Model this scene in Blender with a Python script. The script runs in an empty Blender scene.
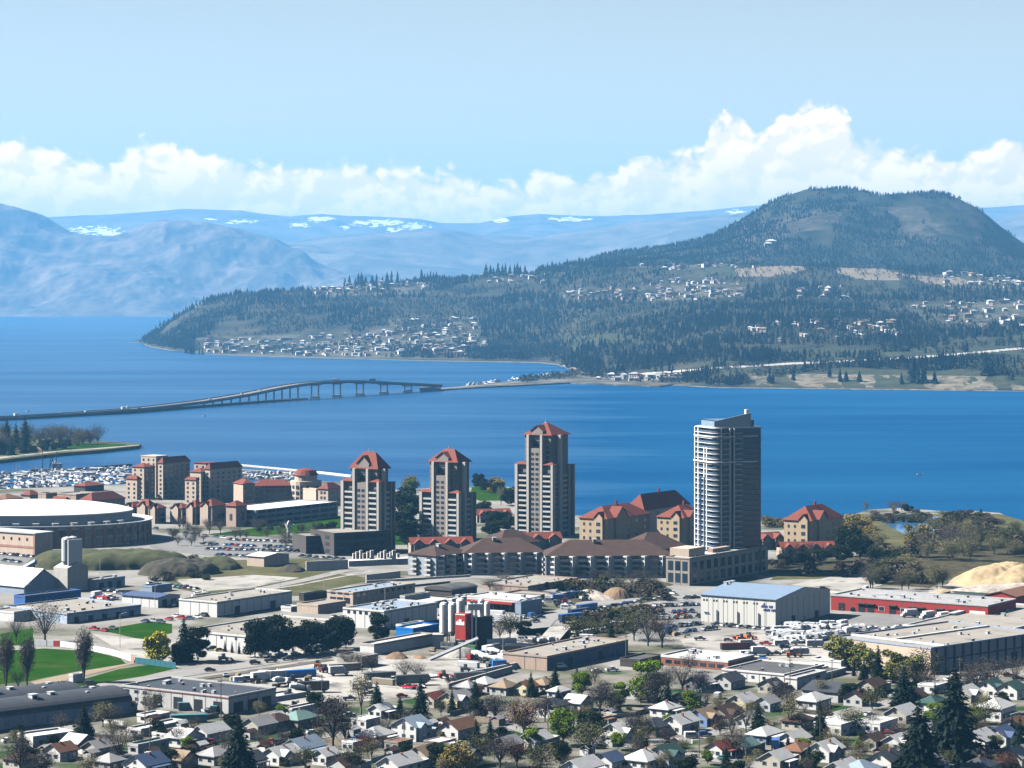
import bpy, bmesh, math, random
import numpy as np
from mathutils import Vector, Matrix
R = math.radians
C = bpy.context.scene.collection
SC = bpy.context.scene

# ------------------------------------------------------------------ camera, sky, sun, exposure
F = 2634.0          # focal length in picture widths of 1024
YH = 298.0          # the eye-level line
H = 146.0           # camera above the lake
GZ = 3.0            # town ground above the lake
cam = bpy.data.cameras.new('camera'); co = bpy.data.objects.new('camera', cam); C.objects.link(co)
cam.sensor_width = 36.0; cam.lens = F / 1024 * 36.0
cam.shift_y = -(384 - YH) / 1024.0
cam.clip_start = 5; cam.clip_end = 200000
co.location = (0, 0, H); co.rotation_euler = (R(90), 0, 0)
SC.camera = co
SUN_AZ, SUN_EL = R(-82), R(41)          # from the left, a little ahead of the lens
S = Vector((math.sin(SUN_AZ) * math.cos(SUN_EL), math.cos(SUN_AZ) * math.cos(SUN_EL), math.sin(SUN_EL)))
sl = bpy.data.lights.new('sun', 'SUN'); so = bpy.data.objects.new('sun', sl); C.objects.link(so)
sl.energy = 5.0; sl.angle = R(0.5); sl.color = (1, 0.96, 0.90)
so.rotation_euler = S.to_track_quat('Z', 'Y').to_euler(); so.location = (-900, 800, 900)
SC.view_settings.view_transform = 'Standard'; SC.view_settings.look = 'None'
SC.view_settings.exposure = 1.42; SC.view_settings.gamma = 1
SC.view_settings.use_curve_mapping = False
cy = SC.cycles
cy.use_denoising = True; cy.max_bounces = 5; cy.diffuse_bounces = 0; cy.glossy_bounces = 2
cy.transmission_bounces = 3; cy.transparent_max_bounces = 6; cy.volume_bounces = 1
cy.caustics_reflective = False; cy.caustics_refractive = False
cy.use_adaptive_sampling = True; cy.adaptive_threshold = 0.012

w = bpy.data.worlds.new('World'); SC.world = w; w.use_nodes = True
w.cycles.sampling_method = 'MANUAL'; w.cycles.sample_map_resolution = 256; T = w.node_tree; N = T.nodes; N.clear(); L = T.links
def nd(t, **k):
    n = N.new(t)
    for a, b in k.items(): setattr(n, a, b)
    return n
def mth(op, a, b=None, c=None, clamp=False):
    n = N.new('ShaderNodeMath'); n.operation = op; n.use_clamp = clamp
    for i, v in enumerate((a, b, c)):
        if v is None: continue
        if isinstance(v, (int, float)): n.inputs[i].default_value = v
        else: L.new(v, n.inputs[i])
    return n.outputs[0]
sky = nd('ShaderNodeTexSky', sky_type='NISHITA', sun_disc=False)
sky.sun_elevation = SUN_EL; sky.sun_rotation = SUN_AZ % (2 * math.pi)
sky.air_density = 0.42; sky.dust_density = 1.0; sky.ozone_density = 1.3; sky.altitude = 1500
tc = nd('ShaderNodeTexCoord'); sp = nd('ShaderNodeSeparateXYZ'); L.new(tc.outputs['Generated'], sp.inputs[0])
az = mth('ARCTAN2', sp.outputs[0], sp.outputs[1]); el = mth('ARCSINE', sp.outputs[2])
u = mth('PINGPONG', mth('ADD', mth('MULTIPLY', az, F / 1024), 0.5), 1.0)
v = mth('MULTIPLY', el, F / 250)
fc = nd('ShaderNodeFloatCurve'); L.new(u, fc.inputs[1])
prof = [(0,132),(50,132),(85,148),(110,148),(135,134),(160,126),(190,128),(205,142),(235,150),(300,154),(400,157),(450,162),(480,170),(540,163),(600,154),(650,148),(700,138),(716,106),(742,104),(758,122),(785,104),(815,93),(842,110),(862,127),(900,132),(940,142),(980,138),(1000,131),(1024,133)]
cv = fc.mapping.curves[0]
pts = [(p / 1024, (YH - q) / 250) for p, q in prof]
cv.points[0].location = pts[0]; cv.points[1].location = pts[-1]
for q in pts[1:-1]: cv.points.new(*q)
fc.mapping.update()
cmb = nd('ShaderNodeCombineXYZ'); L.new(az, cmb.inputs[0]); L.new(mth('MULTIPLY', el, 1.25), cmb.inputs[1]); cmb.inputs[2].default_value = 0.37
def noise(scale, detail, rough=0.55, vec=cmb, dist=0.0):
    n = nd('ShaderNodeTexNoise'); n.inputs['Scale'].default_value = scale; n.inputs['Detail'].default_value = detail
    n.inputs['Roughness'].default_value = rough; n.inputs['Distortion'].default_value = dist
    L.new(vec.outputs[0], n.inputs['Vector']); return n.outputs[0]
def puff(scale):
    n = nd('ShaderNodeTexVoronoi', feature='SMOOTH_F1'); n.inputs['Scale'].default_value = scale; n.inputs['Smoothness'].default_value = 0.35
    n.inputs['Detail'].default_value = 2.0; n.inputs['Roughness'].default_value = 0.5
    L.new(cmb.outputs[0], n.inputs['Vector']); return mth('SUBTRACT', 0.5, n.outputs['Distance'])
def offs(dx, dy):
    n = nd('ShaderNodeVectorMath', operation='ADD'); L.new(cmb.outputs[0], n.inputs[0]); n.inputs[1].default_value = (dx, dy, 0); return n
def billow(vec):            # rounded heads of cumulus: worley bumps of three sizes over soft noise
    wv = warp(vec)
    def vor(sc, w):
        n = nd('ShaderNodeTexVoronoi', feature='SMOOTH_F1'); n.inputs['Scale'].default_value = sc; n.inputs['Smoothness'].default_value = 0.25
        L.new(wv.outputs[0], n.inputs['Vector']); return mth('MULTIPLY', mth('SUBTRACT', 0.55, n.outputs['Distance']), w)
    return mth('ADD', mth('ADD', vor(62, 0.5), vor(150, 0.28)), mth('ADD', vor(330, 0.15), mth('MULTIPLY', noise(40, 5, 0.55, vec), 0.5)))
def warp(vec):
    n = nd('ShaderNodeTexNoise'); n.inputs['Scale'].default_value = 90; n.inputs['Detail'].default_value = 4; L.new(vec.outputs[0], n.inputs['Vector'])
    s_ = nd('ShaderNodeVectorMath', operation='MULTIPLY_ADD'); L.new(n.outputs['Color'], s_.inputs[0]); s_.inputs[1].default_value = (0.012, 0.012, 0); L.new(vec.outputs[0], s_.inputs[2]); return s_
def smooth(x, a, b):
    n = nd('ShaderNodeMapRange', interpolation_type='SMOOTHSTEP'); L.new(x, n.inputs[0])
    n.inputs[1].default_value = a; n.inputs[2].default_value = b; return n.outputs[0]
b0 = billow(offs(0, 0)); b1 = billow(offs(-0.0035, 0.0045))
d = mth('ADD', mth('SUBTRACT', fc.outputs[0], v), mth('MULTIPLY', mth('SUBTRACT', b0, 0.55), 0.20))
alpha = mth('MULTIPLY', smooth(d, -0.008, 0.04), mth('SUBTRACT', 1.0, smooth(mth('ABSOLUTE', az), 0.36, 0.62)))   # the bank stands over the far mountains only
depth = smooth(d, 0.02, 0.36)
light = mth('ADD', mth('MULTIPLY', mth('SUBTRACT', b0, b1), 2.6), mth('ADD', 0.62, mth('MULTIPLY', mth('SUBTRACT', noise(26, 4, 0.5), 0.5), 1.2)))  # sunlit and shaded sides of the cloud heads put into their colour
white = mth('MULTIPLY', smooth(light, 0.25, 0.95), mth('SUBTRACT', 1.0, mth('MULTIPLY', depth, 0.62)))
ccol = nd('ShaderNodeMix', data_type='RGBA'); L.new(white, ccol.inputs[0])
CLOUD_LO, CLOUD_HI = (12.0, 9.5, 7.8, 1), (16.4, 12.2, 9.8, 1)
ccol.inputs[6].default_value = CLOUD_LO; ccol.inputs[7].default_value = CLOUD_HI
veil = nd('ShaderNodeMix', data_type='RGBA')       # thin bright haze low in the sky
L.new(mth('MULTIPLY', mth('SUBTRACT', 1.0, smooth(el, 0.04, 0.26)), 0.60), veil.inputs[0]); L.new(sky.outputs[0], veil.inputs[6]); veil.inputs[7].default_value = (9.0, 9.0, 6.5, 1)
mx = nd('ShaderNodeMix', data_type='RGBA')
L.new(mth('MULTIPLY', alpha, 0.95), mx.inputs[0]); L.new(veil.outputs[2], mx.inputs[6]); L.new(ccol.outputs[2], mx.inputs[7])
bg = nd('ShaderNodeBackground'); bg.inputs[1].default_value = 0.05
L.new(mx.outputs[2], bg.inputs[0]); wo = nd('ShaderNodeOutputWorld'); L.new(bg.outputs[0], wo.inputs[0])

# ------------------------------------------------------------------ helpers
rng = random.Random(7); nr = np.random.default_rng(11)
def G(px, py, z=GZ):
    y = F * (H - z) / (py - YH); return Vector(((px - 512) * y / F, y, z))
def proj(p): return 512 + F * p[0] / p[1], YH + F * (H - p[2]) / p[1]
MATS = {}
def mat(name, col, rough=0.85, var=0.18, scale=0.4, col2=None, spec=0.3, rnd=0.0, bump=0.0, metal=0.0, stretch=None, detail=5, two=None):
    """base colour broken up by noise in object space; rnd adds a different tone for every object"""
    if name in MATS: return MATS[name]
    m = bpy.data.materials.new(name); m.use_nodes = True; t = m.node_tree; n = t.nodes; l = t.links
    b = n['Principled BSDF']; b.inputs['Roughness'].default_value = rough; b.inputs['Metallic'].default_value = metal
    b.inputs['Specular IOR Level'].default_value = spec
    tcn = n.new('ShaderNodeTexCoord'); mp = n.new('ShaderNodeMapping'); l.new(tcn.outputs['Object'], mp.inputs[0])
    if stretch: mp.inputs['Scale'].default_value = stretch
    no = n.new('ShaderNodeTexNoise'); no.inputs['Scale'].default_value = scale; no.inputs['Detail'].default_value = detail; no.inputs['Roughness'].default_value = 0.6
    l.new(mp.outputs[0], no.inputs['Vector'])
    mr = n.new('ShaderNodeMapRange'); l.new(no.outputs[0], mr.inputs[0]); mr.inputs[1].default_value = 0.3; mr.inputs[2].default_value = 0.7
    mi = n.new('ShaderNodeMix'); mi.data_type = 'RGBA'; l.new(mr.outputs[0], mi.inputs[0])
    c = Vector(col); c2 = Vector(col2) if col2 else c * (1 + var); c1 = c if col2 else c * (1 - var)
    mi.inputs[6].default_value = (*c1, 1); mi.inputs[7].default_value = (*c2, 1); out = mi.outputs[2]
    if two:
        no2 = n.new('ShaderNodeTexNoise'); no2.inputs['Scale'].default_value = two[0]; no2.inputs['Detail'].default_value = 4; l.new(tcn.outputs['Object'], no2.inputs['Vector'])
        m3 = n.new('ShaderNodeMapRange'); l.new(no2.outputs[0], m3.inputs[0]); m3.inputs[1].default_value = two[2]; m3.inputs[2].default_value = two[3]
        m4 = n.new('ShaderNodeMix'); m4.data_type = 'RGBA'; l.new(m3.outputs[0], m4.inputs[0]); l.new(out, m4.inputs[6]); m4.inputs[7].default_value = (*two[1], 1); out = m4.outputs[2]
    if rnd:
        oi = n.new('ShaderNodeObjectInfo'); ma = n.new('ShaderNodeMapRange'); l.new(oi.outputs['Random'], ma.inputs[0])
        ma.inputs[3].default_value = 1 - rnd; ma.inputs[4].default_value = 1 + rnd
        hs = n.new('ShaderNodeHueSaturation'); l.new(ma.outputs[0], hs.inputs['Value']); l.new(out, hs.inputs['Color']); out = hs.outputs[0]
    l.new(out, b.inputs['Base Color'])
    if bump:
        bu = n.new('ShaderNodeBump'); bu.inputs['Strength'].default_value = bump; bu.inputs['Distance'].default_value = 1.0
        l.new(no.outputs[0], bu.inputs['Height']); l.new(bu.outputs[0], b.inputs['Normal'])
    MATS[name] = m; return m

class MB:
    """collects shapes and links them as one mesh object"""
    def __init__(s): s.v = []; s.f = []; s.m = []; s.mats = []; s.cur = 0
    def use(s, m):
        if m not in s.mats: s.mats.append(m)
        s.cur = s.mats.index(m); return s
    def add(s, vs, fs):
        o = len(s.v); s.v += [tuple(p) for p in vs]
        for f in fs: s.f.append(tuple(i + o for i in f)); s.m.append(s.cur)
        return s
    def box(s, x0, y0, z0, x1, y1, z1):
        return s.add([(x0,y0,z0),(x1,y0,z0),(x1,y1,z0),(x0,y1,z0),(x0,y0,z1),(x1,y0,z1),(x1,y1,z1),(x0,y1,z1)],
                     [(0,3,2,1),(4,5,6,7),(0,1,5,4),(1,2,6,5),(2,3,7,6),(3,0,4,7)])
    def prism(s, poly, z0, z1):
        n = len(poly); vs = [(x, y, z0) for x, y in poly] + [(x, y, z1) for x, y in poly]
        return s.add(vs, [tuple(range(n - 1, -1, -1)), tuple(range(n, 2 * n))] + [(i, (i + 1) % n, n + (i + 1) % n, n + i) for i in range(n)])
    def extr_y(s, prof, y0, y1):       # profile in x,z swept along y
        n = len(prof); vs = [(x, y0, z) for x, z in prof] + [(x, y1, z) for x, z in prof]
        return s.add(vs, [tuple(range(n)), tuple(range(2 * n - 1, n - 1, -1))] + [(i, n + i, n + (i + 1) % n, (i + 1) % n) for i in range(n)])
    def extr_x(s, prof, x0, x1):
        n = len(prof); vs = [(x0, y, z) for y, z in prof] + [(x1, y, z) for y, z in prof]
        return s.add(vs, [tuple(range(n - 1, -1, -1)), tuple(range(n, 2 * n))] + [(i, (i + 1) % n, n + (i + 1) % n, n + i) for i in range(n)])
    def lathe(s, prof, n=16, cx=0, cy=0, sx=1, sy=1, cap=True):
        vs = []; fs = []
        for r, z in prof:
            for k in range(n):
                a = 2 * math.pi * k / n; vs.append((cx + r * sx * math.cos(a), cy + r * sy * math.sin(a), z))
        for j in range(len(prof) - 1):
            for k in range(n):
                k2 = (k + 1) % n; fs.append((j*n+k, j*n+k2, (j+1)*n+k2, (j+1)*n+k))
        if cap: fs += [tuple(range(n - 1, -1, -1)), tuple((len(prof) - 1) * n + k for k in range(n))]
        return s.add(vs, fs)
    def tube(s, a, b, r0, r1=None, n=5):
        r1 = r0 if r1 is None else r1
        a = Vector(a); b = Vector(b); q = (b - a).to_track_quat('Z', 'Y'); vs = []
        for p, r in ((a, r0), (b, r1)):
            for k in range(n):
                t = 2 * math.pi * k / n; vs.append(p + q @ Vector((r * math.cos(t), r * math.sin(t), 0)))
        return s.add(vs, [(k, (k+1) % n, n + (k+1) % n, n + k) for k in range(n)] + [tuple(range(n-1,-1,-1)), tuple(range(n, 2*n))])
    def mesh(s, name):
        me = bpy.data.meshes.new(name); me.from_pydata(s.v, [], s.f)
        for m in s.mats: me.materials.append(m)
        if len(s.mats) > 1: me.polygons.foreach_set('material_index', s.m)
        me.update(); return me
    def build(s, name, parent=None, loc=None, rz=None):
        return link(name, s.mesh(name), parent, loc, rz)
def link(name, me, parent=None, loc=None, rz=None, scale=None):
    o = bpy.data.objects.new(name, me); C.objects.link(o)
    if parent: o.parent = parent
    if loc is not None: o.location = loc
    if rz is not None: o.rotation_euler = (0, 0, rz)
    if scale is not None: o.scale = scale
    return o
def npmesh(name, verts, faces, mats, mi=None, smooth=False):
    """fast mesh from arrays; faces all of one size"""
    me = bpy.data.meshes.new(name); k = faces.shape[1]
    me.vertices.add(len(verts)); me.vertices.foreach_set('co', np.asarray(verts, np.float32).ravel())
    me.loops.add(faces.size); me.loops.foreach_set('vertex_index', faces.astype(np.int32).ravel())
    me.polygons.add(len(faces)); me.polygons.foreach_set('loop_start', np.arange(0, faces.size, k, dtype=np.int32))
    for m in mats: me.materials.append(m)
    if mi is not None: me.polygons.foreach_set('material_index', mi.astype(np.int32))
    if smooth: me.polygons.foreach_set('use_smooth', np.ones(len(faces), bool))
    me.update(calc_edges=True); return me
ITEMS = []     # (object, base phrase, px, py): finished into labels at the end
def tag(o, label, cat, group=None, auto=False):
    o['label'] = label; o['category'] = cat
    if group: o['group'] = group
    if auto: ITEMS.append((o, label))
    return o
def thing(name, label, cat, loc, rz=0, group=None, auto=False):
    o = bpy.data.objects.new(name, None); C.objects.link(o); o.empty_display_size = 1
    o.location = loc; o.rotation_euler = (0, 0, rz); return tag(o, label, cat, group, auto)
def structure(o, kind='structure'): o['kind'] = kind; return o
def copy_tree(o, parent=None):
    c = o.copy(); C.objects.link(c); c.parent = parent
    for ch in KIDS.get(o, []): copy_tree(ch, c)
    return c
KIDS = {}
def h2(ix, iy, s): 
    a = np.sin(ix * 127.1 + iy * 311.7 + s * 74.7) * 43758.5453; return a - np.floor(a)
def vn(x, y, s=0):
    ix = np.floor(x); iy = np.floor(y); fx = x - ix; fy = y - iy; fx = fx*fx*(3-2*fx); fy = fy*fy*(3-2*fy)
    return (h2(ix,iy,s)*(1-fx)+h2(ix+1,iy,s)*fx)*(1-fy) + (h2(ix,iy+1,s)*(1-fx)+h2(ix+1,iy+1,s)*fx)*fy
def fbm(x, y, o=5, s=0):
    t = 0; a = 0.5
    for k in range(o): t = t + a * (vn(x, y, s + k) - 0.5) * 2; x = x * 2.03 + 5.1; y = y * 2.03 + 1.7; a *= 0.5
    return t
def inpoly(px, py, poly):
    r = np.zeros(np.shape(px), bool); n = len(poly)
    for i in range(n):
        x0, y0 = poly[i]; x1, y1 = poly[(i + 1) % n]
        c = ((y0 > py) != (y1 > py)) & (px < (x1 - x0) * (py - y0) / ((y1 - y0) or 1e-9) + x0); r ^= c
    return r
# ------------------------------------------------------------------ lake, far land, mountains, haze
def water_mat():
    m = bpy.data.materials.new('lake_water'); m.use_nodes = True; t = m.node_tree; n = t.nodes; l = t.links; b = n['Principled BSDF']
    tcn = n.new('ShaderNodeTexCoord'); mp = n.new('ShaderNodeMapping'); l.new(tcn.outputs['Object'], mp.inputs[0]); mp.inputs['Scale'].default_value = (0.0009, 0.0038, 1)
    no = n.new('ShaderNodeTexNoise'); no.inputs['Scale'].default_value = 1.0; no.inputs['Detail'].default_value = 12; no.inputs['Roughness'].default_value = 0.68; l.new(mp.outputs[0], no.inputs['Vector'])
    cr = n.new('ShaderNodeValToRGB'); l.new(no.outputs[0], cr.inputs[0]); e = cr.color_ramp.elements
    e[0].position = 0.32; e[0].color = (0.003, 0.047, 0.142, 1); e[1].position = 0.75; e[1].color = (0.014, 0.092, 0.205, 1)
    l.new(cr.outputs[0], b.inputs['Base Color']); b.inputs['IOR'].default_value = 1.33
    mr = n.new('ShaderNodeMapRange'); l.new(no.outputs[0], mr.inputs[0]); mr.inputs[1].default_value = .35; mr.inputs[2].default_value = .65; mr.inputs[3].default_value = 0.33; mr.inputs[4].default_value = 0.29
    l.new(mr.outputs[0], b.inputs['Roughness']); b.inputs['Specular IOR Level'].default_value = 0.01
    sx = n.new('ShaderNodeSeparateXYZ'); l.new(tcn.outputs['Object'], sx.inputs[0])          # calmer, glossier water towards the far left
    dv = n.new('ShaderNodeMath'); dv.operation = 'DIVIDE'; l.new(sx.outputs[0], dv.inputs[0]); l.new(sx.outputs[1], dv.inputs[1])
    ad = n.new('ShaderNodeMath'); ad.operation = 'MULTIPLY_ADD'; l.new(no.outputs[0], ad.inputs[0]); ad.inputs[1].default_value = -0.22; l.new(dv.outputs[0], ad.inputs[2])
    cm = n.new('ShaderNodeMapRange'); cm.interpolation_type = 'SMOOTHSTEP'; l.new(ad.outputs[0], cm.inputs[0]); cm.inputs[1].default_value = -0.07; cm.inputs[2].default_value = -0.32; cm.inputs[3].default_value = 0.0; cm.inputs[4].default_value = 0.15
    l.new(cm.outputs[0], b.inputs['Specular IOR Level'])
    n2 = n.new('ShaderNodeTexNoise'); n2.inputs['Scale'].default_value = 0.22; n2.inputs['Detail'].default_value = 5; l.new(tcn.outputs['Object'], n2.inputs['Vector'])
    bu = n.new('ShaderNodeBump'); bu.inputs['Strength'].default_value = 0.6; bu.inputs['Distance'].default_value = 0.6; l.new(n2.outputs[0], bu.inputs['Height']); l.new(bu.outputs[0], b.inputs['Normal'])
    return m
WM = water_mat()
structure(MB().use(WM).add([(-14000,-1500,0),(14000,-1500,0),(14000,44000,0),(-14000,44000,0)], [(0,1,2,3)]).build('lake'))

def interp(ctrl, px):
    xs = [c[0] for c in ctrl]; return np.interp(px, xs, [c[1] for c in ctrl])
def polar(name, pxs, knots, nrow, amp, nscale, mats, chooser=None, octv=6, seed=0, ridged=0.0, shore0=True, back=0.25, bdrop=0.5):
    """height field over azimuth columns; knots = list of (fn_py(px), fn_Y(px)) from the shore to the crest, then a far slope behind the crest"""
    K = len(knots); pyk = np.array([k[0](pxs) for k in knots]); Yk = np.array([k[1](pxs) for k in knots])
    Zk = H - (pyk - YH) * Yk / F
    nb = max(6, nrow // 5)
    t = np.concatenate([np.linspace(0, K - 1, nrow), K - 1 + np.linspace(0, 1, nb + 1)[1:]])
    ybk = Yk[-1] * (1 + back); zbk = Zk[-1] * (1 - bdrop) - 5
    Yk = np.vstack([Yk, ybk]); Zk = np.vstack([Zk, zbk])
    i = np.minimum(t.astype(int), K - 1); f = (t - i)[:, None]
    def herm(A):
        m = np.zeros_like(A); m[1:-1] = (A[2:] - A[:-2]) / 2; m[0] = A[1] - A[0]; m[-1] = A[-1] - A[-2]
        p0, p1, m0, m1 = A[i], A[i+1], m[i], m[i+1]
        return (2*f**3-3*f**2+1)*p0 + (f**3-2*f**2+f)*m0 + (-2*f**3+3*f**2)*p1 + (f**3-f**2)*m1
    Y = Yk[i]*(1-f)+Yk[i+1]*f; Z = Zk[i]*(1-f)+Zk[i+1]*f if ridged < 0 else herm(Zk)
    X = (pxs[None, :] - 512) * Y / F
    ramp = np.clip(t / 0.7, 0, 1)[:, None] if shore0 else 1.0
    nz = fbm(X / nscale, Y / nscale, octv, seed)
    if ridged > 0: nz = nz * (1-ridged) + ridged * (0.45 - 2.0 * np.abs(fbm(X / nscale * 0.8 + 31, Y / nscale * 0.8, octv, seed + 9)))
    crest = 1 - 0.55 * np.exp(-((t - (K - 1)) / 0.22) ** 2)[:, None]
    Z = Z + nz * amp * ramp * crest
    if shore0: Z[0] = np.minimum(Z[0], 0) - 2.0
    nrw, nc = Y.shape; V = np.stack([X, Y, Z], -1)
    a = (np.arange(nrw - 1)[:, None] * nc + np.arange(nc - 1)[None, :]).ravel()
    Fc = np.stack([a, a + 1, a + nc + 1, a + nc], 1)
    mi = None
    if chooser:
        cen = (V[:-1, :-1] + V[1:, 1:]) / 2; ppx = 512 + F * cen[..., 0] / cen[..., 1]; ppy = YH + F * (H - cen[..., 2]) / cen[..., 1]
        mi = chooser(ppx, ppy, cen, t).ravel()
    o = structure(link(name, npmesh(name, V.reshape(-1, 3), Fc, mats, mi, smooth=True)))
    return o, V, t
def lin(*c):
    xs = [a for a, b in c]; ys = [b for a, b in c]; return lambda p: np.interp(p, xs, ys)

m_forest = mat('mountain_forest', (0.05,0.055,0.045), 0.95, scale=0.003, col2=(0.20,0.17,0.135), detail=9, spec=0.1)
m_dry = mat('mountain_dry_slope', (0.03,0.034,0.026), 0.95, scale=0.004, col2=(0.24,0.185,0.14), detail=10, spec=0.1)
m_snow = mat('mountain_snow', (0.8,0.82,0.85), 0.7, 0.05, 0.002)
sn = [(93,230,26,4),(112,233,12,3.5),(320,219,14,3),(300,225,10,2),(378,223,26,3),(412,226,16,3),(395,230,9,2.5),(210,219,6,1.6),(240,222,14,2),(570,219,22,2),(500,220,8,2.5),(735,212,9,2),(345,228,5,2)]
def snowpick(px, py, cen, t):
    r = np.zeros(px.shape, int); nz = fbm(px / 5, py / .9, 5, 3)
    for x, y, a, b in sn: r[(((px-x)/a)**2 + ((py-y)/b)**2 + nz * 2.6) < .6] = 1
    return r
pw = np.arange(-260, 1284, 1.3)
# farthest snowy range, middle blue range, the big dry mountain across the lake
polar('snowy_mountains', pw, [(lin((-260,300),(1300,300)), lin((-260,27000),(1300,27000))), (lin((-260,262),(1300,262)), lin((-260,29500),(1300,29500))),
      (lin((-260,222),(0,223),(40,218),(90,216),(150,212),(185,210),(240,210),(265,214),(290,217),(320,214),(350,217),(420,221),(440,224),(480,223),(510,216),(540,213),(590,216),(640,216),(700,213),(740,209),(765,206),(900,212),(980,207),(1024,204),(1290,215)), lin((-260,33000),(1300,33000)))],
      260, 150, 2600, [m_forest, m_snow], snowpick, 6, 2, 0.5, back=0.1)
polar('blue_mountains', pw, [(lin((-260,312),(1300,312)), lin((-260,21000),(1300,21000))), (lin((-260,270),(1300,262)), lin((-260,22500),(1300,22500))),
      (lin((-260,260),(200,246),(290,240),(340,236),(400,233),(440,229),(480,232),(530,233),(580,229),(640,222),(700,218),(780,212),(860,222),(940,226),(985,222),(1008,214),(1024,207),(1100,200),(1290,214)), lin((-260,25000),(1300,25000)))],
      90, 220, 1800, [m_forest], None, 6, 5, 0.5, back=0.1)
polar('dry_mountain', np.arange(-300, 470, 2.0), [(lin((-300,316.5),(180,317),(470,317)), lin((-300,20700),(470,20700))), (lin((-300,286),(150,292),(300,300),(470,306)), lin((-300,21300),(470,21000))),
      (lin((-300,240),(0,246),(90,262),(180,258),(260,268),(330,285),(470,300)), lin((-300,22200),(470,21500))),
      (lin((-300,200),(-60,204),(0,207),(20,211),(45,221),(70,236),(95,240),(112,241),(125,237),(145,228),(165,222),(185,221),(215,226),(240,230),(265,238),(290,248),(320,262),(345,275),(400,290),(470,302)), lin((-300,23300),(470,22000)))],
      170, 210, 800, [m_dry], None, 8, 8, 0.7, back=0.1)

# the wooded hillside across the bridge
SHORE = [(120,342),(140,343.5),(150,347),(190,354),(250,356),(300,357.5),(350,359),(420,361),(480,362),(540,363),(558,365),(575,372),(590,379),(610,384),(680,386),(720,388),(900,390),(1024,391.5),(1300,394)]
RIDGE = [(120,342),(140,341),(160,329),(205,303),(260,293),(330,289),(400,284),(480,277),(520,275),(580,271),(640,268),(700,266),(800,268),(900,272),(1024,280),(1300,286)]
fS = lin(*SHORE); fR = lin(*RIDGE); fYS = lambda p: F * H / (fS(p) - YH)
fYR = lin((120,8800),(170,8300),(260,8300),(350,8300),(430,8400),(560,8300),(700,8000),(800,7600),(1300,7500))
def knot(tpy, tY, dpy=None):
    return (lambda p: fS(p) + (fR(p) - fS(p)) * tpy(p)), (lambda p: fYS(p) + (fYR(p) - fYS(p)) * tY(p))
bl = lambda a, b: lin((120,a),(560,a),(720,b),(1300,b))
KN = [knot(bl(0,0), bl(0,0)), knot(bl(0.10,0.15), bl(0.14,0.04)), knot(bl(0.24,0.28), bl(0.28,0.15)), knot(bl(0.52,0.52), bl(0.52,0.38)), knot(bl(0.80,0.78), bl(0.78,0.66)), knot(bl(1,1), bl(1,1))]
m_scrub = mat('hill_scrub', (0.008,0.015,0.011), 0.95, scale=0.012, col2=(0.07,0.062,0.038), detail=8, spec=0.1)
m_field = mat('hill_field', (0.19,0.155,0.11), 0.95, 0.15, 0.01, spec=0.1)
m_green = mat('hill_meadow', (0.022,0.033,0.018), 0.95, scale=0.03, col2=(0.065,0.068,0.036), spec=0.1)
m_cliff = mat('sand_cliff', (0.24,0.205,0.15), 0.95, scale=0.06, col2=(0.04,0.042,0.026), spec=0.1)
m_town = mat('hill_yards', (0.13,0.115,0.09), 0.95, scale=0.02, col2=(0.035,0.045,0.025), spec=0.1)
m_rd = mat('hill_road', (0.40,0.38,0.35), 0.95, 0.1, 0.05, spec=0.1)
FIELDS = [[(735,269),(800,264),(806,270),(770,277),(735,276)],[(838,266),(880,268),(905,274),(900,281),(860,279),(835,272)],[(905,275),(960,278),(975,284),(930,284)]]
MEADOW = [[(690,265),(740,266),(735,275),(700,274)],[(885,280),(900,281),(905,290),(888,289)],[(430,345),(470,346),(468,358),(440,358)],[(560,338),(620,334),(640,342),(570,350)],[(700,357),(790,352),(840,346),(850,358),(740,366),(700,366)],[(850,350),(1024,335),(1100,335),(1100,350),(900,362)],[(720,370),(1024,356),(1100,352),(1100,388),(720,386)]]
TOWNS = [[(195,338),(300,334),(380,328),(480,330),(490,345),(470,359),(300,358),(195,355)],[(385,318),(478,316),(484,334),(400,338)],[(300,281),(430,279),(430,294),(310,297)],[(565,290),(640,288),(745,282),(745,299),(620,302),(560,301)],[(640,262),(745,255),(760,262),(700,268)],[(900,305),(1060,300),(1060,335),(930,325)],[(930,268),(1060,270),(1060,292),(950,288)]]
def hillpick(px, py, cen, t):
    r = np.zeros(px.shape, int); nz = fbm(cen[..., 0] / 120, cen[..., 1] / 120, 4, 4)
    for P in MEADOW: r[inpoly(px, py, P) & (nz > -0.28)] = 2
    for P in TOWNS: r[inpoly(px, py, P) & (nz > -0.2)] = 4
    for P in FIELDS: r[inpoly(px, py, P)] = 1
    sh = fS(px); cl = (px > 690) & (py < sh - 1.5) & (py > sh - 15) & (fbm(cen[..., 0] / 45, cen[..., 2] / 25, 4, 6) > 0.16) ; r[cl] = 3
    r[(py > sh - 0.9)] = 3
    rd = np.interp(px, [560,600,640,724,790,850,900,960,1024,1200], [380,378,374,367.5,363.5,361,358.5,354,348,336]); r[(np.abs(py - rd) < 0.9) & (px > 640)] = 5
    r[(px > 580) & (px < 690) & (py > 378 - (px - 580) * 0.02) & (nz > -0.1)] = 4
    return r
HILL, HV, ht = polar('hillside', np.arange(120, 1290, 1.5), KN, 190, 16, 420, [m_scrub, m_field, m_green, m_cliff, m_town, m_rd], hillpick, 6, 1, back=0.12, bdrop=0.7)
HPX = 512 + F * HV[..., 0] / HV[..., 1]; HPY = YH + F * (H - HV[..., 2]) / HV[..., 1]
NF = 190
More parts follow.
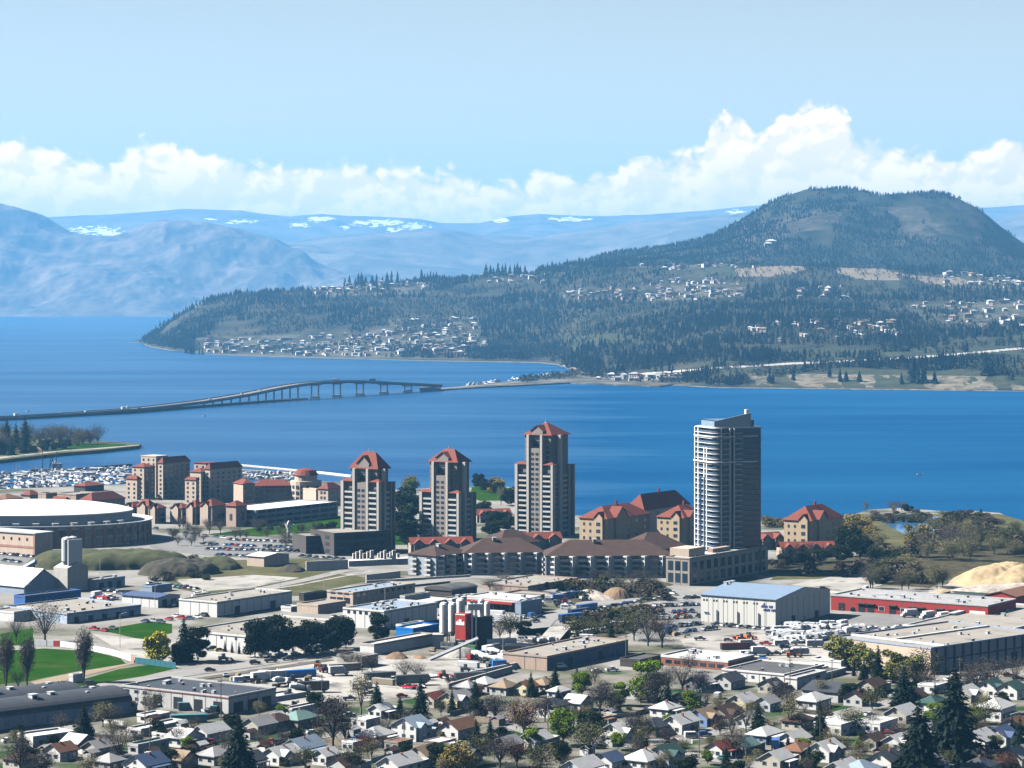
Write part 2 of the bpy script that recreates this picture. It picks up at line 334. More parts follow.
def hillpt(px, py):
    """the point of the hillside seen at a picture position (the first from the front)"""
    j = int(np.clip(round((px - 120) / 1.5), 0, HV.shape[1] - 1)); c = HPY[:NF, j]; k = np.argmax(c <= py)
    if c[k] > py: return None
    return Vector(HV[k, j])

m_bou = mat('butte_forest', (0.008,0.016,0.011), 0.95, scale=0.012, col2=(0.05,0.05,0.032), detail=9, spec=0.1)
m_rock = mat('butte_rock', (0.012,0.018,0.014), 0.95, scale=0.02, col2=(0.10,0.085,0.066), detail=9, spec=0.1)
BR = lin((540,274),(580,265),(620,257),(660,250),(700,244),(725,234),(745,222),(770,207),(790,200),(805,195),(830,192.5),(850,194),(880,199),(900,198),(930,196),(945,196.5),(960,202),(980,213),(1000,228),(1024,245),(1060,262),(1290,276))
def boupick(px, py, cen, t):
    nz = fbm(cen[..., 0] / 120, cen[..., 2] / 80, 5, 12); r = np.zeros(px.shape, int)
    top = BR(px); rel = (py - top)
    r[(rel < 48) & (rel > 1) & (px > 735) & (px < 1000) & (nz > -0.02)] = 1
    r[inpoly(px, py, [(740,236),(770,216),(800,206),(850,214),(850,226),(800,232),(760,246)]) & (nz > -0.3)] = 1
    return r
BOU, BV, bt = polar('forested_butte', np.arange(540, 1290, 1.5), [(lin((540,290),(1290,300)), lin((540,7900),(1290,7900))), (lin((540,272),(700,268),(850,272),(1290,284)), lin((540,8200),(1290,8100))),
      (lambda p: BR(p) + (270 - BR(p)) * 0.55, lin((540,8600),(1290,8500))), (lambda p: BR(p) + np.clip((270 - BR(p)) * 0.2, 0.5, 20), lin((540,8900),(1290,8800))), (BR, lin((540,9300),(1290,9200)))],
      150, 60, 420, [m_bou, m_rock], boupick, 7, 15, 0.5, shore0=False, back=0.12)

hz = MB().box(-14500, -1600, -14, 14500, 44500, 1340).build('haze'); structure(hz, 'stuff')
hm = bpy.data.materials.new('haze_air'); hm.use_nodes = True; hn = hm.node_tree; hn.nodes.remove(hn.nodes['Principled BSDF'])
pv = hn.nodes.new('ShaderNodeVolumePrincipled'); pv.inputs['Color'].default_value = (0.19, 0.54, 0.93, 1); pv.inputs['Density'].default_value = 4.0e-5; pv.inputs['Anisotropy'].default_value = 0.1
hn.links.new(pv.outputs[0], hn.nodes['Material Output'].inputs['Volume']); hz.data.materials.append(hm)
# ------------------------------------------------------------------ town ground, park, roads, yards
LMK = []         # landmarks used in labels: (phrase, px, py)
def lm(name, px, py): LMK.append((name, px, py))
m_ground = mat('town_ground', (0.30,0.285,0.26), 0.95, scale=0.05, col2=(0.185,0.175,0.16), detail=10, spec=0.1, two=(0.02, (0.085,0.088,0.055), 0.5, 0.64))
m_yard = mat('gravel_yard', (0.42,0.40,0.365), 0.95, scale=0.045, col2=(0.23,0.22,0.20), detail=10, spec=0.1, two=(0.11, (0.13,0.124,0.112), 0.54, 0.70))
m_asph = mat('asphalt', (0.155,0.152,0.148), 0.9, scale=0.08, col2=(0.21,0.205,0.195), detail=8, spec=0.2, two=(0.25, (0.09,0.09,0.09), 0.62, 0.75))
m_road = mat('road_surface', (0.27,0.26,0.245), 0.9, scale=0.09, col2=(0.215,0.21,0.2), detail=8, spec=0.2, two=(0.2, (0.15,0.15,0.145), 0.6, 0.8))
m_lawn = mat('lawn', (0.010,0.05,0.002), 0.95, scale=0.09, col2=(0.028,0.07,0.006), detail=10, spec=0.0, two=(0.06, (0.06,0.075,0.02), 0.56, 0.8))
m_rough = mat('rough_grass', (0.045,0.055,0.018), 0.95, scale=0.07, col2=(0.12,0.105,0.05), detail=9, spec=0.1)
m_soil = mat('residential_soil', (0.075,0.072,0.05), 0.95, scale=0.09, col2=(0.22,0.205,0.175), detail=9, spec=0.1, two=(0.04, (0.02,0.05,0.01), 0.5, 0.62))
m_sand = mat('sand', (0.36,0.275,0.165), 0.95, 0.14, 0.25, spec=0.1, detail=8)
m_chips = mat('pale_rubble', (0.52,0.46,0.40), 0.95, scale=0.5, col2=(0.25,0.22,0.19), detail=8, spec=0.1)
m_dirt = mat('brown_dirt', (0.17,0.115,0.075), 0.95, scale=0.12, col2=(0.26,0.18,0.12), detail=8, spec=0.1)
m_conc = mat('concrete', (0.48,0.46,0.42), 0.9, 0.12, 0.4, spec=0.2)
m_white = mat('white_paint', (0.78,0.78,0.76), 0.6, 0.06, 0.5, spec=0.3)
m_rdirt = mat('infield_dirt', (0.27,0.215,0.155), 0.95, 0.12, 0.2, spec=0.1)
m_stone = mat('shore_stones', (0.17,0.16,0.145), 0.95, 0.4, 0.3, spec=0.1)
LAND = [(-420,489),(0,489),(60,487),(132,484),(250,483),(300,481),(345,482),(400,490),(430,488),(480,486),(512,487),(530,500),(575,515),(640,520),(760,521),(850,516),(868,509.5),(900,508),(935,510.5),(950,511.5),(975,511),(1000,513),(1010,518),(1024,527),(1100,536),(1420,548)]
def sheet(name, pts, m, level, kind='structure', skirt=None):
    ps = [G(x, y, GZ) for x, y in pts]; bm = bmesh.new()
    vs = [bm.verts.new((p.x, p.y, GZ + level * 0.05)) for p in ps]; f = bm.faces.new(vs); f.normal_update()
    if f.normal.z < 0: f.normal_flip()
    if skirt:
        for i in range(len(vs)):
            a, b = vs[i], vs[(i + 1) % len(vs)]
            c = bm.verts.new((b.co.x, b.co.y, skirt)); d = bm.verts.new((a.co.x, a.co.y, skirt)); bm.faces.new((a, b, c, d))
    bmesh.ops.triangulate(bm, faces=[f])
    me = bpy.data.meshes.new(name); bm.to_mesh(me); bm.free(); me.materials.append(m)
    return structure(link(name, me), kind)
land_px = [(p, q) for p, q in LAND]
def land_sheet():
    ps = [G(x, y) for x, y in LAND]; ps = [Vector((-900, ps[0].y, GZ))] + ps + [Vector((900, ps[-1].y, GZ)), Vector((900, -1200, GZ)), Vector((-900, -1200, GZ))]
    bm = bmesh.new(); vs = [bm.verts.new(p) for p in ps]; f = bm.faces.new(vs)
    f.normal_update()
    if f.normal.z < 0: f.normal_flip()
    n = len(LAND) + 2
    for i in range(n - 1):
        a, b = vs[i], vs[i + 1]; c = bm.verts.new((b.co.x, b.co.y + 9, -1.5)); d = bm.verts.new((a.co.x, a.co.y + 9, -1.5)); g = bm.faces.new((a, d, c, b)); g.material_index = 1
    bmesh.ops.triangulate(bm, faces=[f]); me = bpy.data.meshes.new('ground'); bm.to_mesh(me); bm.free()
    me.materials.append(m_ground); me.materials.append(m_stone); structure(link('ground', me))
land_sheet()
def roadpx(name, pts, wpx, m=m_road, level=3):
    """a road along picture points with a width in metres"""
    ps = [G(x, y) for x, y in pts]; L_ = []; Rr = []
    for i, p in enumerate(ps):
        t = (ps[min(i + 1, len(ps) - 1)] - ps[max(i - 1, 0)]); t.z = 0; t.normalize(); nn = Vector((-t.y, t.x, 0)) * wpx / 2
        L_.append(p + nn); Rr.append(p - nn)
    vs = [(q.x, q.y, GZ + level * 0.05) for q in L_ + Rr]; k = len(ps)
    return structure(MB().use(m).add(vs, [(i, k + i, k + i + 1, i + 1) for i in range(k - 1)]).build(name))
# ballpark and lawns
sheet('lawn', [(-80,653),(0,651),(45,648.5),(92,651.5),(120,658),(126,664),(78,671),(30,681),(-80,693)], m_lawn, 1)
sheet('lawn', [(84,679),(120,669),(165,662.5),(178,668),(140,677),(100,684),(40,690)], m_lawn, 1)
sheet('lawn', [(100,630),(150,621.5),(172,624),(172,633),(143,640)], m_lawn, 1)
sheet('lawn', [(0,634),(33,628),(33,645),(0,646)], m_lawn, 1)
sheet('infield', [(30,682),(78,672),(126,664),(134,661),(137,663),(80,677),(40,687)], m_rdirt, 2)
sheet('lawn', [(205,535),(262,527),(340,516),(342,528),(255,537)], m_lawn, 1)
sheet('lawn', [(395,515),(412,510),(412,545),(395,545)], m_lawn, 1)
sheet('lawn', [(472,487),(512,488),(512,500),(480,501),(470,497)], m_lawn, 1)
sheet('lawn', [(655,588),(672,597),(640,604),(630,592)], m_rough, 1)
m_brush = mat('brush_ground', (0.03,0.03,0.016), 0.95, scale=0.2, col2=(0.09,0.075,0.045), detail=9, spec=0.05)
sheet('brush', [(555,584),(662,582),(668,592),(640,598),(600,599),(565,604),(575,596)], m_brush, 3)
sheet('brush', [(575,622),(600,610),(648,604),(650,612),(636,632),(600,641),(556,644)], m_brush, 3)
sheet('brush', [(765,560),(850,558),(900,552),(905,562),(860,570),(770,574)], m_brush, 2)
sheet('brush', [(868,548),(960,545),(1040,535),(1040,566),(960,572),(930,588),(875,584)], m_brush, 2)
sheet('rough_field', [(150,583),(230,560),(310,560),(350,574),(372,580),(300,596),(212,596)], m_rough, 1)
sheet('rough_field', [(780,572),(860,566),(905,556),(930,570),(850,578),(770,580)], m_rough, 1)
sheet('dirt_lot', [(175,580),(255,575),(300,578),(250,588),(195,592)], m_yard, 2)
sheet('gravel_lot', [(790,585),(840,575),(905,573),(880,586),(835,594)], m_yard, 2)
sheet('gravel_yard', [(205,700),(245,670),(315,660),(420,655),(460,672),(520,668),(470,690),(425,697),(340,703),(270,706)], m_yard, 2)
sheet('gravel_yard', [(430,662),(470,645),(520,630),(575,625),(600,640),(560,652),(520,668),(455,672)], m_yard, 3)
sheet('gravel_yard', [(680,640),(760,630),(850,618),(930,625),(850,655),(800,668),(690,655)], m_yard, 2)
sheet('parking_lot', [(830,615),(905,610),(990,623),(940,628),(860,632)], m_asph, 3)
sheet('parking_lot', [(0,549),(60,554),(60,562),(0,566)], m_asph, 2)
sheet('parking_lot', [(150,536),(245,536),(310,540),(305,556),(210,556),(150,548)], m_asph, 2)
sheet('parking_lot', [(600,610),(650,604),(700,598),(705,632),(640,640),(620,625)], m_asph, 2)
sheet('parking_lot', [(92,634),(150,640),(250,650),(330,640),(300,655),(170,668),(135,660)], m_yard, 2)
sheet('residential_ground', [(-60,728),(120,735),(240,708),(340,706),(420,698),(500,690),(545,676),(660,668),(760,690),(860,690),(930,680),(1090,672),(1090,790),(1200,840),(-200,840)], m_soil, 1)
sheet('wetland', [(850,514),(1000,514),(1090,540),(1090,580),(960,575),(930,585),(850,570),(868,545)], m_rough, 1)
sheet('sand_lot', [(925,592),(960,580),(1080,568),(1080,600),(985,604)], m_chips, 2)
PWM = mat('pond_water', (0.05,0.15,0.3), 0.12, 0.2, 0.02, spec=0.5)
structure(sheet('pond', [(880,521),(905,514.5),(938,517),(946,523),(944,531),(926,539),(908,536),(892,528)], PWM, 3))
structure(sheet('pond', [(938,532),(950,533),(956,541),(946,543)], PWM, 3))
roadpx('road', [(-60,716),(60,694),(120,684),(175,675),(240,666),(310,656),(372,646)], 13)
roadpx('road', [(530,636),(545,620),(575,607),(640,599),(700,597)], 10)
roadpx('road', [(652,580),(672,588),(700,600),(720,606)], 10)
roadpx('road', [(210,606),(262,589),(310,579),(352,569)], 8)
roadpx('road', [(310,594),(400,585),(470,577),(560,580)], 15)
roadpx('road', [(345,575),(400,570),(470,574)], 12)
roadpx('road', [(585,740),(640,744),(690,738),(745,723)], 10)
roadpx('road', [(600,738),(655,750),(700,757),(800,772)], 9, level=4)
roadpx('road', [(815,722),(850,712),(905,700)], 9)
roadpx('road', [(470,710),(500,722),(540,735)], 8)
roadpx('road', [(170,760),(240,747),(330,735),(380,728)], 8)
roadpx('road', [(730,672),(850,690),(935,670),(1010,690)], 8)
roadpx('path', [(212,598),(300,585),(372,571)], 3, m_yard, 4)
roadpx('railway_bed', [(195,680),(250,672),(312,663),(330,660)], 5, mat('ballast', (0.1,0.09,0.075), 0.95, 0.4, 0.5), 5)

def mound(name, px, py, wpx, h, dpt, m, rz=0.0, nrough=0.3, peak=0.0, n=64, label=None, cat=None, fl=2.0):
    p = G(px, py); w = wpx * p.y / F / 2; g = np.linspace(-1, 1, n); X, Y = np.meshgrid(g, g)
    r = np.sqrt(X**2 + Y**2); rw = r * (1 + .16 * fbm(np.arctan2(Y, X) * 2.2 + px, r, 3, 7)); Z = h * np.clip(1 - rw**fl, 0, 1) ** (1.0 + peak) * (1 + nrough * fbm(X * w / 14 + px, Y * dpt / 14, 4, 3)) - 0.3 + 0.09 * h * (.3 - np.abs(fbm(X*w/4.5, Y*dpt/4.5+px, 4, 1)))
    Z[r > 0.98] = -0.5
    V = np.stack([X * w, Y * dpt, Z], -1).reshape(-1, 3); a = (np.arange(n-1)[:, None]*n + np.arange(n-1)[None, :]).ravel()
    o = link(name, npmesh(name, V, np.stack([a, a+1, a+n+1, a+n], 1), [m], smooth=True), None, (p.x, p.y, GZ), rz)
    return tag(o, label, cat) if label else structure(o)
m_bank = mat('bank_grass', (0.032,0.045,0.014), 0.95, scale=0.12, col2=(0.085,0.08,0.035), detail=9)
m_bankd = mat('bank_brush', (0.025,0.025,0.015), 0.95, scale=0.2, col2=(0.075,0.065,0.045), detail=9)
mound('grass_mound', 108, 566, 165, 8.5, 24, m_bank, 0.14, .25, fl=6); mound('grass_mound', 178, 573, 84, 7.5, 20, m_bankd, 0.14, .6, fl=5); mound('grass_mound', 216, 568, 54, 5, 16, m_bank, 0.2, .5, fl=4); mound('grass_mound', 292, 571, 30, 3.5, 9, m_bankd)
mound('sand_pile', 1012, 583, 130, 10.0, 30, m_sand, 0.1, 0.5, 0.0, 90, label='big tan sand pile by the right edge behind red building', cat='sand pile')
mound('rubble_pile', 1000, 591, 105, 4.5, 10, m_chips, 0.05, 0.6, label='long low heap of pale rubble before the sand pile', cat='rubble heap')
mound('dirt_pile', 945, 596, 36, 3.0, 7, m_sand, 0, 0.6, label='small low tan earth heap left of pale rubble', cat='dirt heap')
mound('dirt_pile', 617, 597, 34, 4.5, 12, m_dirt, 0, 0.5, label='brown bare earth heap among brush below brown roofed condos', cat='dirt heap')
mound('rubble_pile', 592, 598, 26, 3.5, 14, m_chips, 0.8, 0.7, label='pale heap of rubble beside the curving road', cat='rubble heap')
mound('dirt_pile', 397, 658, 26, 3.5, 6, m_dirt, 0.3, 0.9, label='brown heap of broken timber behind the concrete yard', cat='dirt heap')
mound('dirt_pile', 420, 658, 16, 2.4, 5, m_dirt, 0.3, 0.6, label='small brown heap right of the broken timber', cat='dirt heap')
mound('gravel_pile', 463, 656, 44, 3.6, 6, m_yard, 0.5, 0.3, label='long grey gravel heap under the red plant silo', cat='gravel heap')
mound('grass_mound', 655, 585, 40, 2.0, 10, m_rough)

# the city park tongue across the marina, the causeway and its yard
sheet('park_ground', [(-420,424),(0,427),(30,434),(60,439),(100,441),(125,442.5),(140,443.5),(140,445.5),(100,450),(60,453),(0,460),(-420,480)], m_rough, 0, skirt=-2)
sheet('park_lawn', [(45,446),(80,443.5),(125,444.2),(128,445.6),(70,449.4),(52,450)], m_lawn, 1)
sheet('shore_path', [(-420,478),(0,458.5),(60,451.5),(100,448.9),(139,445.4),(139,444.9),(100,448),(60,450.7),(0,457),(-420,476)], m_yard, 2)
wl = MB().use(m_stone); pz = [(-420,480.3),(0,460.3),(60,453.3),(100,450.3),(140,445.8)]
for a, b in zip(pz, pz[1:]): wl.tube(G(*a, 1), G(*b, 1), 1.9, 1.9, 6)
tag(wl.build('sea_wall'), 'dark stone sea wall along the park tongue across the marina', 'sea wall')
CZ = [(432,390),(470,387.5),(520,385),(570,382.5),(620,384.5),(660,386),(680,383),(640,374),(600,371),(580,371),(565,374),(535,378.5),(500,382.4),(470,385.3),(440,388)]
def csheet(name, pts, m, z):
    ps = [G(x, y, 2.0) for x, y in pts]; mb = MB().use(m).prism([(p.x, p.y) for p in ps][::-1], -2, z); return structure(mb.build(name))
csheet('causeway', CZ, mat('causeway_ground', (0.05,0.05,0.035), 0.95, 0.5, 0.03, two=(0.02, (0.17,0.15,0.12), .5, .6)), 2.0)
roadpx('causeway_road', [(436,388.4),(520,381.6),(600,378.4),(690,376)], 16, m_asph, -18 + 0.4)

# ------------------------------------------------------------------ building kit
GLASS = mat('dark_glass', (0.03,0.045,0.065), 0.12, 0.3, 0.3, spec=0.6, rnd=0.5)
m_frame = mat('window_frame', (0.6,0.6,0.58), 0.6, 0.05, 1)
m_vent = mat('galvanised', (0.5,0.52,0.54), 0.5, 0.15, 2, spec=0.5)
m_dark = mat('dark_opening', (0.02,0.021,0.024), 0.8, 0.3, 1)
m_door = mat('grey_door', (0.33,0.34,0.35), 0.6, 0.1, 2)
def unitwin():
    mb = MB().use(m_frame).box(-0.5,-0.06,0,0.5,0.05,1).use(GLASS).box(-0.43,-0.08,0.06,0.43,-0.02,0.94); return mb.mesh('window')
WINM = unitwin(); PANEM = MB().use(GLASS).box(-0.5,-0.1,0,0.5,0.05,1).mesh('window_pane')
DOORM = MB().use(m_door).box(-0.5,-0.08,0,0.5,0.05,1).mesh('door'); GAPM = MB().use(m_dark).box(-0.5,-0.1,0,0.5,0.05,1).mesh('opening')
PIPEM = MB().use(m_dark).box(-.3,-.3,0,.3,.3,.7).use(m_vent).box(-.36,-.36,.7,.36,.36,.8).mesh('roof_pipe')
VENTM = MB().use(m_vent).box(-0.5,-0.5,0,0.5,0.5,0.72).box(-0.58,-0.58,0.72,0.58,0.58,0.8).use(m_dark).box(-0.3,-0.53,0.15,0.3,-0.49,0.55).mesh('roof_vent')
def onface(root, face, me, name, pos, z, w, h, a, b, d=1.0, off=0.0):
    """one opening on the shaded long face ('x', y = 0) or the sunny face ('y', x = 0)"""
    if face == 'x': return link(name, me, root, (pos, -off, z), 0, (w, d, h))
    return link(name, me, root, (-off, pos, z), R(-90), (w, d, h))
def rows(root, face, me, name, n, z0, dz, nz, w, h, a, b, m0=1.5, m1=1.5, off=0.0, skip=None):
    ln = a if face == 'x' else b
    for k in range(nz):
        for i in range(n):
            if skip and skip(i, k): continue
            onface(root, face, me, name, m0 + (ln - m0 - m1) * (i + 0.5) / n, z0 + k * dz, w, h, a, b, 1, off)
def span(cx, cy, lx, rx, th):
    c = G(cx, cy); e1 = Vector((-math.cos(R(th)), -math.sin(R(th)))); e2 = Vector((-math.sin(R(th)), math.cos(R(th))))
    def t(x, e):
        k = (x - 512) / F; return (k * c.y - c.x) / (e.x - k * e.y)
    return c, (t(rx, e2) if rx is not None else 0), (t(lx, e1) if lx is not None else 0)
def flat_roof(a, b, h, m, edge, par=0.6):
    mb = MB().use(m).box(0.3,0.3,h - 0.1,a - 0.3,b - 0.3,h + 0.02).use(edge)
    mb.box(-0.1,-0.1,h-0.3,a+0.1,0.3,h+par).box(-0.1,b-0.3,h-0.3,a+0.1,b+0.1,h+par).box(-0.1,0.301,h-0.3,0.3,b-0.301,h+par-.004).box(a-0.3,0.301,h-0.3,a+0.1,b-0.301,h+par-.004); return mb
def gable_roof(a, b, h, rise, m, axis, oh=0.5, th=0.22):
    mb = MB().use(m); n = b if axis == 'x' else a; s = rise / (n / 2)
    P = [(-oh, h - s*oh), (n/2, h + rise), (n + oh, h - s*oh), (n + oh, h - s*oh + th), (n/2, h + rise + th), (-oh, h - s*oh + th)]
    P = [(p, z + 0.03) for p, z in P]
    return mb.extr_x(P, -oh, a + oh) if axis == 'x' else mb.extr_y(P, -oh, b + oh)
def hip_roof(a, b, h, rise, m, oh=0.6, base=None):
    x0, y0, x1, y1 = -oh, -oh, a + oh, b + oh; k = min(x1 - x0, y1 - y0) / 2; mb = base or MB(); mb.use(m)
    if x1 - x0 > y1 - y0: r0, r1 = (x0 + k, (y0+y1)/2), (x1 - k, (y0+y1)/2)
    else: r0, r1 = ((x0+x1)/2, y0 + k), ((x0+x1)/2, y1 - k)
    V = [(x0,y0,h),(x1,y0,h),(x1,y1,h),(x0,y1,h),(r0[0],r0[1],h+rise),(r1[0],r1[1],h+rise)]
    fs = [(0,1,5,4),(1,2,5),(2,3,4,5),(3,0,4)] if x1 - x0 > y1 - y0 else [(0,1,4),(1,2,5,4),(2,3,5),(3,0,4,5)]
    V2 = [(x, y, z - 0.25) for x, y, z in V[:4]]
    return mb.add(V + V2, fs + [(9,8,7,6),(0,6,7,1),(1,7,8,2),(2,8,9,3),(3,9,6,0)])
def gable_walls(mb, a, b, h, rise, axis):
    if axis == 'x': mb.extr_x([(0.001, h), (b - 0.001, h), (b/2, h + rise)], 0.001, a - 0.001)
    else: mb.extr_y([(0.001, h), (a - 0.001, h), (a/2, h + rise)], 0.001, b - 0.001)
    return mb
def bld(name, label, cat, cx, cy, lx, rx, hpx, wall, roof, th=-34, a=None, b=None, kind='flat', rise=0.0, edge=None, vents=0, wx=None, wy=None, dx=None, dy=None, lmk=None, group=None, auto=False, hm=None):
    c, a_, b_ = span(cx, cy, lx, rx, th); a = a or a_; b = b or b_; h = hm or hpx * c.y / F
    r = thing(name, label, cat, c, R(90 + th), group, auto); r['dims'] = (a, b, h)
    mb = MB().use(wall).box(0, 0, -0.5, a, b, h)
    if kind in ('gable_x', 'gable_y'): gable_walls(mb, a, b, h, rise, kind[-1])
    mb.build('wall', r)
    if kind == 'flat': flat_roof(a, b, h, roof, edge or wall).build('roof', r)
    elif kind == 'hip': hip_roof(a, b, h, rise, roof).build('roof', r)
    elif kind == 'barrel':
        n = 14; P = [(-0.4, h)] + [(b/2 - (b/2 + 0.4) * math.cos(math.pi * k / n), h + rise * math.sin(math.pi * k / n)) for k in range(1, n)] + [(b + 0.4, h)]
        MB().use(roof).extr_x(P, -0.4, a + 0.4).build('roof', r)
    else: gable_roof(a, b, h, rise, roof, kind[-1]).build('roof', r)
    for k in range(vents):
        link('roof_vent', VENTM, r, (rng.uniform(0.12, 0.88) * a, rng.uniform(0.15, 0.85) * b, h + (0.02 if kind == 'flat' else rise * 0.5)), 0, [rng.uniform(0.8, 1.8)] * 3)
    # wx / wy: lists of (mesh, partname, n, z0, dz, nz, w, h, m0, m1)
    for face, spec in (('x', wx), ('y', wy)):
        for q in spec or (): rows(r, face, q[0], q[1], q[2], q[3], q[4], q[5], q[6], q[7], a, b, *(q[8:10] if len(q) > 8 else (1.5, 1.5)))
    if cat in ('warehouse', 'plant building', 'factory', 'workshop', 'hall', 'garage', 'office', 'podium', 'hotel wing', 'low building') and a > 14:
        sm = MB().use(pm('wall_seam', (.16,.16,.165)))
        for i in range(1, int(a / 5.2)): sm.box(i*5.2-.09, -.05, 0, i*5.2+.09, -.003, h-.3)
        for i in range(1, int(b / 5.2)): sm.box(-.05, i*5.2-.09, 0, -.003, i*5.2+.09, h-.3)
        sm.box(0, -.06, 0, a, -.051, .5)
        sm.build('wall_seams', r)
        if kind == 'flat':
            MB().use(MATS['wall_seam']).box(-.16, -.16, h-.28, a+.16, -.104, h-.05).box(-.16, -.103, h-.28, -.104, b+.1, h-.05).build('fascia', r)
            rr = random.Random(int(cx * 7 + cy)); nn = min(11, int(a * b / 120))
            for i in range(nn): link('roof_pipe', PIPEM, r, (rr.uniform(1, a-1), rr.uniform(1, b-1), h), 0, [rr.uniform(.5, 1.5)] * 3)
        if not wx:
            for i in range(int(a / 11)): onface(r, 'x', GAPM if i % 2 else DOORM, 'loading_door' if i % 2 else 'door', 5.5 + i * 11, 0, 3.2 if i % 2 else 1.1, 3.4 if i % 2 else 2.1, a, b)
    if lmk:
        p = G(cx, cy); pc = proj(c + Vector((math.cos(R(90+th))*a/2 - math.sin(R(90+th))*b/2, math.sin(R(90+th))*a/2 + math.cos(R(90+th))*b/2, h/2))); lm(lmk, *pc)
    return r, a, b, h
def pm(name, col, **k): return mat(name, col, k.pop('rough', 0.75), k.pop('var', 0.11), k.pop('scale', 0.7), stretch=k.pop('stretch', (1, 1, .15)), **k)
w_cream = pm('cream_stucco', (0.56,0.445,0.35)); w_tan = pm('tan_stucco', (0.45,0.335,0.265)); w_brown = pm('taupe_stucco', (0.30,0.255,0.22)); w_white = pm('white_wall', (0.72,0.71,0.68), var=0.06)
w_pale = pm('pale_grey_wall', (0.52,0.52,0.50)); w_grey = pm('grey_wall', (0.36,0.37,0.38)); w_blue = pm('blue_cladding', (0.045,0.13,0.40)); w_bright = pm('bright_blue_cladding', (0.01,0.20,0.62)); w_slate = pm('slate_blue_wall', (0.30,0.36,0.45))
w_red = pm('red_cladding', (0.36,0.035,0.025)); w_brick = pm('brick', (0.30,0.12,0.075), scale=1.5, var=0.2); w_dark = pm('dark_brown_wall', (0.07,0.06,0.055)); w_ware = pm('warehouse_panel', (0.66,0.65,0.60), var=0.05, stretch=(1,1,0.05)); w_yellow = pm('yellow_stucco', (0.47,0.36,0.235))
r_red = mat('red_tile_roof', (0.20,0.05,0.03), 0.85, scale=0.5, col2=(0.14,0.036,0.025), stretch=(1,1,4)); r_brown = mat('brown_shingle', (0.052,0.029,0.022), 0.9, scale=0.3, col2=(0.075,0.043,0.032)); r_white = pm('white_membrane', (0.70,0.70,0.69), two=(.09, (.5,.49,.47), .55, .72)); r_grey = mat('grey_roof', (0.26,0.26,0.265), 0.9, scale=0.15, col2=(0.36,0.355,0.35), two=(.12, (.13,.13,.13), .58, .75)); r_dark = mat('dark_tar_roof', (0.06,0.06,0.062), 0.85, scale=0.15, col2=(0.1,0.1,0.1)); r_tan = mat('gravel_roof', (0.30,0.275,0.24), 0.95, scale=0.1, col2=(0.23,0.21,0.185), two=(.1, (.15,.14,.125), .56, .75)); r_blue = pm('blue_metal_roof', (0.19,0.26,0.35), rough=0.45, stretch=(0.2,3,1)); r_navy = pm('navy_roof', (0.06,0.09,0.17)); r_bluegrey = pm('blue_grey_roof', (0.25,0.31,0.38), rough=0.5); r_char = mat('charcoal_metal_roof', (0.055,0.058,0.066), 0.55, 0.12, 0.2, stretch=(3,0.2,1)); r_pale = mat('pale_shingle', (0.52,0.52,0.51), 0.85, 0.12, 0.5); r_green = pm('dark_green_roof', (0.035,0.075,0.065)); r_teal = pm('teal_roof', (0.15,0.24,0.22)); r_rust = mat('rust_shingle', (0.17,0.085,0.05), 0.9, 0.15, 0.5); r_tanr = mat('tan_shingle', (0.26,0.19,0.125), 0.9, 0.12, 0.5)
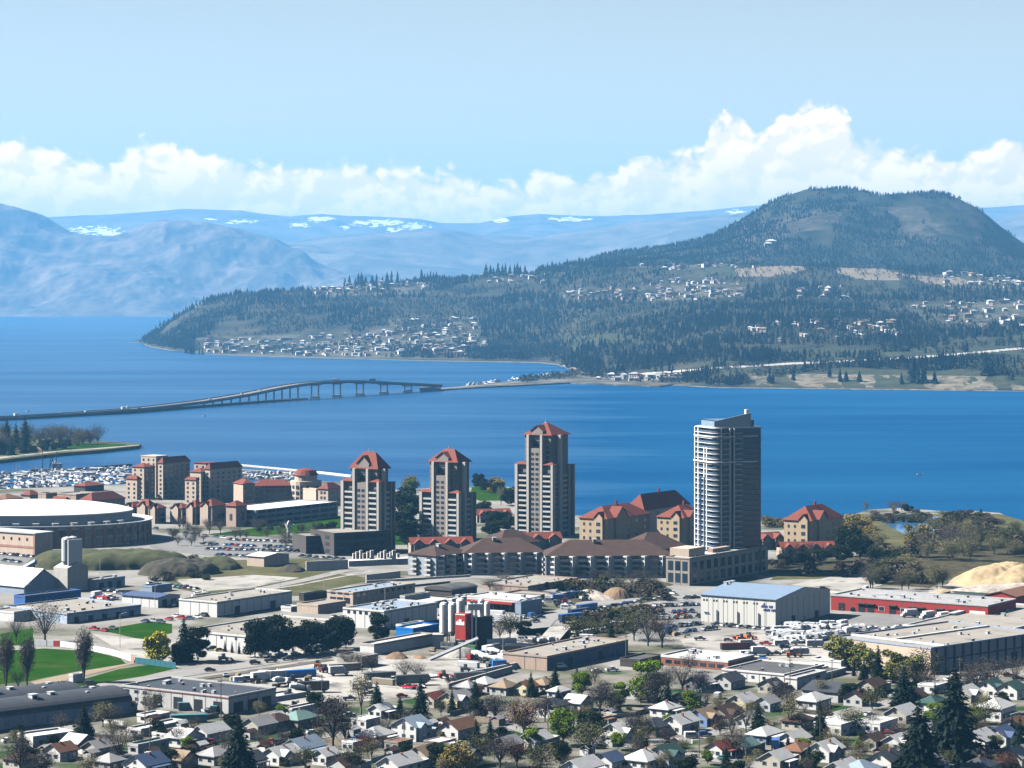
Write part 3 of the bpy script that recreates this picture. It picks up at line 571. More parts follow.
# ------------------------------------------------------------------ high rises
BALM = MB().use(pm('balcony_white', (0.50,0.49,0.47))).box(-0.5,-1,0,0.5,0,0.22).box(-0.5,-1.0,0.222,0.5,-0.9,1.05).box(-0.5,-0.899,0.222,-0.47,0,1.05).box(0.47,-0.899,0.222,0.5,0,1.05).mesh('balcony')
m_strip = pm('pale_pilaster', (0.46,0.43,0.39)); m_taupe = pm('tower_taupe', (0.215,0.178,0.155)); m_taupel = pm('tower_grey', (0.27,0.235,0.205))
def balc(root, face, pos, z, w, d, off=0.0): onface(root, face, BALM, 'balcony', pos, z, w, 1.0, 1, 1, d, off)
def tower(label, cx, cy, lx, rx, toppy, shoulder, lmk, crest):
    c, a, b = span(cx, cy, lx, rx, -34); zt = (H - GZ) - (toppy - YH) * c.y / F; hs = (H - GZ) - (shoulder - YH) * c.y / F
    r = thing('apartment_tower', label, 'apartment tower', c, R(56)); r['dims'] = (a, b, zt)
    eave = zt - crest; body = MB().use(m_taupe).box(1.2, 1.2, -0.5, a - 0.8, b - 0.8, hs).box(2.6, 0.12 * b, hs - 0.2, a - 2.2, 0.80 * b, eave)
    body.use(m_taupel)
    body.box(0.35, 0.36*b, -0.4, 1.5, 0.62*b, eave - 8)
    for y0, y1, top in ((0.0,0.055,hs+.4),(0.28,0.335,eave),(0.63,0.69,eave),(0.93,1.0,hs+.4)):
        body.use(m_strip).box(-0.35, y0*b, -0.4, 2.6, y1*b, top).use(m_taupel)
    for x0, x1, top in ((0.32,0.42,eave),(0.70,0.80,hs),(0.93,1.0,hs)): body.use(m_strip if x0 < .4 else m_taupel).box(x0*a, -0.35, -0.4, x1*a, 1.6, top)
    body.build('wall', r)
    nf = int((hs - 1) / 3.0)
    for k in range(1, nf):
        for y in (0.80, 0.17): balc(r, 'y', y * b, k * 3.0, 0.2 * b, 1.35, -1.2)
        balc(r, 'x', 0.56 * a, k * 3.0, 0.2 * a, 1.2, -1.2)
    for k in range(1, nf):
        for y in (0.78, 0.15): onface(r, 'y', PANEM, 'window', y * b, k * 3.0 + 0.3, 2.4, 2.1, a, b, 1, -1.15)
    for k in range(1, int((eave - 9) / 3.0)):
        for y in (0.43, 0.545): onface(r, 'y', PANEM, 'window', y * b, k * 3.0 + 0.9, 1.9, 1.4, a, b, 1, -0.3)
    for k in range(1, int((hs - 3) / 3.0)):
        for x in (.14, .24, .84): onface(r, 'x', PANEM, 'window', x * a, k * 3.0 + .9, 1.5, 1.4, a, b, 1, -1.16)
    for k in range(int((eave - hs) / 3.0) - 1):
        for y in (0.2, 0.74): onface(r, 'y', PANEM, 'window', y * b, hs + 1.0 + k * 3.0, 1.7, 1.5, a, b, 1, -2.55)
    onface(r, 'y', GAPM, 'opening', 0.48 * b, eave - 7, 0.22 * b, 3.4, a, b, 1, -2.5)
    onface(r, 'y', PANEM, 'window', 0.48 * b, eave - 2.8, 0.2 * b, 1.9, a, b, 1, -2.5)
    rf = hip_roof(a - 4.0, 0.72 * b, 0, crest * 0.98, r_red, 0.8)
    V = rf.v; rf.v = [(x + 2.4, y + 0.10 * b, z + eave) for x, y, z in V]
    roof = rf.build('roof', r)
    d = MB().use(m_taupel).extr_x([(0.32*b, eave-.3), (0.62*b, eave-.3), (0.62*b, eave+crest*.3), (0.47*b, eave + crest*0.72), (0.32*b, eave+crest*.3)], 2.0, 0.5*a); d.build('gable', roof)
    d = MB().use(r_red); q = [(0.29*b, eave+crest*.26), (0.47*b, eave+crest*0.74), (0.65*b, eave+crest*.26), (0.65*b, eave+crest*.26+.35), (0.47*b, eave+crest*.74+.35), (0.29*b, eave+crest*.26+.35)]
    d.extr_x(q, 1.5, 0.52*a).build('gable_roof', roof)
    for k, (y0, y1) in enumerate(((0.0,0.27),(0.7,1.0))):
        m2 = hip_roof(3.4, (y1-y0)*b, 0, 1.5, r_red, 0.4); m2.v = [(x + 0.2, y + y0*b, z + hs + 0.42) for x, y, z in m2.v]; m2.build('shoulder_roof', r)
    MB().use(m_vent).tube((a*.55, .5*b, zt-1), (a*.55, .5*b, zt+1.5), .25, .2).tube((a*.7, .58*b, zt-3), (a*.7,.58*b, zt-.5), .9, .9, 8).build('roof_vent', roof)
    lm(lmk, (lx + rx) / 2, (cy + toppy) / 2); return r
tower('taupe apartment tower with a pointed red pyramid roof, leftmost of the high rises', 379, 553, 341, 395, 452.5, 483, 'leftmost red roofed tower', 9.5)
tower('taupe apartment tower with red gabled top, middle of three red roofed towers', 459, 542, 419.5, 476, 450, 494, 'middle red roofed tower', 7.5)
tower('tallest taupe apartment tower with red gabled top left of the glass tower', 553, 538, 515, 574.5, 423, 466, 'tallest red roofed tower', 7.5)

def glass_tower():
    c = G(729, 572); c.z = GZ; s = c.y / F; r = thing('glass_tower', 'tall round cornered glass condominium tower with white balcony slabs and slanted crown', 'glass tower', c, R(20))
    A, B = 14.7, 13.8                           # half sizes before the round corner
    def outline(gx, k=6, rad=4.5):
        P = []
        for cx_, cy_, a0, rr in ((A - 3, -B + 3, -90, 3), (A - 3, B - 3, 0, 3), (-A + 4, B - 4, 90, 4), (-A + rad, -B + rad, 180, rad)):
            for j in range(k + 1):
                t = R(a0 + 90 * j / k); P.append((cx_ + (rr + gx) * math.cos(t), cy_ + (rr + gx) * math.sin(t)))
        return P
    top = (H - GZ) - (427 - YH) * c.y / F; zt = (H - GZ) - (409 - YH) * c.y / F
    gl = mat('tower_glass', (0.010,0.026,0.062), 0.14, 0.35, 0.25, spec=0.55, detail=2, stretch=(1,1,1.4))
    MB().use(gl).prism(outline(-1.6), -0.4, top).build('glazing', r)
    nf = 26; fh = (top - 6) / nf; ws = pm('tower_white', (0.70,0.71,0.72))
    slab = MB().use(ws).prism([(x, y) if x < -11.2 else (x - 1.9 if x > 8 else x, y + 1.9 if y < 0 else y - 1.9) for x, y in outline(0, 6)], 0, 0.3).mesh('floor_slab')
    rail = MB().use(pm('rail_glass', (0.075,0.105,0.15), rough=0.5, spec=0.2)); O = outline(-0.05)
    n = len(O)
    for i in range(n):
        x, y = O[i]; x2, y2 = O[(i + 1) % n]
        if x < -11.1 and x2 < -11.1: rail.add([(x,y,.42),(x2,y2,.42),(x2,y2,1.45),(x,y,1.45),(x*.985,y*.985,.42),(x2*.985,y2*.985,.42),(x2*.985,y2*.985,1.45),(x*.985,y*.985,1.45)], [(0,1,2,3),(5,4,7,6),(3,2,6,7)])
    railm = rail.mesh('balcony_rail')
    for k in range(nf + 1):
        f = link('floor_slab', slab, r, (0, 0, 6 + k * fh)); 
        if k < nf: link('balcony_rail', railm, f)
    spm = MB().use(pm('spandrel', (0.035,0.055,0.10))).prism(outline(-1.54), 0, 0.35).mesh('spandrel')
    bay = MB().use(ws).box(-2.6,-B-.1,0,1.6,-B+1.7,.26).use(MATS['rail_glass']).box(-2.6,-B-.1,.27,1.6,-B,1.2).use(ws).box(-9.6,-B-.1,0,-6.2,-B+1.7,.26).use(MATS['rail_glass']).box(-9.6,-B-.1,.27,-6.2,-B,1.2).mesh('balcony')
    bay2 = MB().use(ws).box(A-1.7,-3,0,A+.25,3.5,.26).use(MATS['rail_glass']).box(A+.15,-3,.27,A+.25,3.5,1.2).mesh('balcony')
    for k in range(nf): link('balcony', bay2, r, (0, 0, 6.02 + k * fh))
    for k in range(nf): link('spandrel', spm, r, (0, 0, 6.0 + k * fh)); link('balcony', bay, r, (0, 0, 6.02 + k * fh))
    fin = lambda x0, y0, x1, y1, z0, z1, m=ws: MB().use(m).box(x0, y0, z0, x1, y1, z1).build('white_column', r)
    for y in (-B + 9.5, -1.0, 6.5, B - 3): fin(-A - .12, y - .45, -A + 1.4, y + .45, 0, top - 10 if y < 0 else top)
    for x in (-10.4, -5.6, -3.1): fin(x - .22, -B + .2, x + .22, -B + 1.7, 0, top, ws)
    blk = MB().use(gl)
    for y0, y1 in ((-B + 11.5, -B + 13.0), (2.2, 4.6)): blk.box(-A - .15, y0, 0, -A + 1.5, y1, top * 0.66)
    blk.build('bay_glazing', r)
    fl = lambda g: [(x, y) if x < -4.5 else (x - g - 1.4 if x > 8 else x, y + g + 1.4 if y < 0 else y - g - 1.4) for x, y in outline(g)]
    MB().use(ws).prism(fl(.9), top * 0.765, top * 0.765 + 0.6).build('cornice', r); MB().use(ws).prism(fl(.6), top * 0.94, top * 0.94 + 0.5).build('cornice', r)
    MB().use(ws).prism(outline(-1.2), top, top + 0.6).build('roof', r)
    MB().use(gl).box(-A + 3, -B + 4, top + .6, A - 5, B - 4, top + 4.0).build('penthouse', r)
    cr = MB().use(pm('crown_panel', (0.20,0.28,0.36), rough=0.3, spec=0.5)).extr_y([(-A + 1.5, top + .6), (A - 7, top + .6), (A - 7, zt - 1.6), (-A + 1.5, top + 3.6)], -B + 3.2, -B + 4.0)
    cr.box(-A + 1.5, -B + 4.01, top + .6, -A + 2.3, B - 8, top + 3.6)
    cr.build('slanted_crown', r)
    MB().use(m_white).box(A - 9, -B + 5, top + 4, A - 7.4, -B + 7, zt).build('roof_vent', r)
    lm('glass tower', 728, 480); return r
glass_tower()
# podium of the glass tower, two storeys of tall dark windows
pod = bld('podium_building', 'tan two storey parking podium with tall dark windows at the glass tower foot', 'podium', 689.5, 586, 666, 768, 27, pm('podium_stone', (0.34,0.30,0.25)), r_pale, lmk='podium of the glass tower',
    wy=[(PANEM,'window',3,1.4,6.0,2,2.9,4.6,.6,.6)], wx=[(PANEM,'window',11,1.2,5.9,2,3.8,4.4)])
MB().use(w_cream).box(8,5,13,24,16,17.5).build('roof_room', pod[0]); MB().use(w_tan).box(34,6,13,52,9,15.5).build('roof_room', pod[0])

# ------------------------------------------------------------------ condos with red and brown roofs
def gable_unit(root, face, pos, wd, h, rise, wall, roof, dep, depin, m='front_gable'):
    """a gabled bay standing out of a long wall"""
    mb = MB().use(wall); o = 0.45
    if face == 'x':
        mb.box(pos-wd/2, -dep, -0.3, pos+wd/2, 0.2, h).extr_y([(pos-wd/2, h), (pos+wd/2, h), (pos, h+rise)], -dep, 0.2)
        g = mb.build(m, root); P = [(pos-wd/2-o, h-o*.5), (pos, h+rise), (pos+wd/2+o, h-o*.5), (pos+wd/2+o, h-o*.5+.25), (pos, h+rise+.28), (pos-wd/2-o, h-o*.5+.25)]
        MB().use(roof).extr_y(P, -dep-o, depin).build('gable_roof', g)
    else:
        mb.box(-dep, pos-wd/2, -0.3, 0.2, pos+wd/2, h).extr_x([(pos-wd/2, h), (pos+wd/2, h), (pos, h+rise)], -dep, 0.2)
        g = mb.build(m, root); P = [(pos-wd/2-o, h-o*.5), (pos, h+rise), (pos+wd/2+o, h-o*.5), (pos+wd/2+o, h-o*.5+.25), (pos, h+rise+.28), (pos-wd/2-o, h-o*.5+.25)]
        MB().use(roof).extr_x(P, -dep-o, depin).build('gable_roof', g)
    return g
def condo(label, cx, cy, lx, rx, eavepy, rise, wall, roof, lmk=None, gab=True, th=-34, floors=4, chim=True):
    s = G(cx, cy).y / F; r, a, b, h = bld('condo_block', label, 'condo block', cx, cy, lx, rx, cy - eavepy, wall, roof, th, kind='hip', rise=rise, lmk=lmk)
    f = h / (floors + .3)
    if gab:
        g = gable_unit(r, 'y', b * 0.28, b * 0.30, h + 0.4, b * .17, wall, roof, 1.2, a * .4)
        for k in range(floors): onface(r, 'y', PANEM, 'window', b * .28, k * f + 1.0, b * .14, f * .5, a, b, 1, 1.2)
        gable_unit(r, 'x', a * 0.3, a * 0.26, h + 0.4, a * .12, wall, roof, 1.2, b * .3)
    rows(r, 'y', PANEM, 'window', 2, 1.0, f, floors, 1.3, f * .4, a, b, b*.5, 1)
    rows(r, 'x', PANEM, 'window', 4, 1.0, f, floors, 1.6, f * .45, a, b, a*.2, 1)
    if chim: MB().use(r_red).box(a*.5, b*.45, h+rise-1, a*.5+1.2, b*.45+1.2, h+rise+2.2).build('chimney', r)
    return r, a, b, h
condo('cream condo block with red hip roof just right of the tallest red roofed tower', 607, 549, 579.5, 650, 519, 6.5, w_yellow, r_red, 'cream red roofed condos')
condo('largest red roofed condo wing with a cream gable, behind the two cream blocks', 644, 534, 625, 690, 510, 9.0, w_cream, r_red, None, False)
condo('cream condo block with red hip roof, directly left of the glass tower', 684, 546, 657, 708, 518, 6.5, w_yellow, r_red)
condo('cream condo block with red hip roof standing alone right of the glass tower', 812, 552, 784, 843, 521, 7.5, w_yellow, r_red, 'lone red roofed condo')
def lowrow(label, cx, cy, rx, n, hgt, wall, roof, th, wd=None, cat='row house'):
    c, a, _ = span(cx, cy, None, rx, th); b = 11.0
    r = thing('townhouse_row', label, cat, c, R(90 + th)); MB().use(wall).box(0,0,-.5,a,b,hgt).build('wall', r); gable_roof(a, b, hgt, 3.2, roof, 'x').build('roof', r)
    for k in range(n):
        p = a * (k + .5) / n; gable_unit(r, 'x', p, a / n * .62, hgt + .2, 2.4, wall, roof, 1.6, b * .45); onface(r, 'x', PANEM, 'window', p, hgt - 2.2, 1.8, 1.8, a, b, 1, 1.6); onface(r, 'x', GAPM, 'doorway', p, 0, 2.2, 2.3, a, b, 1, 1.6)
    return r
lowrow('row of red gabled townhouses below the middle red roofed tower', 411, 558, 473, 4, 7.5, w_brown, r_red, -80)
lowrow('row of red gabled townhouses below the tallest red roofed tower', 513, 553, 562, 3, 7.5, w_brown, r_red, -75)
lowrow('row of small red gabled townhouses before the lone red roofed condo', 782, 558, 836, 4, 5.0, w_tan, r_red, -80)
lowrow('small red roofed townhouses between glass tower and lone red roofed condo', 759, 550, 784, 2, 6.0, w_tan, r_red, -60)
lowrow('red gabled townhouses beside the lawn right of middle tower', 477, 523, 512, 3, 5.0, w_cream, r_red, -70)
def brown_condo(label, cx, cy, lx, rx, eave, rise, th, nb, lmk=None, b=None):
    r, a, b, h = bld('condo_block', label, 'condo block', cx, cy, lx, rx, cy - eave, pm('condo_siding', (0.34,0.36,0.39)), r_brown, th, kind='hip', rise=rise, lmk=lmk, b=b); f = h / 4.2
    for i in range(nb):                              # pale bays with a small hip roof, railed balconies between
        p = a * (i + .5) / nb; w_ = a / nb * .42
        w_ = a / nb * .62; P0, P1 = (p - w_/2, 0), (p - w_*.08, -w_*.40)
        bay = MB().use(w_white).prism([(p - w_/2, .1), P1, (p + w_*.42, .1)], -.4, h - .1).build('bay', r)
        for k in range(4):
            for q in (.3, .7): link('window', PANEM, r, (P0[0] + (P1[0] - P0[0]) * q, P1[1] * q, k * f + 1.0), math.atan2(P1[1], P1[0] - P0[0]), (1.3, 1, 1.5))
            if i < nb - 1: balc(r, 'x', p + a / nb / 2, k * f + .3, a / nb * .5, 1.5); onface(r, 'x', PANEM, 'window', p + a / nb / 2, k * f + .6, a / nb * .4, 2.0, a, b)
    for k in range(4):
        for q in (.25, .75): balc(r, 'y', q * b, k * f + .3, b * .22, 1.5); onface(r, 'y', PANEM, 'window', q * b, k * f + .6, b * .16, 2, a, b)
    link('roof_vent', VENTM, r, (a * .4, b * .4, h + rise - 1), 0, (2, 2, 2)); return r
brown_condo('brown roofed white condo block at the left end of the long row', 436, 577, 408, 470, 556, 4.5, -40, 3, 'left brown roofed condos')
brown_condo('middle brown roofed condo block with white bays in the long row', 464, 575, 452, 545, 553, 6.5, -83, 5, None, 24)
brown_condo('longest brown roofed condo block with white bays left of the podium', 546, 578, 536, 672, 556, 7.0, -87, 7, 'long brown roofed condos', 26)
r_, a_, b_, h_ = bld('condo_block', 'brown hip roofed condo wing behind the middle of the brown roofed row', 'condo block', 500, 562, 470, 540, 18, MATS['condo_siding'], r_brown, -55, kind='hip', rise=6.5, b=20)
bld('condo_block', 'brown hip roofed condo wing rising behind the longest brown roofed block', 'condo block', 640, 566, 612, 690, 16, MATS['condo_siding'], r_brown, -60, kind='hip', rise=8, b=26)

# ------------------------------------------------------------------ lakeside hotels and shops
def hotel_block(r, x0, y0, x1, y1, h, wall, roof=None, rise=3, pent=0):
    g = MB().use(wall).box(x0, y0, -.5, x1, y1, h).build('wing', r)
    if roof:
        m_ = hip_roof(x1-x0, y1-y0, 0, rise, roof, .5); m_.v = [(x + x0, y + y0, z + h + .02) for x, y, z in m_.v]; m_.build('wing_roof', g)
    else: MB().use(wall).box(x0-.2, y0-.2, h, x1+.2, y1+.2, h+.7).build('parapet', g)
    n = int(h // 3.1)
    for k in range(n):
        for i in range(max(1, int((y1 - y0) // 4.5))):
            w_ = link('window', PANEM, g, (x0, y0 + (y1-y0)*(i+.5)/max(1, int((y1-y0)//4.5)), .9 + k*3.1), R(-90), (1.6, 1, 1.6))
        if k % 2 == 0 or True:
            m_ = max(1, int((x1 - x0) // 5))
            for i in range(m_): link('window', PANEM, g, (x0 + (x1-x0)*(i+.5)/m_, y0, .9 + k*3.1), 0, (1.8, 1, 1.6))
    return g
def hotel(label, lx, rx, by, spec, lmk):
    """spec: (lx, cx, cy, rx, toppy, roof, rise)"""
    c = G(lx, by); r = thing('hotel', label, 'hotel', c, R(56))
    inv = Matrix.Rotation(R(-56), 3, 'Z')
    for (l, cx, cy, rx_, top, rf, rise) in spec:
        cc, a, b = span(cx, cy, l, rx_, -34); p = inv @ (cc - c); h = (cy - top) * cc.y / F
        hotel_block(r, p.x, p.y, p.x + a, p.y + b, h, w_cream if rf != 2 else w_tan, r_red if rf else None, rise)
    lm(lmk, (lx + rx) / 2, by - 20)
hotel('cream lakeside hotel tower with a tall stair core and red roofs, left one', 126, 190, 500, [(126,137,500,141,479,1,2.5),(132,144,499,155,467,1,2.5),(141,156,497,168,457,0,0),(158,163,500,190,463,1,4)], 'left cream hotel tower')
hotel('broader cream lakeside hotel tower with red roofs, right of the taller one', 185, 242, 503, [(185,196,504,199,480,1,2),(190,201,503,212,472,1,2.5),(194,206,500,218,463,2,0),(205,210,503,242,469,1,4)], 'right cream hotel tower')
SH = [(124,133,522,146,507,3),(137,149,523,156,506,4),(150,158,524,166,508,2.5),(170,182,524,192,508,3),(186,196,525,206,507,4),(200,212,526,226,506,4)]
for k, (l, c_, cy_, r_x, ev, rs) in enumerate(SH):
    nm = ['leftmost', 'second', 'third', 'fourth', 'fifth', 'sixth'][k]
    r, a, b, h = bld('shop_building', nm + ' from the left of the tan red roofed shops before the hotels' if k else 'leftmost of the tan red roofed shops before the hotels', 'shop', c_, cy_, l, r_x, cy_ - ev, w_cream if k % 2 else w_tan, r_red, kind='hip', rise=rs, wy=[(PANEM,'window',2,1,4,2,2.2,2.2),(GAPM,'doorway',1,0,1,1,3,2.6)], wx=[(PANEM,'window',3,1,4,2,2.0,2.2)])
    gable_unit(r, 'y', b * .5, b * .5, h, 2.5, w_cream, r_red, 1.0, a * .4)
lm('red roofed shops', 172, 515)
bld('shop_building', 'tan square corner tower with red cap at the right of the shops', 'shop tower', 236, 527, 226, 247, 21, w_tan, r_red, kind='hip', rise=3, wx=[(PANEM,'window',1,4,4,1,4,5)], wy=[(PANEM,'window',1,4,4,1,2,4)])
bld('shop_building', 'wide tan hall with a big red hip roof behind the arena', 'hall', 92, 514, 79, 125, 13, w_tan, r_red, kind='hip', rise=5, lmk='wide red roofed hall', wy=[(PANEM,'window',2,1,4,2,2,2)])
bld('shop_building', 'small tan red roofed building between the arena and wide hall', 'shop', 62, 511, 50, 72, 9, w_tan, r_red, kind='gable_y', rise=3, wy=[(PANEM,'window',2,1,3,1,2,2)])
bld('shop_building', 'square tan building with a small flat tower behind the arena', 'shop', 46, 506, 38, 57, 12, w_tan, r_tan)
bld('shop_building', 'tan building with a red cap at the marina behind the arena', 'shop', 30, 504, 21, 41, 9, w_tan, r_red, kind='hip', rise=3)
bld('shop_building', 'long low tan flat roofed hall beside the marina', 'hall', 76, 503, 56, 100, 8, w_tan, r_tan, wx=[(PANEM,'window',8,1,3,1,2,2)])
bld('shop_building', 'low red roofed marina shed at the edge of the boats', 'shed', 85, 492, 74, 104, 6, w_dark, r_red, kind='hip', rise=2.5)
bld('shop_building', 'long low red roofed building at the far left beyond the arena', 'shop', 6, 505, -8, 22, 6, w_tan, r_rust, kind='hip', rise=3)
bld('hotel_wing', 'four storey tan hotel wing with a long red roof behind the parkade', 'hotel wing', 252, 503, 246, 295, 17, w_tan, r_red, -78, b=16, kind='hip', rise=4, wx=[(PANEM,'window',11,1,3.1,4,1.8,1.7)], lmk='red roofed hotel wing')
bld('hotel_wing', 'tan hotel block between the right cream hotel and long red wing', 'hotel wing', 243, 505, 238, 255, 21, w_tan, r_red, -60, b=16, kind='hip', rise=3, wx=[(PANEM,'window',3,1,3.1,5,1.8,1.7)])
c = G(306, 502); r = thing('round_hotel_pavilion', 'round cream hotel pavilion with red conical cap behind the parkade', 'hotel pavilion', c, 0)
MB().use(w_cream).lathe([(11,-.5),(11,15),(8,15.05),(8,19)], 20).build('wall', r); MB().use(r_red).lathe([(8.9,19),(6.5,22.5),(.4,24)], 16).build('roof', r)
for k in range(9):
    t = R(180 + k * 20); 
    for z in (2, 6, 10): link('window', PANEM, r, (11 * math.cos(t), 11 * math.sin(t), z), t + R(90), (2, 1.5, 2.2))
bld('hotel_wing', 'cream hotel wing with plain sunny wall beside the round pavilion', 'hotel wing', 316, 505, 303, 322, 15, w_cream, r_tan, th=-50)
bld('hotel_wing', 'tan hotel wing with red hip roof left of the leftmost tower', 'hotel wing', 328, 506, 318, 342, 17, w_cream, r_red, kind='hip', rise=4, wx=[(PANEM,'window',2,1,3.5,3,1.8,1.9)], wy=[(PANEM,'window',2,1,3.5,3,1.8,1.9)])
bld('parkade', 'long three level parking structure with white top deck before the hotel', 'parkade', 256, 526, 247, 338, 15, pm('parkade_conc', (0.30,0.31,0.33)), r_white, b=34, wx=[(GAPM,'opening',9,1.0,3.4,3,7.6,1.7)], wy=[(GAPM,'opening',3,1.0,3.4,3,7,1.7)], lmk='white decked parkade')
bld('parkade', 'dark three storey parkade under the leftmost red roofed tower', 'parkade', 334, 556, 327, 390, 22, w_dark, r_tan, -60, b=30, wx=[(GAPM,'opening',6,1.2,3.8,3,5,2.2)], wy=[(GAPM,'opening',2,1.2,3.8,3,5,2)], lmk='dark parkade')
bld('parkade', 'lower dark parkade end section left of the dark three storey one', 'parkade', 306, 554, 302, 332, 17, w_dark, r_tan, -65, b=22, wx=[(GAPM,'opening',3,1.2,4,2,5,2.2)])

# white sculpture on the green
c = G(288, 537); r = thing('sculpture', 'tall white abstract sculpture on the lawn before the parkade', 'sculpture', c, 0); mw = pm('sculpture_white', (0.8,0.8,0.8))
MB().use(mw).tube((0,0,-.2),(0.3,0,6),1.0,.7,8).build('post', r)
sk = MB().use(mw).tube((0.2,0,5),(-1.6,0,8.2),1.0,.5,8).tube((.2,0,5.4),(3.6,0,7.6),.9,.3,8).tube((-.6,0,6.5),(.6,0,9.8),.9,.35,8).tube((.3,0,5),(2.6,0,4.7),.7,.25,8); sk.build('wing', r)
# ------------------------------------------------------------------ arena
def arena():
    Yc = 1558.0; Xc = (32 - 512) * Yc / F; r = thing('arena', 'huge oval arena with white roof and dark windowed brick ring wall', 'arena', (Xc, Yc, GZ), 0)
    RX, RY = 59.0, 45.0; br = pm('arena_brick', (0.62,0.48,0.38)); brd = pm('arena_red_brick', (0.42,0.23,0.17))
    MB().use(br).lathe([(1,-.5),(1,11.6)], 72, sx=RX+11, sy=RY+11).build('ring_wall', r)
    MB().use(pm('deck_grey', (0.34,0.36,0.38))).lathe([(1,11.65),(1,12.3),(.97,12.3),(.96,11.8)], 72, sx=RX+11.6, sy=RY+11.6).build('terrace', r)
    MB().use(m_white).lathe([(1.0,11.9),(1.0,12.6),(.985,12.6),(.985,11.9)], 72, sx=RX+12, sy=RY+12, cap=False).build('rim', r)
    MB().use(pm('arena_drum', (0.42,0.44,0.45))).lathe([(1,11.5),(1,17.2)], 72, sx=RX, sy=RY).build('drum', r)
    MB().use(mat('arena_roof_white', (0.74,0.74,0.73), 0.6, 0.04, 0.1)).lathe([(1.01,17.2),(1.01,18.0),(.9,19.6),(.7,21.4),(.4,22.8),(.02,23.3)], 72, sx=RX, sy=RY).build('roof', r)
    for k in range(30):
        t = R(176 + 6.3 * k); x, y = (RX + 11) * math.cos(t), (RY + 11) * math.sin(t); nrm = math.atan2(y / (RY+11)**2, x / (RX+11)**2)
        if k > 14:
            p = MB().use(brd).box(-1.1, -.9, -.4, 1.1, .2, 11.4).build('brick_pier', r); p.location = (x, y, 0); p.rotation_euler = (0, 0, nrm + R(90))
        t2 = R(176 + 6.3 * (k + .5)); x, y = (RX + 11) * math.cos(t2), (RY + 11) * math.sin(t2); nrm = math.atan2(y / (RY+11)**2, x / (RX+11)**2)
        if k > 14:
            for z, hh in ((6.2, 3.8), (1.2, 3.6)): link('window', PANEM, r, (x, y, z), nrm + R(90), (3.9, 3, hh))
        else:
            for z in (7.6,): link('window', PANEM, r, (x, y, z), nrm + R(90), (1.3, 4, 1.5))
    for k in range(14):
        t = R(200 + 10 * k); v_ = link('air_unit', VENTM, r, ((RX + 5.5) * math.cos(t), (RY + 5.5) * math.sin(t), 12), t, [2.4, 3.4, 2.2])
    q = G(35, 557) - Vector((Xc, Yc, GZ)); sw = MB().use(br).box(0, 0, -.4, 14, 48, 12.6).use(brd).box(-.15, 0, 4.6, -.004, 48, 5.8).box(-.15, 0, -.3, -.004, 1.4, 12.6).build('side_wing', r, q, R(56))
    MB().use(m_vent).box(-.5, -.5, 12.6, 14.5, 48, 13.2).build('wing_roof', sw)
    for y in (6, 12, 18, 24, 30, 36, 42): link('window', PANEM, sw, (0, y, 8.6), R(-90), (1.3, 1, 1.6))
    lm('white roofed arena', 70, 525)
arena()
# ------------------------------------------------------------------ industrial buildings
B = bld
W_ = lambda n, z, w, h, nz=1, dz=3.2: (PANEM, 'window', n, z, dz, nz, w, h)
D_ = lambda n, w=3.5, h=3.6: (GAPM, 'loading_door', n, 0, 1, 1, w, h)
r, a, b, h = B('warehouse', 'big pale panelled warehouse with low blue gable roof and blue sign', 'warehouse', 775.5, 627, 701, 830, 27, w_ware, r_blue, kind='gable_y', rise=3.2, lmk='blue roofed warehouse', vents=0)
for i in range(7):
    for q in (-.012, .012) if i else (.012,): onface(r, 'y', WINM, 'window', b * (.13 + i * .135 + q * 1.6), h - 2.6, .9, .9, a, b)
seamm = MB().use(pm('panel_seam', (.42,.42,.40))).box(-.5,-.05,0,.5,.05,1).mesh('panel_seam')
for i in range(7): onface(r, 'y', seamm, 'panel_seam', b * (.12 + .13 * i), 0, .12, h - .2, a, b)
sg = MB().use(pm('sign_blue', (0.02,0.06,0.30)))
x = -2.9
for wd, ln, z, x0 in ((.42, 12, 1.15, -3.0), (.42, 12, 0.0, -1.9)):
    for i in range(ln):
        if i in (7,): continue
        q = x0 + i * .46; hh = .85 if i % 3 else .62
        sg.box(q, -.1, z, q + .13, -.02, z + hh).box(q + .131, -.1, z + hh - .14, q + .36, -.02, z + hh)
        if i % 2: sg.box(q + .231, -.1, z, q + .36, -.02, z + hh - .141)
o = sg.build('sign_lettering', r, (-.02, 3.9, h * .56), R(-90)); o.scale = (1.05, 1, 1.3)
o = link('sign_lettering', o.data, r, (-.02, b - 2.9, h * .28), R(-90), (.42, 1, .55))
for x in (.3, .36, .42): link('roof_vent', VENTM, r, (a * x + 5, b * .97, h + 1.6), 0, (1.6, 1.6, 3))
for i in (.22, .5, .78): MB().use(m_dark).tube((-.3, b * (1 - i), 0), (-.3, b * (1 - i), 5.5), .22).build('downpipe', r)
r, a, b, h = B('warehouse', 'long red clad warehouse with pale flat roof and loading docks', 'warehouse', 988, 621.5, 831, 1016, 15, w_red, r_grey, edge=r_pale, lmk='long red warehouse', vents=9)
canm = MB().use(w_dark).box(-.5,-.9,0,.5,-.1,1).mesh('canopy')
for i, p in enumerate((.93,.80,.74,.60,.47,.42,.30,.22)):
    onface(r, 'y', GAPM, 'loading_door', b * p, 0, 3.2, 3.6, a, b)
    if i: onface(r, 'y', canm, 'canopy', b * p, 3.8, 4.2, .5, a, b)
for p in (.1, .53, .67): onface(r, 'y', WINM, 'window', b * p, 1.2, 3, 2, a, b)
onface(r, 'y', MB().use(m_white).box(-.5,-.08,0,.5,.05,1).mesh('shutter_door'), 'shutter_door', b * .065, .1, 7.5, 4.2, a, b)
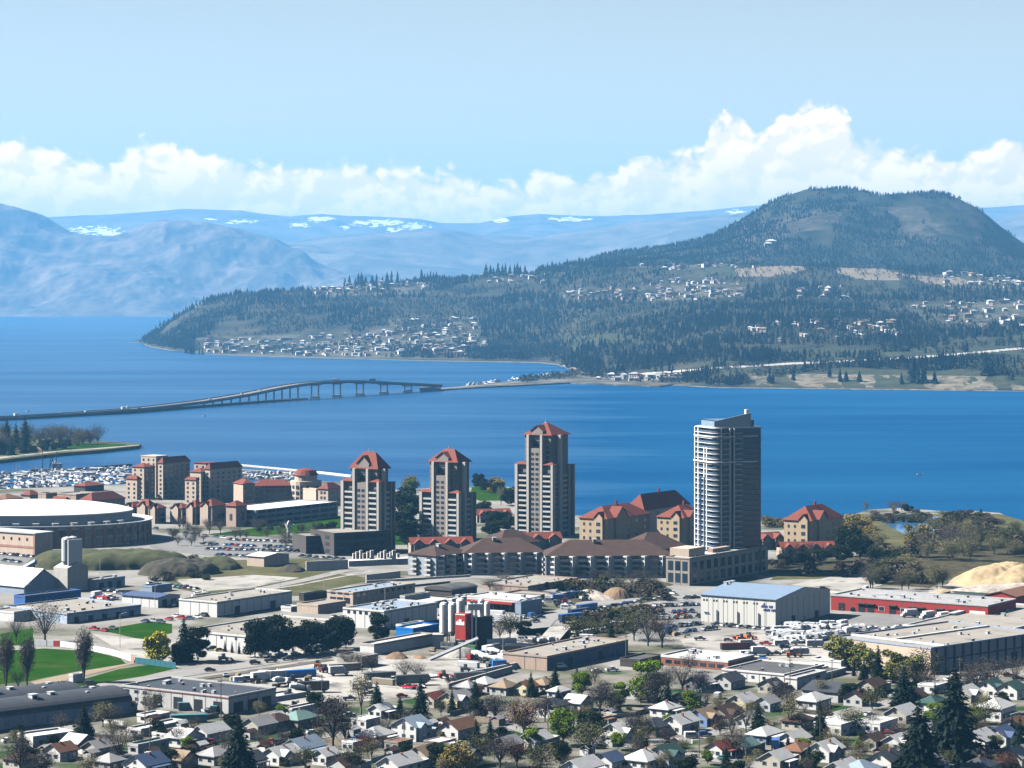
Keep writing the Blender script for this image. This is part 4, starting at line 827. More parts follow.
r, a, b, h = B('warehouse', 'wide flat roofed warehouse with ribbed slate wall at the right edge', 'warehouse', 931, 675, 836, 1042, 26, pm('slate_panel', (0.27,0.28,0.34)), r_tan, th=-47, edge=w_slate, lmk='ribbed slate warehouse', vents=3, wx=[D_(2, 4, 4)])
MB().use(w_cream).box(-.06, 0.05, -.3, 0.0, b - .05, h - .35).build('stucco_face', r)
for i in range(13): MB().use(pm('rib_dark', (.06,.065,.09))).box(a * (i + .6) / 13 - .3, -.5, -.2, a * (i + .6) / 13 + .3, 0, h + .3).build('wall_rib', r)
MB().use(MATS['rib_dark']).box(0, -.25, h * .52, a, 0, h * .52 + .5).build('wall_band', r)
MB().use(m_white).box(a * .12, .4, h + .06, a * .12 + .8, b - .4, h + .7).build('roof_kerb', r); MB().use(m_white).box(a * .12 + .81, b * .55, h + .06, a - .4, b * .55 + .8, h + .7).build('roof_kerb', r)
for i in range(6): link('roof_vent', VENTM, r, (a * (.2 + .12 * i), b * rng.uniform(.6, .95), h), 0, (1, 1, 1))
B('warehouse', 'pale flat roofed annex behind the ribbed slate warehouse', 'warehouse', 1000, 640, 905, 1090, 7, w_pale, r_tan, edge=m_white, vents=4)
B('wall_shed', 'red open shed at the right edge behind red warehouse', 'shed', 1016, 606, 985, 1060, 9, w_red, r_rust, kind='gable_x', rise=2)
B('wall_shed', 'low dark green shed between pale rubble and red warehouse', 'shed', 988, 602, 940, 1000, 4, pm('shed_green', (.05,.08,.05)), r_char)
# around the office buildings in the middle
B('office_building', 'pale two storey office with blue grey roof right of grassy field', 'office', 353, 606, 327, 415, 12.5, w_cream, r_bluegrey, lmk='blue grey roofed office', wy=[(PANEM,'window',3,1,4,1,3.4,2.6),W_(3,5,2.6,1)], wx=[W_(10,4,2.4,1.4)], vents=4)
B('factory', 'large pale factory with grey roof full of machinery', 'factory', 384, 630, 343, 437, 18, w_white, r_bluegrey, lmk='large pale factory', wy=[W_(6,6,1.4,1.2)], vents=14)
B('shed', 'small pale shed right of the blue grey roofed office', 'shed', 405, 606, 400, 430, 9, w_pale, r_white)
B('shed', 'long low pale shed with light roof behind the large factory', 'shed', 425, 609, 398, 452, 5, w_white, r_pale)
B('shed', 'low white roofed shed behind the concrete plant silos', 'shed', 452, 606, 442, 480, 6, w_white, r_pale, vents=2)
B('container_shed', 'bright blue container shed beside the large pale factory', 'container shed', 413, 640, 396, 439, 10.5, w_bright, r_white, edge=w_bright, lmk='bright blue shed')
B('shed', 'low pale shed roof lying behind the bright blue shed', 'shed', 402, 632, 396, 424, 6, w_white, r_white)
B('shed', 'low long concrete roofed shed with white end wall', 'shed', 374, 655, 360, 434, 9.5, w_white, m_conc, edge=m_conc, lmk='low white ended shed')
B('shed', 'grey concrete shed with bare vines in the yard', 'shed', 362, 668, 337, 378, 10, m_conc, r_tan)
r, a, b, h = B('shop_building', 'long white roofed shop with red awning', 'shop', 520, 613, 467, 541, 12.5, w_white, r_white, lmk='red awning shop', wy=[(GAPM,'opening',6,.3,3,1,4,3)], vents=4)
MB().use(w_red).box(-2.2, 3, 3.6, -.02, b - 1, 4.6).build('red_awning', r)
B('shop_building', 'blue grey cube shop at the corner of the red awning shop', 'shop', 521, 616, 515, 542, 13, w_slate, r_grey, vents=5)
B('deck_building', 'low wide building with gravel roof below the brown roofed condos', 'low building', 528, 592, 482, 578, 5, w_tan, r_tan, lmk='wide gravel roofed building', vents=4)
B('shed', 'low gravel roofed extension in front of the wide gravel roofed one', 'shed', 540, 600, 505, 556, 4, w_dark, r_tan)
B('shed', 'dark curved roof shed before the left brown roofed condos', 'shed', 452, 599, 440, 477, 8, w_dark, r_dark, kind='barrel', rise=2, b=16)
B('shed', 'white canopy shed behind the red awning shop yard', 'shed', 553, 601, 545, 568, 5, w_pale, r_white)
r, a, b, h = B('workshop', 'long building with navy side wall below the concrete yard', 'workshop', 547, 671, 503, 628, 13.5, w_tan, r_tan, lmk='long navy walled workshop', vents=9)
MB().use(pm('navy_wall', (0.10,0.12,0.2))).box(0.05, -.08, -.3, a - .05, -.003, h - .4).build('navy_side', r)  # thin navy sheet over the tan side wall
B('shed', 'dark low shed right of the long navy walled workshop', 'shed', 640, 668, 620, 664, 7, w_dark, r_dark)
B('brick_building', 'low brick building with pale flat roof', 'brick building', 728, 671, 661, 754, 9, w_brick, r_pale, edge=r_white, lmk='low brick building', vents=8, wy=[W_(7,1,2.6,1.3)])
r, a, b, h = B('workshop', 'long white workshop with dark flat roof', 'workshop', 784, 685, 722, 822, 9.5, w_white, r_dark, edge=w_white, lmk='long white workshop', vents=3, wy=[W_(5,1.4,1.2,1)])
B('workshop', 'white square end building attached right of long white workshop', 'workshop', 797, 690, 785, 826, 11, w_white, r_grey)
B('workshop', 'grey hall with dark gable roof near the white workshop', 'workshop', 838, 703, 802, 862, 10, w_pale, r_char, kind='gable_y', rise=2.2, lmk='grey hall with dark gable')
B('shed', 'white box building in front of the yellow green trees', 'shed', 841, 671, 812, 849, 9, w_white, r_white, lmk='white box building')
B('shed', 'low sheds with white edged dark roof beside the white box building', 'shed', 800, 676, 775, 824, 4.5, w_white, r_dark, edge=m_white)
B('shed', 'low grey lean-to with dark roof behind the long white workshop', 'shed', 812, 682, 793, 846, 4.5, w_pale, r_dark, edge=m_white)
# left side
B('shed', 'small white roofed building alone on the grassy field', 'building', 264, 567, 247, 289, 10, w_cream, r_white, kind='gable_y', rise=1.2, lmk='small white roofed building')
B('workshop', 'long blue clad workshop with dark roof', 'workshop', 25, 608, 14, 81, 11, w_blue, r_dark, th=-40, lmk='long blue workshop', wx=[(GAPM,'opening',4,.2,3,1,2.6,2.6)])
B('workshop', 'long pale blue workshop beyond the ballpark', 'workshop', 67, 624, 4, 141, 9.5, pm('pale_blue_wall', (.42,.5,.6)), r_tan, th=-40, lmk='long pale blue workshop', vents=6, wx=[D_(5,2.6,2.6)])
B('workshop', 'white workshop with navy roof', 'workshop', 158, 608, 122, 180, 10, w_white, r_navy, kind='gable_y', rise=1.0, lmk='navy roofed workshop', wx=[D_(2,3.4,3.4)])
B('shed', 'small navy shed behind the navy roofed workshop', 'shed', 152, 593, 141, 172, 6, w_slate, r_navy)
B('shed', 'dark blue grey shed right of the concrete tower', 'shed', 95, 590, 83, 125, 9, w_slate, r_tan, vents=3, wx=[D_(3,3,3.2)])
B('warehouse', 'long tan roofed warehouse with grey ribbed side', 'warehouse', 217, 617.5, 179, 292, 14.5, w_white, r_tan, lmk='long tan roofed warehouse', vents=4, wx=[D_(2,3.5,3.8)])
r, a, b, h = B('warehouse', 'broad tan roofed plant behind the row of dark conifers', 'plant building', 246, 652, 183, 340, 15, w_white, r_tan, lmk='broad tan roofed plant', vents=8, wy=[W_(4,4.5,1.1,1.2)])
B('shed', 'low tan roofed building behind the broad tan roofed plant', 'shed', 318, 614, 297, 346, 8, w_cream, r_tan)
B('shed', 'pale blue roofed lean-to between two tan roofed buildings', 'shed', 291, 612, 281, 300, 4, w_white, r_blue)
B('shed', 'dark narrow shed with red doors beside the grassy field', 'shed', 304, 601, 299, 327, 6, w_dark, r_grey)
HC = ((-47, 737.5), (-80, 730))
for k, (ox, lb) in enumerate(((0, 'front dark barrel roofed hall by the left edge'), (1, 'rear dark barrel roofed hall behind the front one'))):
    cc, a, _ = span(*HC[k], None, (131, 85)[k], -47)
    r, a, b, h = B('barrel_hall', lb, 'hall', HC[k][0], HC[k][1], None, (131, 85)[k], 12, w_slate, r_char, th=-47, a=a, b=20, kind='barrel', rise=4.2, hm=4.6 if not k else 4.4, wx=[W_(9,1.6,1.4,1.1)])
    for q in ((.5,.34,2.4),(.62,.44,2.0),(.88,.55,1.6),(.8,.3,1)): link('roof_vent', VENTM, r, (a * q[0], b * q[1], h + 3.4), 0, (q[2], q[2], q[2]))
lm('barrel roofed halls', 60, 705)
r, a, b, h = B('service_garage', 'grey service garage with dark roof and open bay doors', 'garage', 228.5, 715, 122, 276, 17, w_pale, r_char, edge=w_pale, lmk='dark roofed service garage', vents=7, wx=[(GAPM,'opening',3,.3,3,1,5,3.6)])
for p in (.10, .28, .47, .66): onface(r, 'y', GAPM, 'bay_door', b * p, 0, 3.8, 4.2, a, b)
MB().use(w_red).box(-.16, -.16, h - .2, -.104, b * .78, h + .1).build('red_trim', r)
for p in (.78, .86, .95): onface(r, 'y', WINM, 'window', b * p, 1.2, 1.8, 1.4, a, b); onface(r, 'y', WINM, 'window', b * p, 3.9, 2.4, 1.2, a, b)
for q in [('long white trailer home in front of the barrel roofed halls', 33, 748, -6, 74, 10, -47, w_white, r_white), ('low white flat roofed shed right of the barrel roofed halls', 152, 724, 137, 170, 7, -34, w_white, r_white), ('longer low pale flat roofed shed before the white one', 141, 737, 127, 186, 6.5, -34, w_white, r_pale), ('small teal roofed house beside the low pale sheds', 138, 755, 128, 169, 9, -34, w_pale, r_teal), ('low tan flat roofed house right of the teal roofed one', 170, 742, 152, 196, 6, -34, w_white, r_tan)]:
    B('shed', q[0], 'shed', q[1], q[2], q[3], q[4], q[5], q[7], q[8], th=q[6], wx=[W_(4,1,1.6,1.1)], wy=[W_(2,1,1.4,1.1)], b=9 if q[6] == -47 else None)
B('shed', 'white clubhouse box beside the ballpark lawn', 'clubhouse', 73, 683, 69, 83, 7, w_white, r_white)
B('shed', 'low white shed with dark side below the gravel yard', 'shed', 292, 717, 283, 330, 7, w_white, r_pale)
B('shed', 'long low grey shed at the edge of the gravel yard', 'shed', 262, 704, 246, 306, 3.6, w_pale, r_pale, th=-40)
B('wall_shed', 'white house-like shed at the far left below the ballpark', 'shed', 14, 622, -10, 40, 9, w_white, r_tan)
# white fabric hall with its conveyor, concrete tower with twin silos
c = G(24, 595); r = thing('fabric_hall', 'white fabric roofed storage hall at the left edge', 'storage hall', c, R(52)); MB().use(w_slate).box(0,0,-.3,24,44,4).extr_y([(0.01,4),(23.99,4),(12,11.5)],.01,43.99).build('wall', r); gable_roof(24, 44, 4.0, 7.5, m_white, 'y', .6).build('roof', r)
c = G(67.5, 592); r = thing('batch_tower', 'grey concrete batch tower topped by twin metal silos', 'batch tower', c, R(52)); s = c.y / F; lm('grey batch tower', 68, 570)
MB().use(m_conc).box(0,0,-.4,13.5,10,11.5).extr_y([(0,11.5),(13.5,11.5),(7,14)],0.01,9.99).build('wall', r)
for x, y in ((4.5, 5.2), (8.3, 5.6)): MB().use(m_vent).lathe([(.8,11),(2.7,14.5),(2.7,25),(2.2,25.8),(.3,26.4)], 18, x, y).build('silo', r)
MB().use(m_vent).box(2,1.5,12.5,11,2.2,25).build('ladder_frame', r)
cvy = thing('conveyor', 'long inclined conveyor rising to the grey batch tower', 'conveyor', G(8, 592), 0); q0 = G(-8, 588) - cvy.location; q1 = G(36, 590) - cvy.location + Vector((0,0,14))
MB().use(w_slate).tube(q0 + Vector((0,0,1)), q1, 1.3, 1.3, 4).build('belt', cvy)
for t in (.6, .95): p = q0.lerp(q1, t); MB().use(m_dark).tube((p.x - 1.5, p.y, 0), (p.x, p.y, p.z), .3).tube((p.x + 2.5, p.y, 0), (p.x, p.y, p.z), .3).build('support', cvy)
# the concrete plant with the red bin
c = G(452, 650); r = thing('concrete_plant', 'concrete plant with white silos and a red bin with white lettering', 'concrete plant', c, 0); s = c.y / F; lm('red binned concrete plant', 462, 632)
M = lambda px, py: ((px - 452) * s, (650 - py) * s)
for px, y, w_, top, bot in ((443.5, 6, 4.2, 606, 634), (452, 9, 4.2, 607, 634), (460, 13, 4.6, 604, 636), (481, 5, 3.2, 602, 640), (487, 9, 3.0, 606, 628)):
    x, zb = M(px, bot); zt = M(px, top)[1]; rr = w_ * s
    si = MB().use(m_white).lathe([(rr*.3, max(zb - 2, 3)), (rr, zb), (rr, zt), (rr*.7, zt + .7), (rr*.1, zt + 1)], 16, x, y).build('silo', r)
    for q in (-1, 1): MB().use(m_conc).box(x + q * rr * .8 - .25, y - .25, -.3, x + q * rr * .8 + .25, y + .25, zb).build('silo_leg', si)
x0, z0 = M(456.5, 640); x1, z1 = M(470, 614)
xc = M(465.5, 640)[0]; bb, ba = 5.2, 3.8
bi = MB().use(w_red).box(0, 0, z0, ba, bb, z1).build('red_bin', r, (xc, -1, 0)); bi.rotation_euler = (0, 0, R(56))
o = MB().use(m_white).box(-.1, .5, z0 + 6.0, -.01, bb - .5, z0 + 7.3).box(-.1, 1.9, z0 + 7.301, -.01, 3.3, z0 + 8.3).box(-.1, .2, z1 - .5, -.01, bb - .2, z1 - .1)
for q in (.7, 1.7, 2.7, 3.7): o.box(-.1, q, z0 + 7.301, -.01, q + .35, z0 + 7.7) if q not in (1.7, 2.7) else None
o.build('white_lettering', bi)
MB().use(m_conc).box(x0, 0, -.3, x0 + .6, 4, z0).box(x1 - 2.6, 0, -.3, x1 - 2, 4, z0).box(x0, 0, z0 - .8, x1 - 2, 4.4, z0 - .01).build('bin_stand', r)
for px in (472, 476): x, z = M(px, 601); MB().use(m_vent).box(x - .35, 1, -.3, x + .35, 1.8, z).build('elevator_leg', r)
x, z = M(474, 603); MB().use(m_vent).box(x - 2.4, .4, z - 3, x + 3.4, 4, z - .5).build('elevator_head', r); MB().use(m_dark).box(x - 2, 2.1, -.3, x + 7.5, 9, 13).build('machine_room', r)
MB().use(m_conc).box(-8, 2, -.3, -3.5, 8, 6).build('base_block', r)
cb = thing('conveyor', 'sloping conveyor running down from the red bin to the gravel heap', 'conveyor', G(455, 660), 0); MB().use(m_vent).tube((-10, -2, .5), (9, 4, 8), .8, .8, 4).build('belt', cb); MB().use(m_dark).tube((2, 1.5, 0), (2, 1.5, 5), .3).build('support', cb)
# building site: pale columns and low walls
pc = MB().use(pm('new_concrete', (0.62,0.59,0.53))).box(-1,-.6,0,1,.6,7).mesh('concrete_pillar')
for i, px in enumerate((354,357.5,361,364.5,368,372,379,382,385,388.5,391,394,398)):
    o = link('concrete_pillar', pc, None, G(px, 563 + (i % 3) * .8), R(20), (.7 + .3 * (i % 2), 1, .75 + .35 * ((i * 7) % 3) / 2)); tag(o, 'new pale concrete column', 'column', 'columns of the building site', True)
def wallseg(label, p0, p1, hh, th=.6, m='new_concrete', name='retaining_wall'):
    a_, b_ = G(*p0), G(*p1); d = b_ - a_; o = MB().use(MATS[m]).box(0, -th/2, -.4, d.length, th/2, hh).build(name, None, a_, math.atan2(d.y, d.x)); return tag(o, label, 'wall')
wallseg('long pale retaining wall below the dark parkade', (306,571), (348,569), 5); wallseg('pale slab edge under the building site columns', (346,566), (410,563), 3, 8)
wallseg('pale concrete ramp wall below the building site', (366,581), (400,577), 3.2); wallseg('pale road parapet before the left brown roofed condos', (366,583), (470,577), 1.2); wallseg('dark road edge wall behind the blue grey roofed office', (316,597), (450,583), 1.0, .6, 'dark_brown_wall')
wallseg('low white yard wall of the concrete plant', (470,677), (517,668), 2.2, .5, 'white_paint'); wallseg('grey block wall around the concrete yard', (448,690), (512,672), 2.4, .6, 'concrete')
# ballpark fence of white boards, teal windscreen
fp = [(33.5,645.6),(60,647),(90,651),(110,655),(125,659.5),(134,663)]; fl = thing('ballpark_fence', 'curved white board fence around the ballpark outfield', 'fence', G(*fp[0]), 0); k = 0
bd = {}
for c_, nm in (((.78,.78,.76),'w'), ((.5,.06,.06),'r'), ((.03,.15,.18),'t'), ((.55,.2,.15),'o')): bd[nm] = MB().use(pm('board_' + {'w':'white','r':'red','t':'teal','o':'orange'}[nm], c_)).box(0,-.06,.15,1,.06,2.5).mesh('advert_board')
for p0, p1 in zip(fp, fp[1:]):
    a_, b_ = G(*p0), G(*p1); d = b_ - a_; n = max(2, round(d.length / 3.4))
    for i in range(n):
        q = a_.lerp(b_, (i + .03) / n); kind = 'r' if k == 3 else 'o' if k == 22 else 't' if k == 27 else 'w'
        link('advert_board', bd[kind], fl, q - fl.location, math.atan2(d.y, d.x), (d.length / n * .94, 1, 1)); MB().use(m_dark).box(-.1,-.1,0,.1,.1,2.7).build('fence_post', fl, a_.lerp(b_, i / n) - fl.location) if i % 2 == 0 else None; k += 1
lm('ballpark outfield fence', 90, 650)
w2 = thing('windscreen_fence', 'teal windscreen fence beside the yellow willow', 'fence', G(135, 663.5), 0); a_, b_ = G(135, 663.5), G(176, 669)
d = b_ - a_
for i in range(8): link('screen_panel', bd['t'], w2, a_.lerp(b_, i / 8) - a_, math.atan2(d.y, d.x), (d.length / 8 * .96, 1, 1))
# ------------------------------------------------------------------ lamp and power posts
PO = pm('pole_wood', (0.16,0.13,0.10)); PM_ = pm('pole_metal', (0.4,0.41,0.42))
polem = MB().use(PO).tube((0,0,-.3),(0,0,11),.2,.13).mesh('pole'); armm = MB().use(PO).box(-1.2,-.08,10,1.2,.08,10.2).box(-.9,-.08,9.1,.9,.08,9.25).mesh('crossarm'); lpm = MB().use(PM_).tube((0,0,-.3),(0,0,9.5),.14,.09).mesh('pole'); lam = MB().use(PM_).tube((0,0,9.4),(2.2,0,9.9),.08).box(1.7,-.2,9.8,2.7,.2,10).mesh('lamp_arm')
for i, (px, py, k, hm_) in enumerate([(145,733,0,14),(150,755,0,12),(221,722,0,15),(322,712,0,13),(404,744,0,12),(699,759,0,10),(790,690,0,13),(832,690,0,13),(820,745,0,11),(626,664,0,13),(589,656,0,9),(120,648,1,16),(155,608,1,12),(25,608,1,12),(385,607,1,13),(280,600,1,11),(324,596,1,12),(414,578,1,11),(503,665,1,12),(637,633,1,11),(548,735,0,13),(905,668,0,9),(960,690,0,12),(100,575,1,10),(640,700,0,10)]):
    r = thing('street_lamp' if k else 'power_pole', 'tall grey lamp post' if k else 'brown wooden power pole', 'lamp post' if k else 'power pole', G(px, py), rng.uniform(-.4, .6), 'street lamps' if k else 'power poles', True); s_ = hm_ / 11
    link('pole', lpm if k else polem, r, None, None, (1, 1, s_)); link('lamp_arm' if k else 'crossarm', lam if k else armm, r, None, None, (1, 1, s_))
# ------------------------------------------------------------------ the floating bridge
def bridge():
    P = [(-160,425.5,4),(-20,418.6,4),(60,414,4),(130,409,4.5),(165,405.3,5.5),(199,401.2,7),(222,397.6,10),(244,394,12),(264,389.9,15),(282,386.4,18),(300,383.6,22),(320,381.8,24),(340,380.9,25),(358,380.8,25),(378,381.7,25),(397,382.8,20),(418,383.8,17),(437,385,9)]
    g = lambda px: np.interp(px, [-160, 0, 130, 301, 436], [2960, 3139, 3344, 3789, 4157])
    pts = []
    for px, py, z in P: Y = g(px); pts.append(Vector(((px - 512) * Y / F, Y, max(3.6, H - (py - YH) * Y / F))))
    r = thing('bridge', 'long grey floating bridge rising to an arched span on concrete piers', 'bridge', (pts[5].x, pts[5].y, 0), 0); o = r.location
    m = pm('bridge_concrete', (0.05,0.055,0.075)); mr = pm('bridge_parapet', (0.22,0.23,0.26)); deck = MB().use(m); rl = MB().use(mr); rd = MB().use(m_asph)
    def sweep(mb, dx0, dx1, z0, z1):
        vs = []
        for i, p in enumerate(pts):
            t = pts[min(i+1, len(pts)-1)] - pts[max(i-1, 0)]; t.z = 0; t.normalize(); n_ = Vector((t.y, -t.x, 0)); q = p - o
            for d_, z in ((dx0, z0), (dx1, z0), (dx1, z1), (dx0, z1)): v_ = q + n_ * d_; vs.append((v_.x, v_.y, v_.z + z))
        fs = [(4*i+k, 4*i+(k+1)%4, 4*i+4+(k+1)%4, 4*i+4+k) for i in range(len(pts)-1) for k in range(4)] + [(3,2,1,0), tuple(4*(len(pts)-1)+k for k in range(4))]
        mb.add(vs, fs)
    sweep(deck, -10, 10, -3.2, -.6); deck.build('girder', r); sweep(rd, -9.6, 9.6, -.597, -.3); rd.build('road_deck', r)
    for s_ in (-1, 1): rr = MB().use(mr); sweep(rr, s_ * 10 - .2, s_ * 10 + .2, -1.2, .9); rr.build('parapet', r)
    pon = MB().use(pm('pontoon', (0.03,0.035,0.06)))
    pp = [p - o for p in pts[:11]]
    for i in range(len(pp) - 1):
        a_, b_ = pp[i], pp[i+1]; pon.tube((a_.x, a_.y, -1.2), (b_.x, b_.y, -1.2), 3.6, 3.6, 8); pon.tube((a_.x + 9, a_.y + 9, -1.2), (b_.x + 9, b_.y + 9, -1.2), 3.6, 3.6, 8)
    pon.build('pontoon', r)
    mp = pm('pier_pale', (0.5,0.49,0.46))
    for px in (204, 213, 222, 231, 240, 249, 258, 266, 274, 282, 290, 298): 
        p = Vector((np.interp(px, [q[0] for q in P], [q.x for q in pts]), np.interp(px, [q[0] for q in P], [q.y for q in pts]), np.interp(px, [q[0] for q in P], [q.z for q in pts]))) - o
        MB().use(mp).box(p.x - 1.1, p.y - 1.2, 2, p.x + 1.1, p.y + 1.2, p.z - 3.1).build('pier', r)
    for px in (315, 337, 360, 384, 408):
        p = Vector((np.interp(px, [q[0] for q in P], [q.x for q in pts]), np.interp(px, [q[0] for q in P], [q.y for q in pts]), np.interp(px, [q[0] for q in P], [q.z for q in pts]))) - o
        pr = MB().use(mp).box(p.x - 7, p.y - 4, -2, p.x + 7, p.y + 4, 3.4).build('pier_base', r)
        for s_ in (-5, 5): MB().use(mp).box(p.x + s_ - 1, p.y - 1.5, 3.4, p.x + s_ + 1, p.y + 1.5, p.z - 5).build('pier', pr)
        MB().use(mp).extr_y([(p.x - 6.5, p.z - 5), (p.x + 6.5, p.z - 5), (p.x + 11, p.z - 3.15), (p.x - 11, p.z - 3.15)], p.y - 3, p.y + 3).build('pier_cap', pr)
    # abutment of rock where the bridge meets the causeway
    p = pts[-1] - o; MB().use(m_stone).box(p.x - 26, p.y - 40, -2, p.x + 6, p.y + 6, p.z - 3.2).build('abutment', r)
    lm('arched bridge span', 350, 383); lm('low floating bridge', 110, 410); return pts, P
BP, BPX = bridge()
def on_bridge(px, off):
    xs = [q[0] for q in BPX]; p = Vector([np.interp(px, xs, [q[k] for q in BP]) for k in range(3)]); p2 = Vector([np.interp(px + 3, xs, [q[k] for q in BP]) for k in range(3)])
    d = p2 - p; return p + Vector((d.y, -d.x, 0)).normalized() * off + Vector((0, 0, -.25)), math.atan2(d.y, d.x)
# ------------------------------------------------------------------ vehicles
CARC = {'white': (.75,.75,.75), 'silver': (.48,.5,.52), 'dark grey': (.09,.095,.10), 'black': (.018,.018,.02), 'navy': (.03,.05,.14), 'red': (.42,.03,.03), 'blue': (.05,.14,.38), 'teal': (.06,.25,.26), 'beige': (.42,.36,.27), 'orange': (.6,.17,.04), 'yellow': (.7,.5,.05), 'bright blue': (.01,.2,.6), 'maroon': (.16,.03,.035), 'green': (.08,.2,.09)}
def paint(c): return mat('paint_' + c.replace(' ', '_'), CARC[c], 0.35, 0.05, 1.0, spec=0.5)
TYRE = pm('tyre', (.02,.02,.02)); VM = {}
def wheelmesh(): return MB().use(TYRE).tube((0,-.12,0),(0,.12,0),.33,.33,10).use(m_vent).tube((0,-.13,0),(0,.13,0),.18,.18,6).mesh('wheel')
WHM = wheelmesh()
def loft(mb, secs):          # sections (x, halfwidth, z0, z1) along x
    vs = []; fs = []
    for x, wd, z0, z1 in secs: vs += [(x,-wd,z0),(x,wd,z0),(x,wd*.94,z1),(x,-wd*.94,z1)]
    for i in range(len(secs)-1):
        for k in range(4): fs.append((4*i+k, 4*i+4+k, 4*i+4+(k+1)%4, 4*i+(k+1)%4))
    fs += [(0,1,2,3), tuple(4*(len(secs)-1)+k for k in (3,2,1,0))]; mb.add(vs, fs)
def vehicle_mesh(kind, col):
    """returns [(part name, mesh)] and the wheel positions"""
    if (kind, col) in VM: return VM[kind, col]
    p = paint(col); b = MB().use(p); g = MB().use(GLASS); wh = []; extra = []
    if kind == 'car':
        loft(b, [(-2.2,.72,.4,.72),(-2.05,.85,.28,.92),(-1.2,.88,.24,.98),(.9,.88,.24,.95),(1.7,.86,.26,.82),(2.15,.76,.35,.68)])
        loft(g, [(-1.75,.7,.95,1.0),(-1.05,.74,.95,1.42),(.1,.74,.95,1.44),(.95,.7,.93,.97)]); b.add([(-1.1,-.66,1.45),(.15,-.66,1.47),(.15,.66,1.47),(-1.1,.66,1.45)], [(0,1,2,3)]); wh = [(-1.35,.8),(1.35,.8)]
    elif kind == 'suv':
        loft(b, [(-2.2,.8,.4,1.1),(-2.1,.92,.32,1.15),(1.0,.93,.3,1.12),(1.9,.9,.32,1.0),(2.25,.8,.42,.8)])
        loft(g, [(-2.1,.78,1.1,1.2),(-1.85,.8,1.1,1.7),(.2,.8,1.1,1.72),(1.05,.76,1.08,1.14)]); b.add([(-1.9,-.76,1.73),(.25,-.76,1.76),(.25,.76,1.76),(-1.9,.76,1.73)], [(0,1,2,3)]); wh = [(-1.4,.85),(1.45,.85)]
    elif kind == 'pickup':
        b.box(-2.6,-.95,.45,-.5,.95,.75).box(-2.6,-.95,.751,-.5,-.85,1.12).box(-2.6,.85,.751,-.5,.95,1.12).box(-2.6,-.849,.751,-2.5,.849,1.12); loft(b, [(-.499,.95,.45,1.15),(1.3,.95,.45,1.12),(2.4,.9,.45,.98),(2.6,.84,.5,.85)])
        loft(g, [(-.6,.8,1.14,1.72),(.5,.8,1.14,1.75),(1.25,.78,1.12,1.2)]); b.add([(-.62,-.78,1.76),(.5,-.78,1.78),(.5,.78,1.78),(-.62,.78,1.76)], [(0,1,2,3)]); wh = [(-1.65,.88),(1.6,.88)]
    elif kind == 'van':
        loft(b, [(-2.5,.95,.35,2.1),(-2.4,.98,.3,2.15),(1.1,.98,.3,2.1),(1.9,.96,.32,1.25),(2.6,.88,.4,.95)]); loft(g, [(1.2,.9,1.25,2.0),(1.86,.84,1.2,1.3)]); g.box(-1.8,-1.0,1.3,1.0,1.0,1.8); wh = [(-1.6,.88),(1.7,.88)]
    elif kind == 'box truck':
        b.box(-4.2,-1.2,.9,1.2,1.2,3.5).use(MATS['tyre']).box(-4.2,-.5,.5,2.8,.5,.899).use(p if col == 'white' else m_white); loft(b, [(1.35,1.05,.6,2.4),(2.2,1.05,.6,2.35),(2.6,1.0,.6,1.5),(3.3,.95,.6,1.35)]); loft(g, [(2.1,1.07,1.55,2.25),(2.62,.98,1.5,1.6)]); wh = [(-2.9,1.05),(2.3,1.0)]
    elif kind == 'semi trailer':
        b.box(-7,-1.25,1.1,5.5,1.25,3.9).use(MATS['tyre']).box(-6.8,-.6,.6,5,.6,1.099); g.box(-7.06,-1.1,1.3,-7.0,1.1,3.7); wh = [(-5.8,1.1),(-4.6,1.1),(3.6,1.0)]
    elif kind == 'rv':
        loft(b, [(-3.6,1.15,.6,2.6),(-3.4,1.2,.5,2.95),(3.0,1.2,.5,2.95),(3.6,1.15,.8,2.0)]); b.use(MATS['paint_beige'] if 'paint_beige' in MATS else paint('beige')).box(-3.3,-1.215,1.0,3.2,1.215,1.25); g.box(-2.4,-1.23,1.7,-1.2,1.23,2.3).box(.2,-1.23,1.7,1.6,1.23,2.3); b.use(m_vent).box(-.4,-.4,2.95,.4,.4,3.25).box(3.6,-.08,.55,4.8,.08,.7); wh = [(-.6,1.05),(.4,1.05)]
    elif kind == 'boat trailer':
        loft(b, [(-3,1.0,.9,1.7),(0,1.15,.7,1.75),(2,.85,.8,1.9),(3.4,.06,1.3,2.0)]); loft(g, [(-.6,.8,1.75,1.8),(.1,.8,1.75,2.5),(1.0,.6,1.8,1.9)]); b.use(m_white).box(-2.2,-.7,1.72,-.5,.7,2.1).use(m_vent).box(-2.6,-.8,.5,2.6,-.7,.6).box(-2.6,.7,.5,2.6,.8,.6).box(2.6,-.1,.5,4.4,.1,.6); wh = [(-.5,.95)]
    elif kind == 'mixer truck':
        b.use(p); loft(b, [(2.4,1.1,.7,2.8),(3.6,1.1,.7,2.75),(4.0,1.05,.7,1.7)]); b.use(TYRE).box(-4,-.6,.6,3,.6,1.1).use(m_white); 
        b.tube((-3.8,0,2.9),(-1.6,0,2.6),.7,1.25,12).tube((-1.6,0,2.6),(1.6,0,2.1),1.25,.8,12); loft(g, [(3.5,1.12,1.8,2.65),(3.9,1.06,1.7,1.85)]); wh = [(-3,1.05),(-1.9,1.05),(3,1.05)]
    elif kind == 'loader':
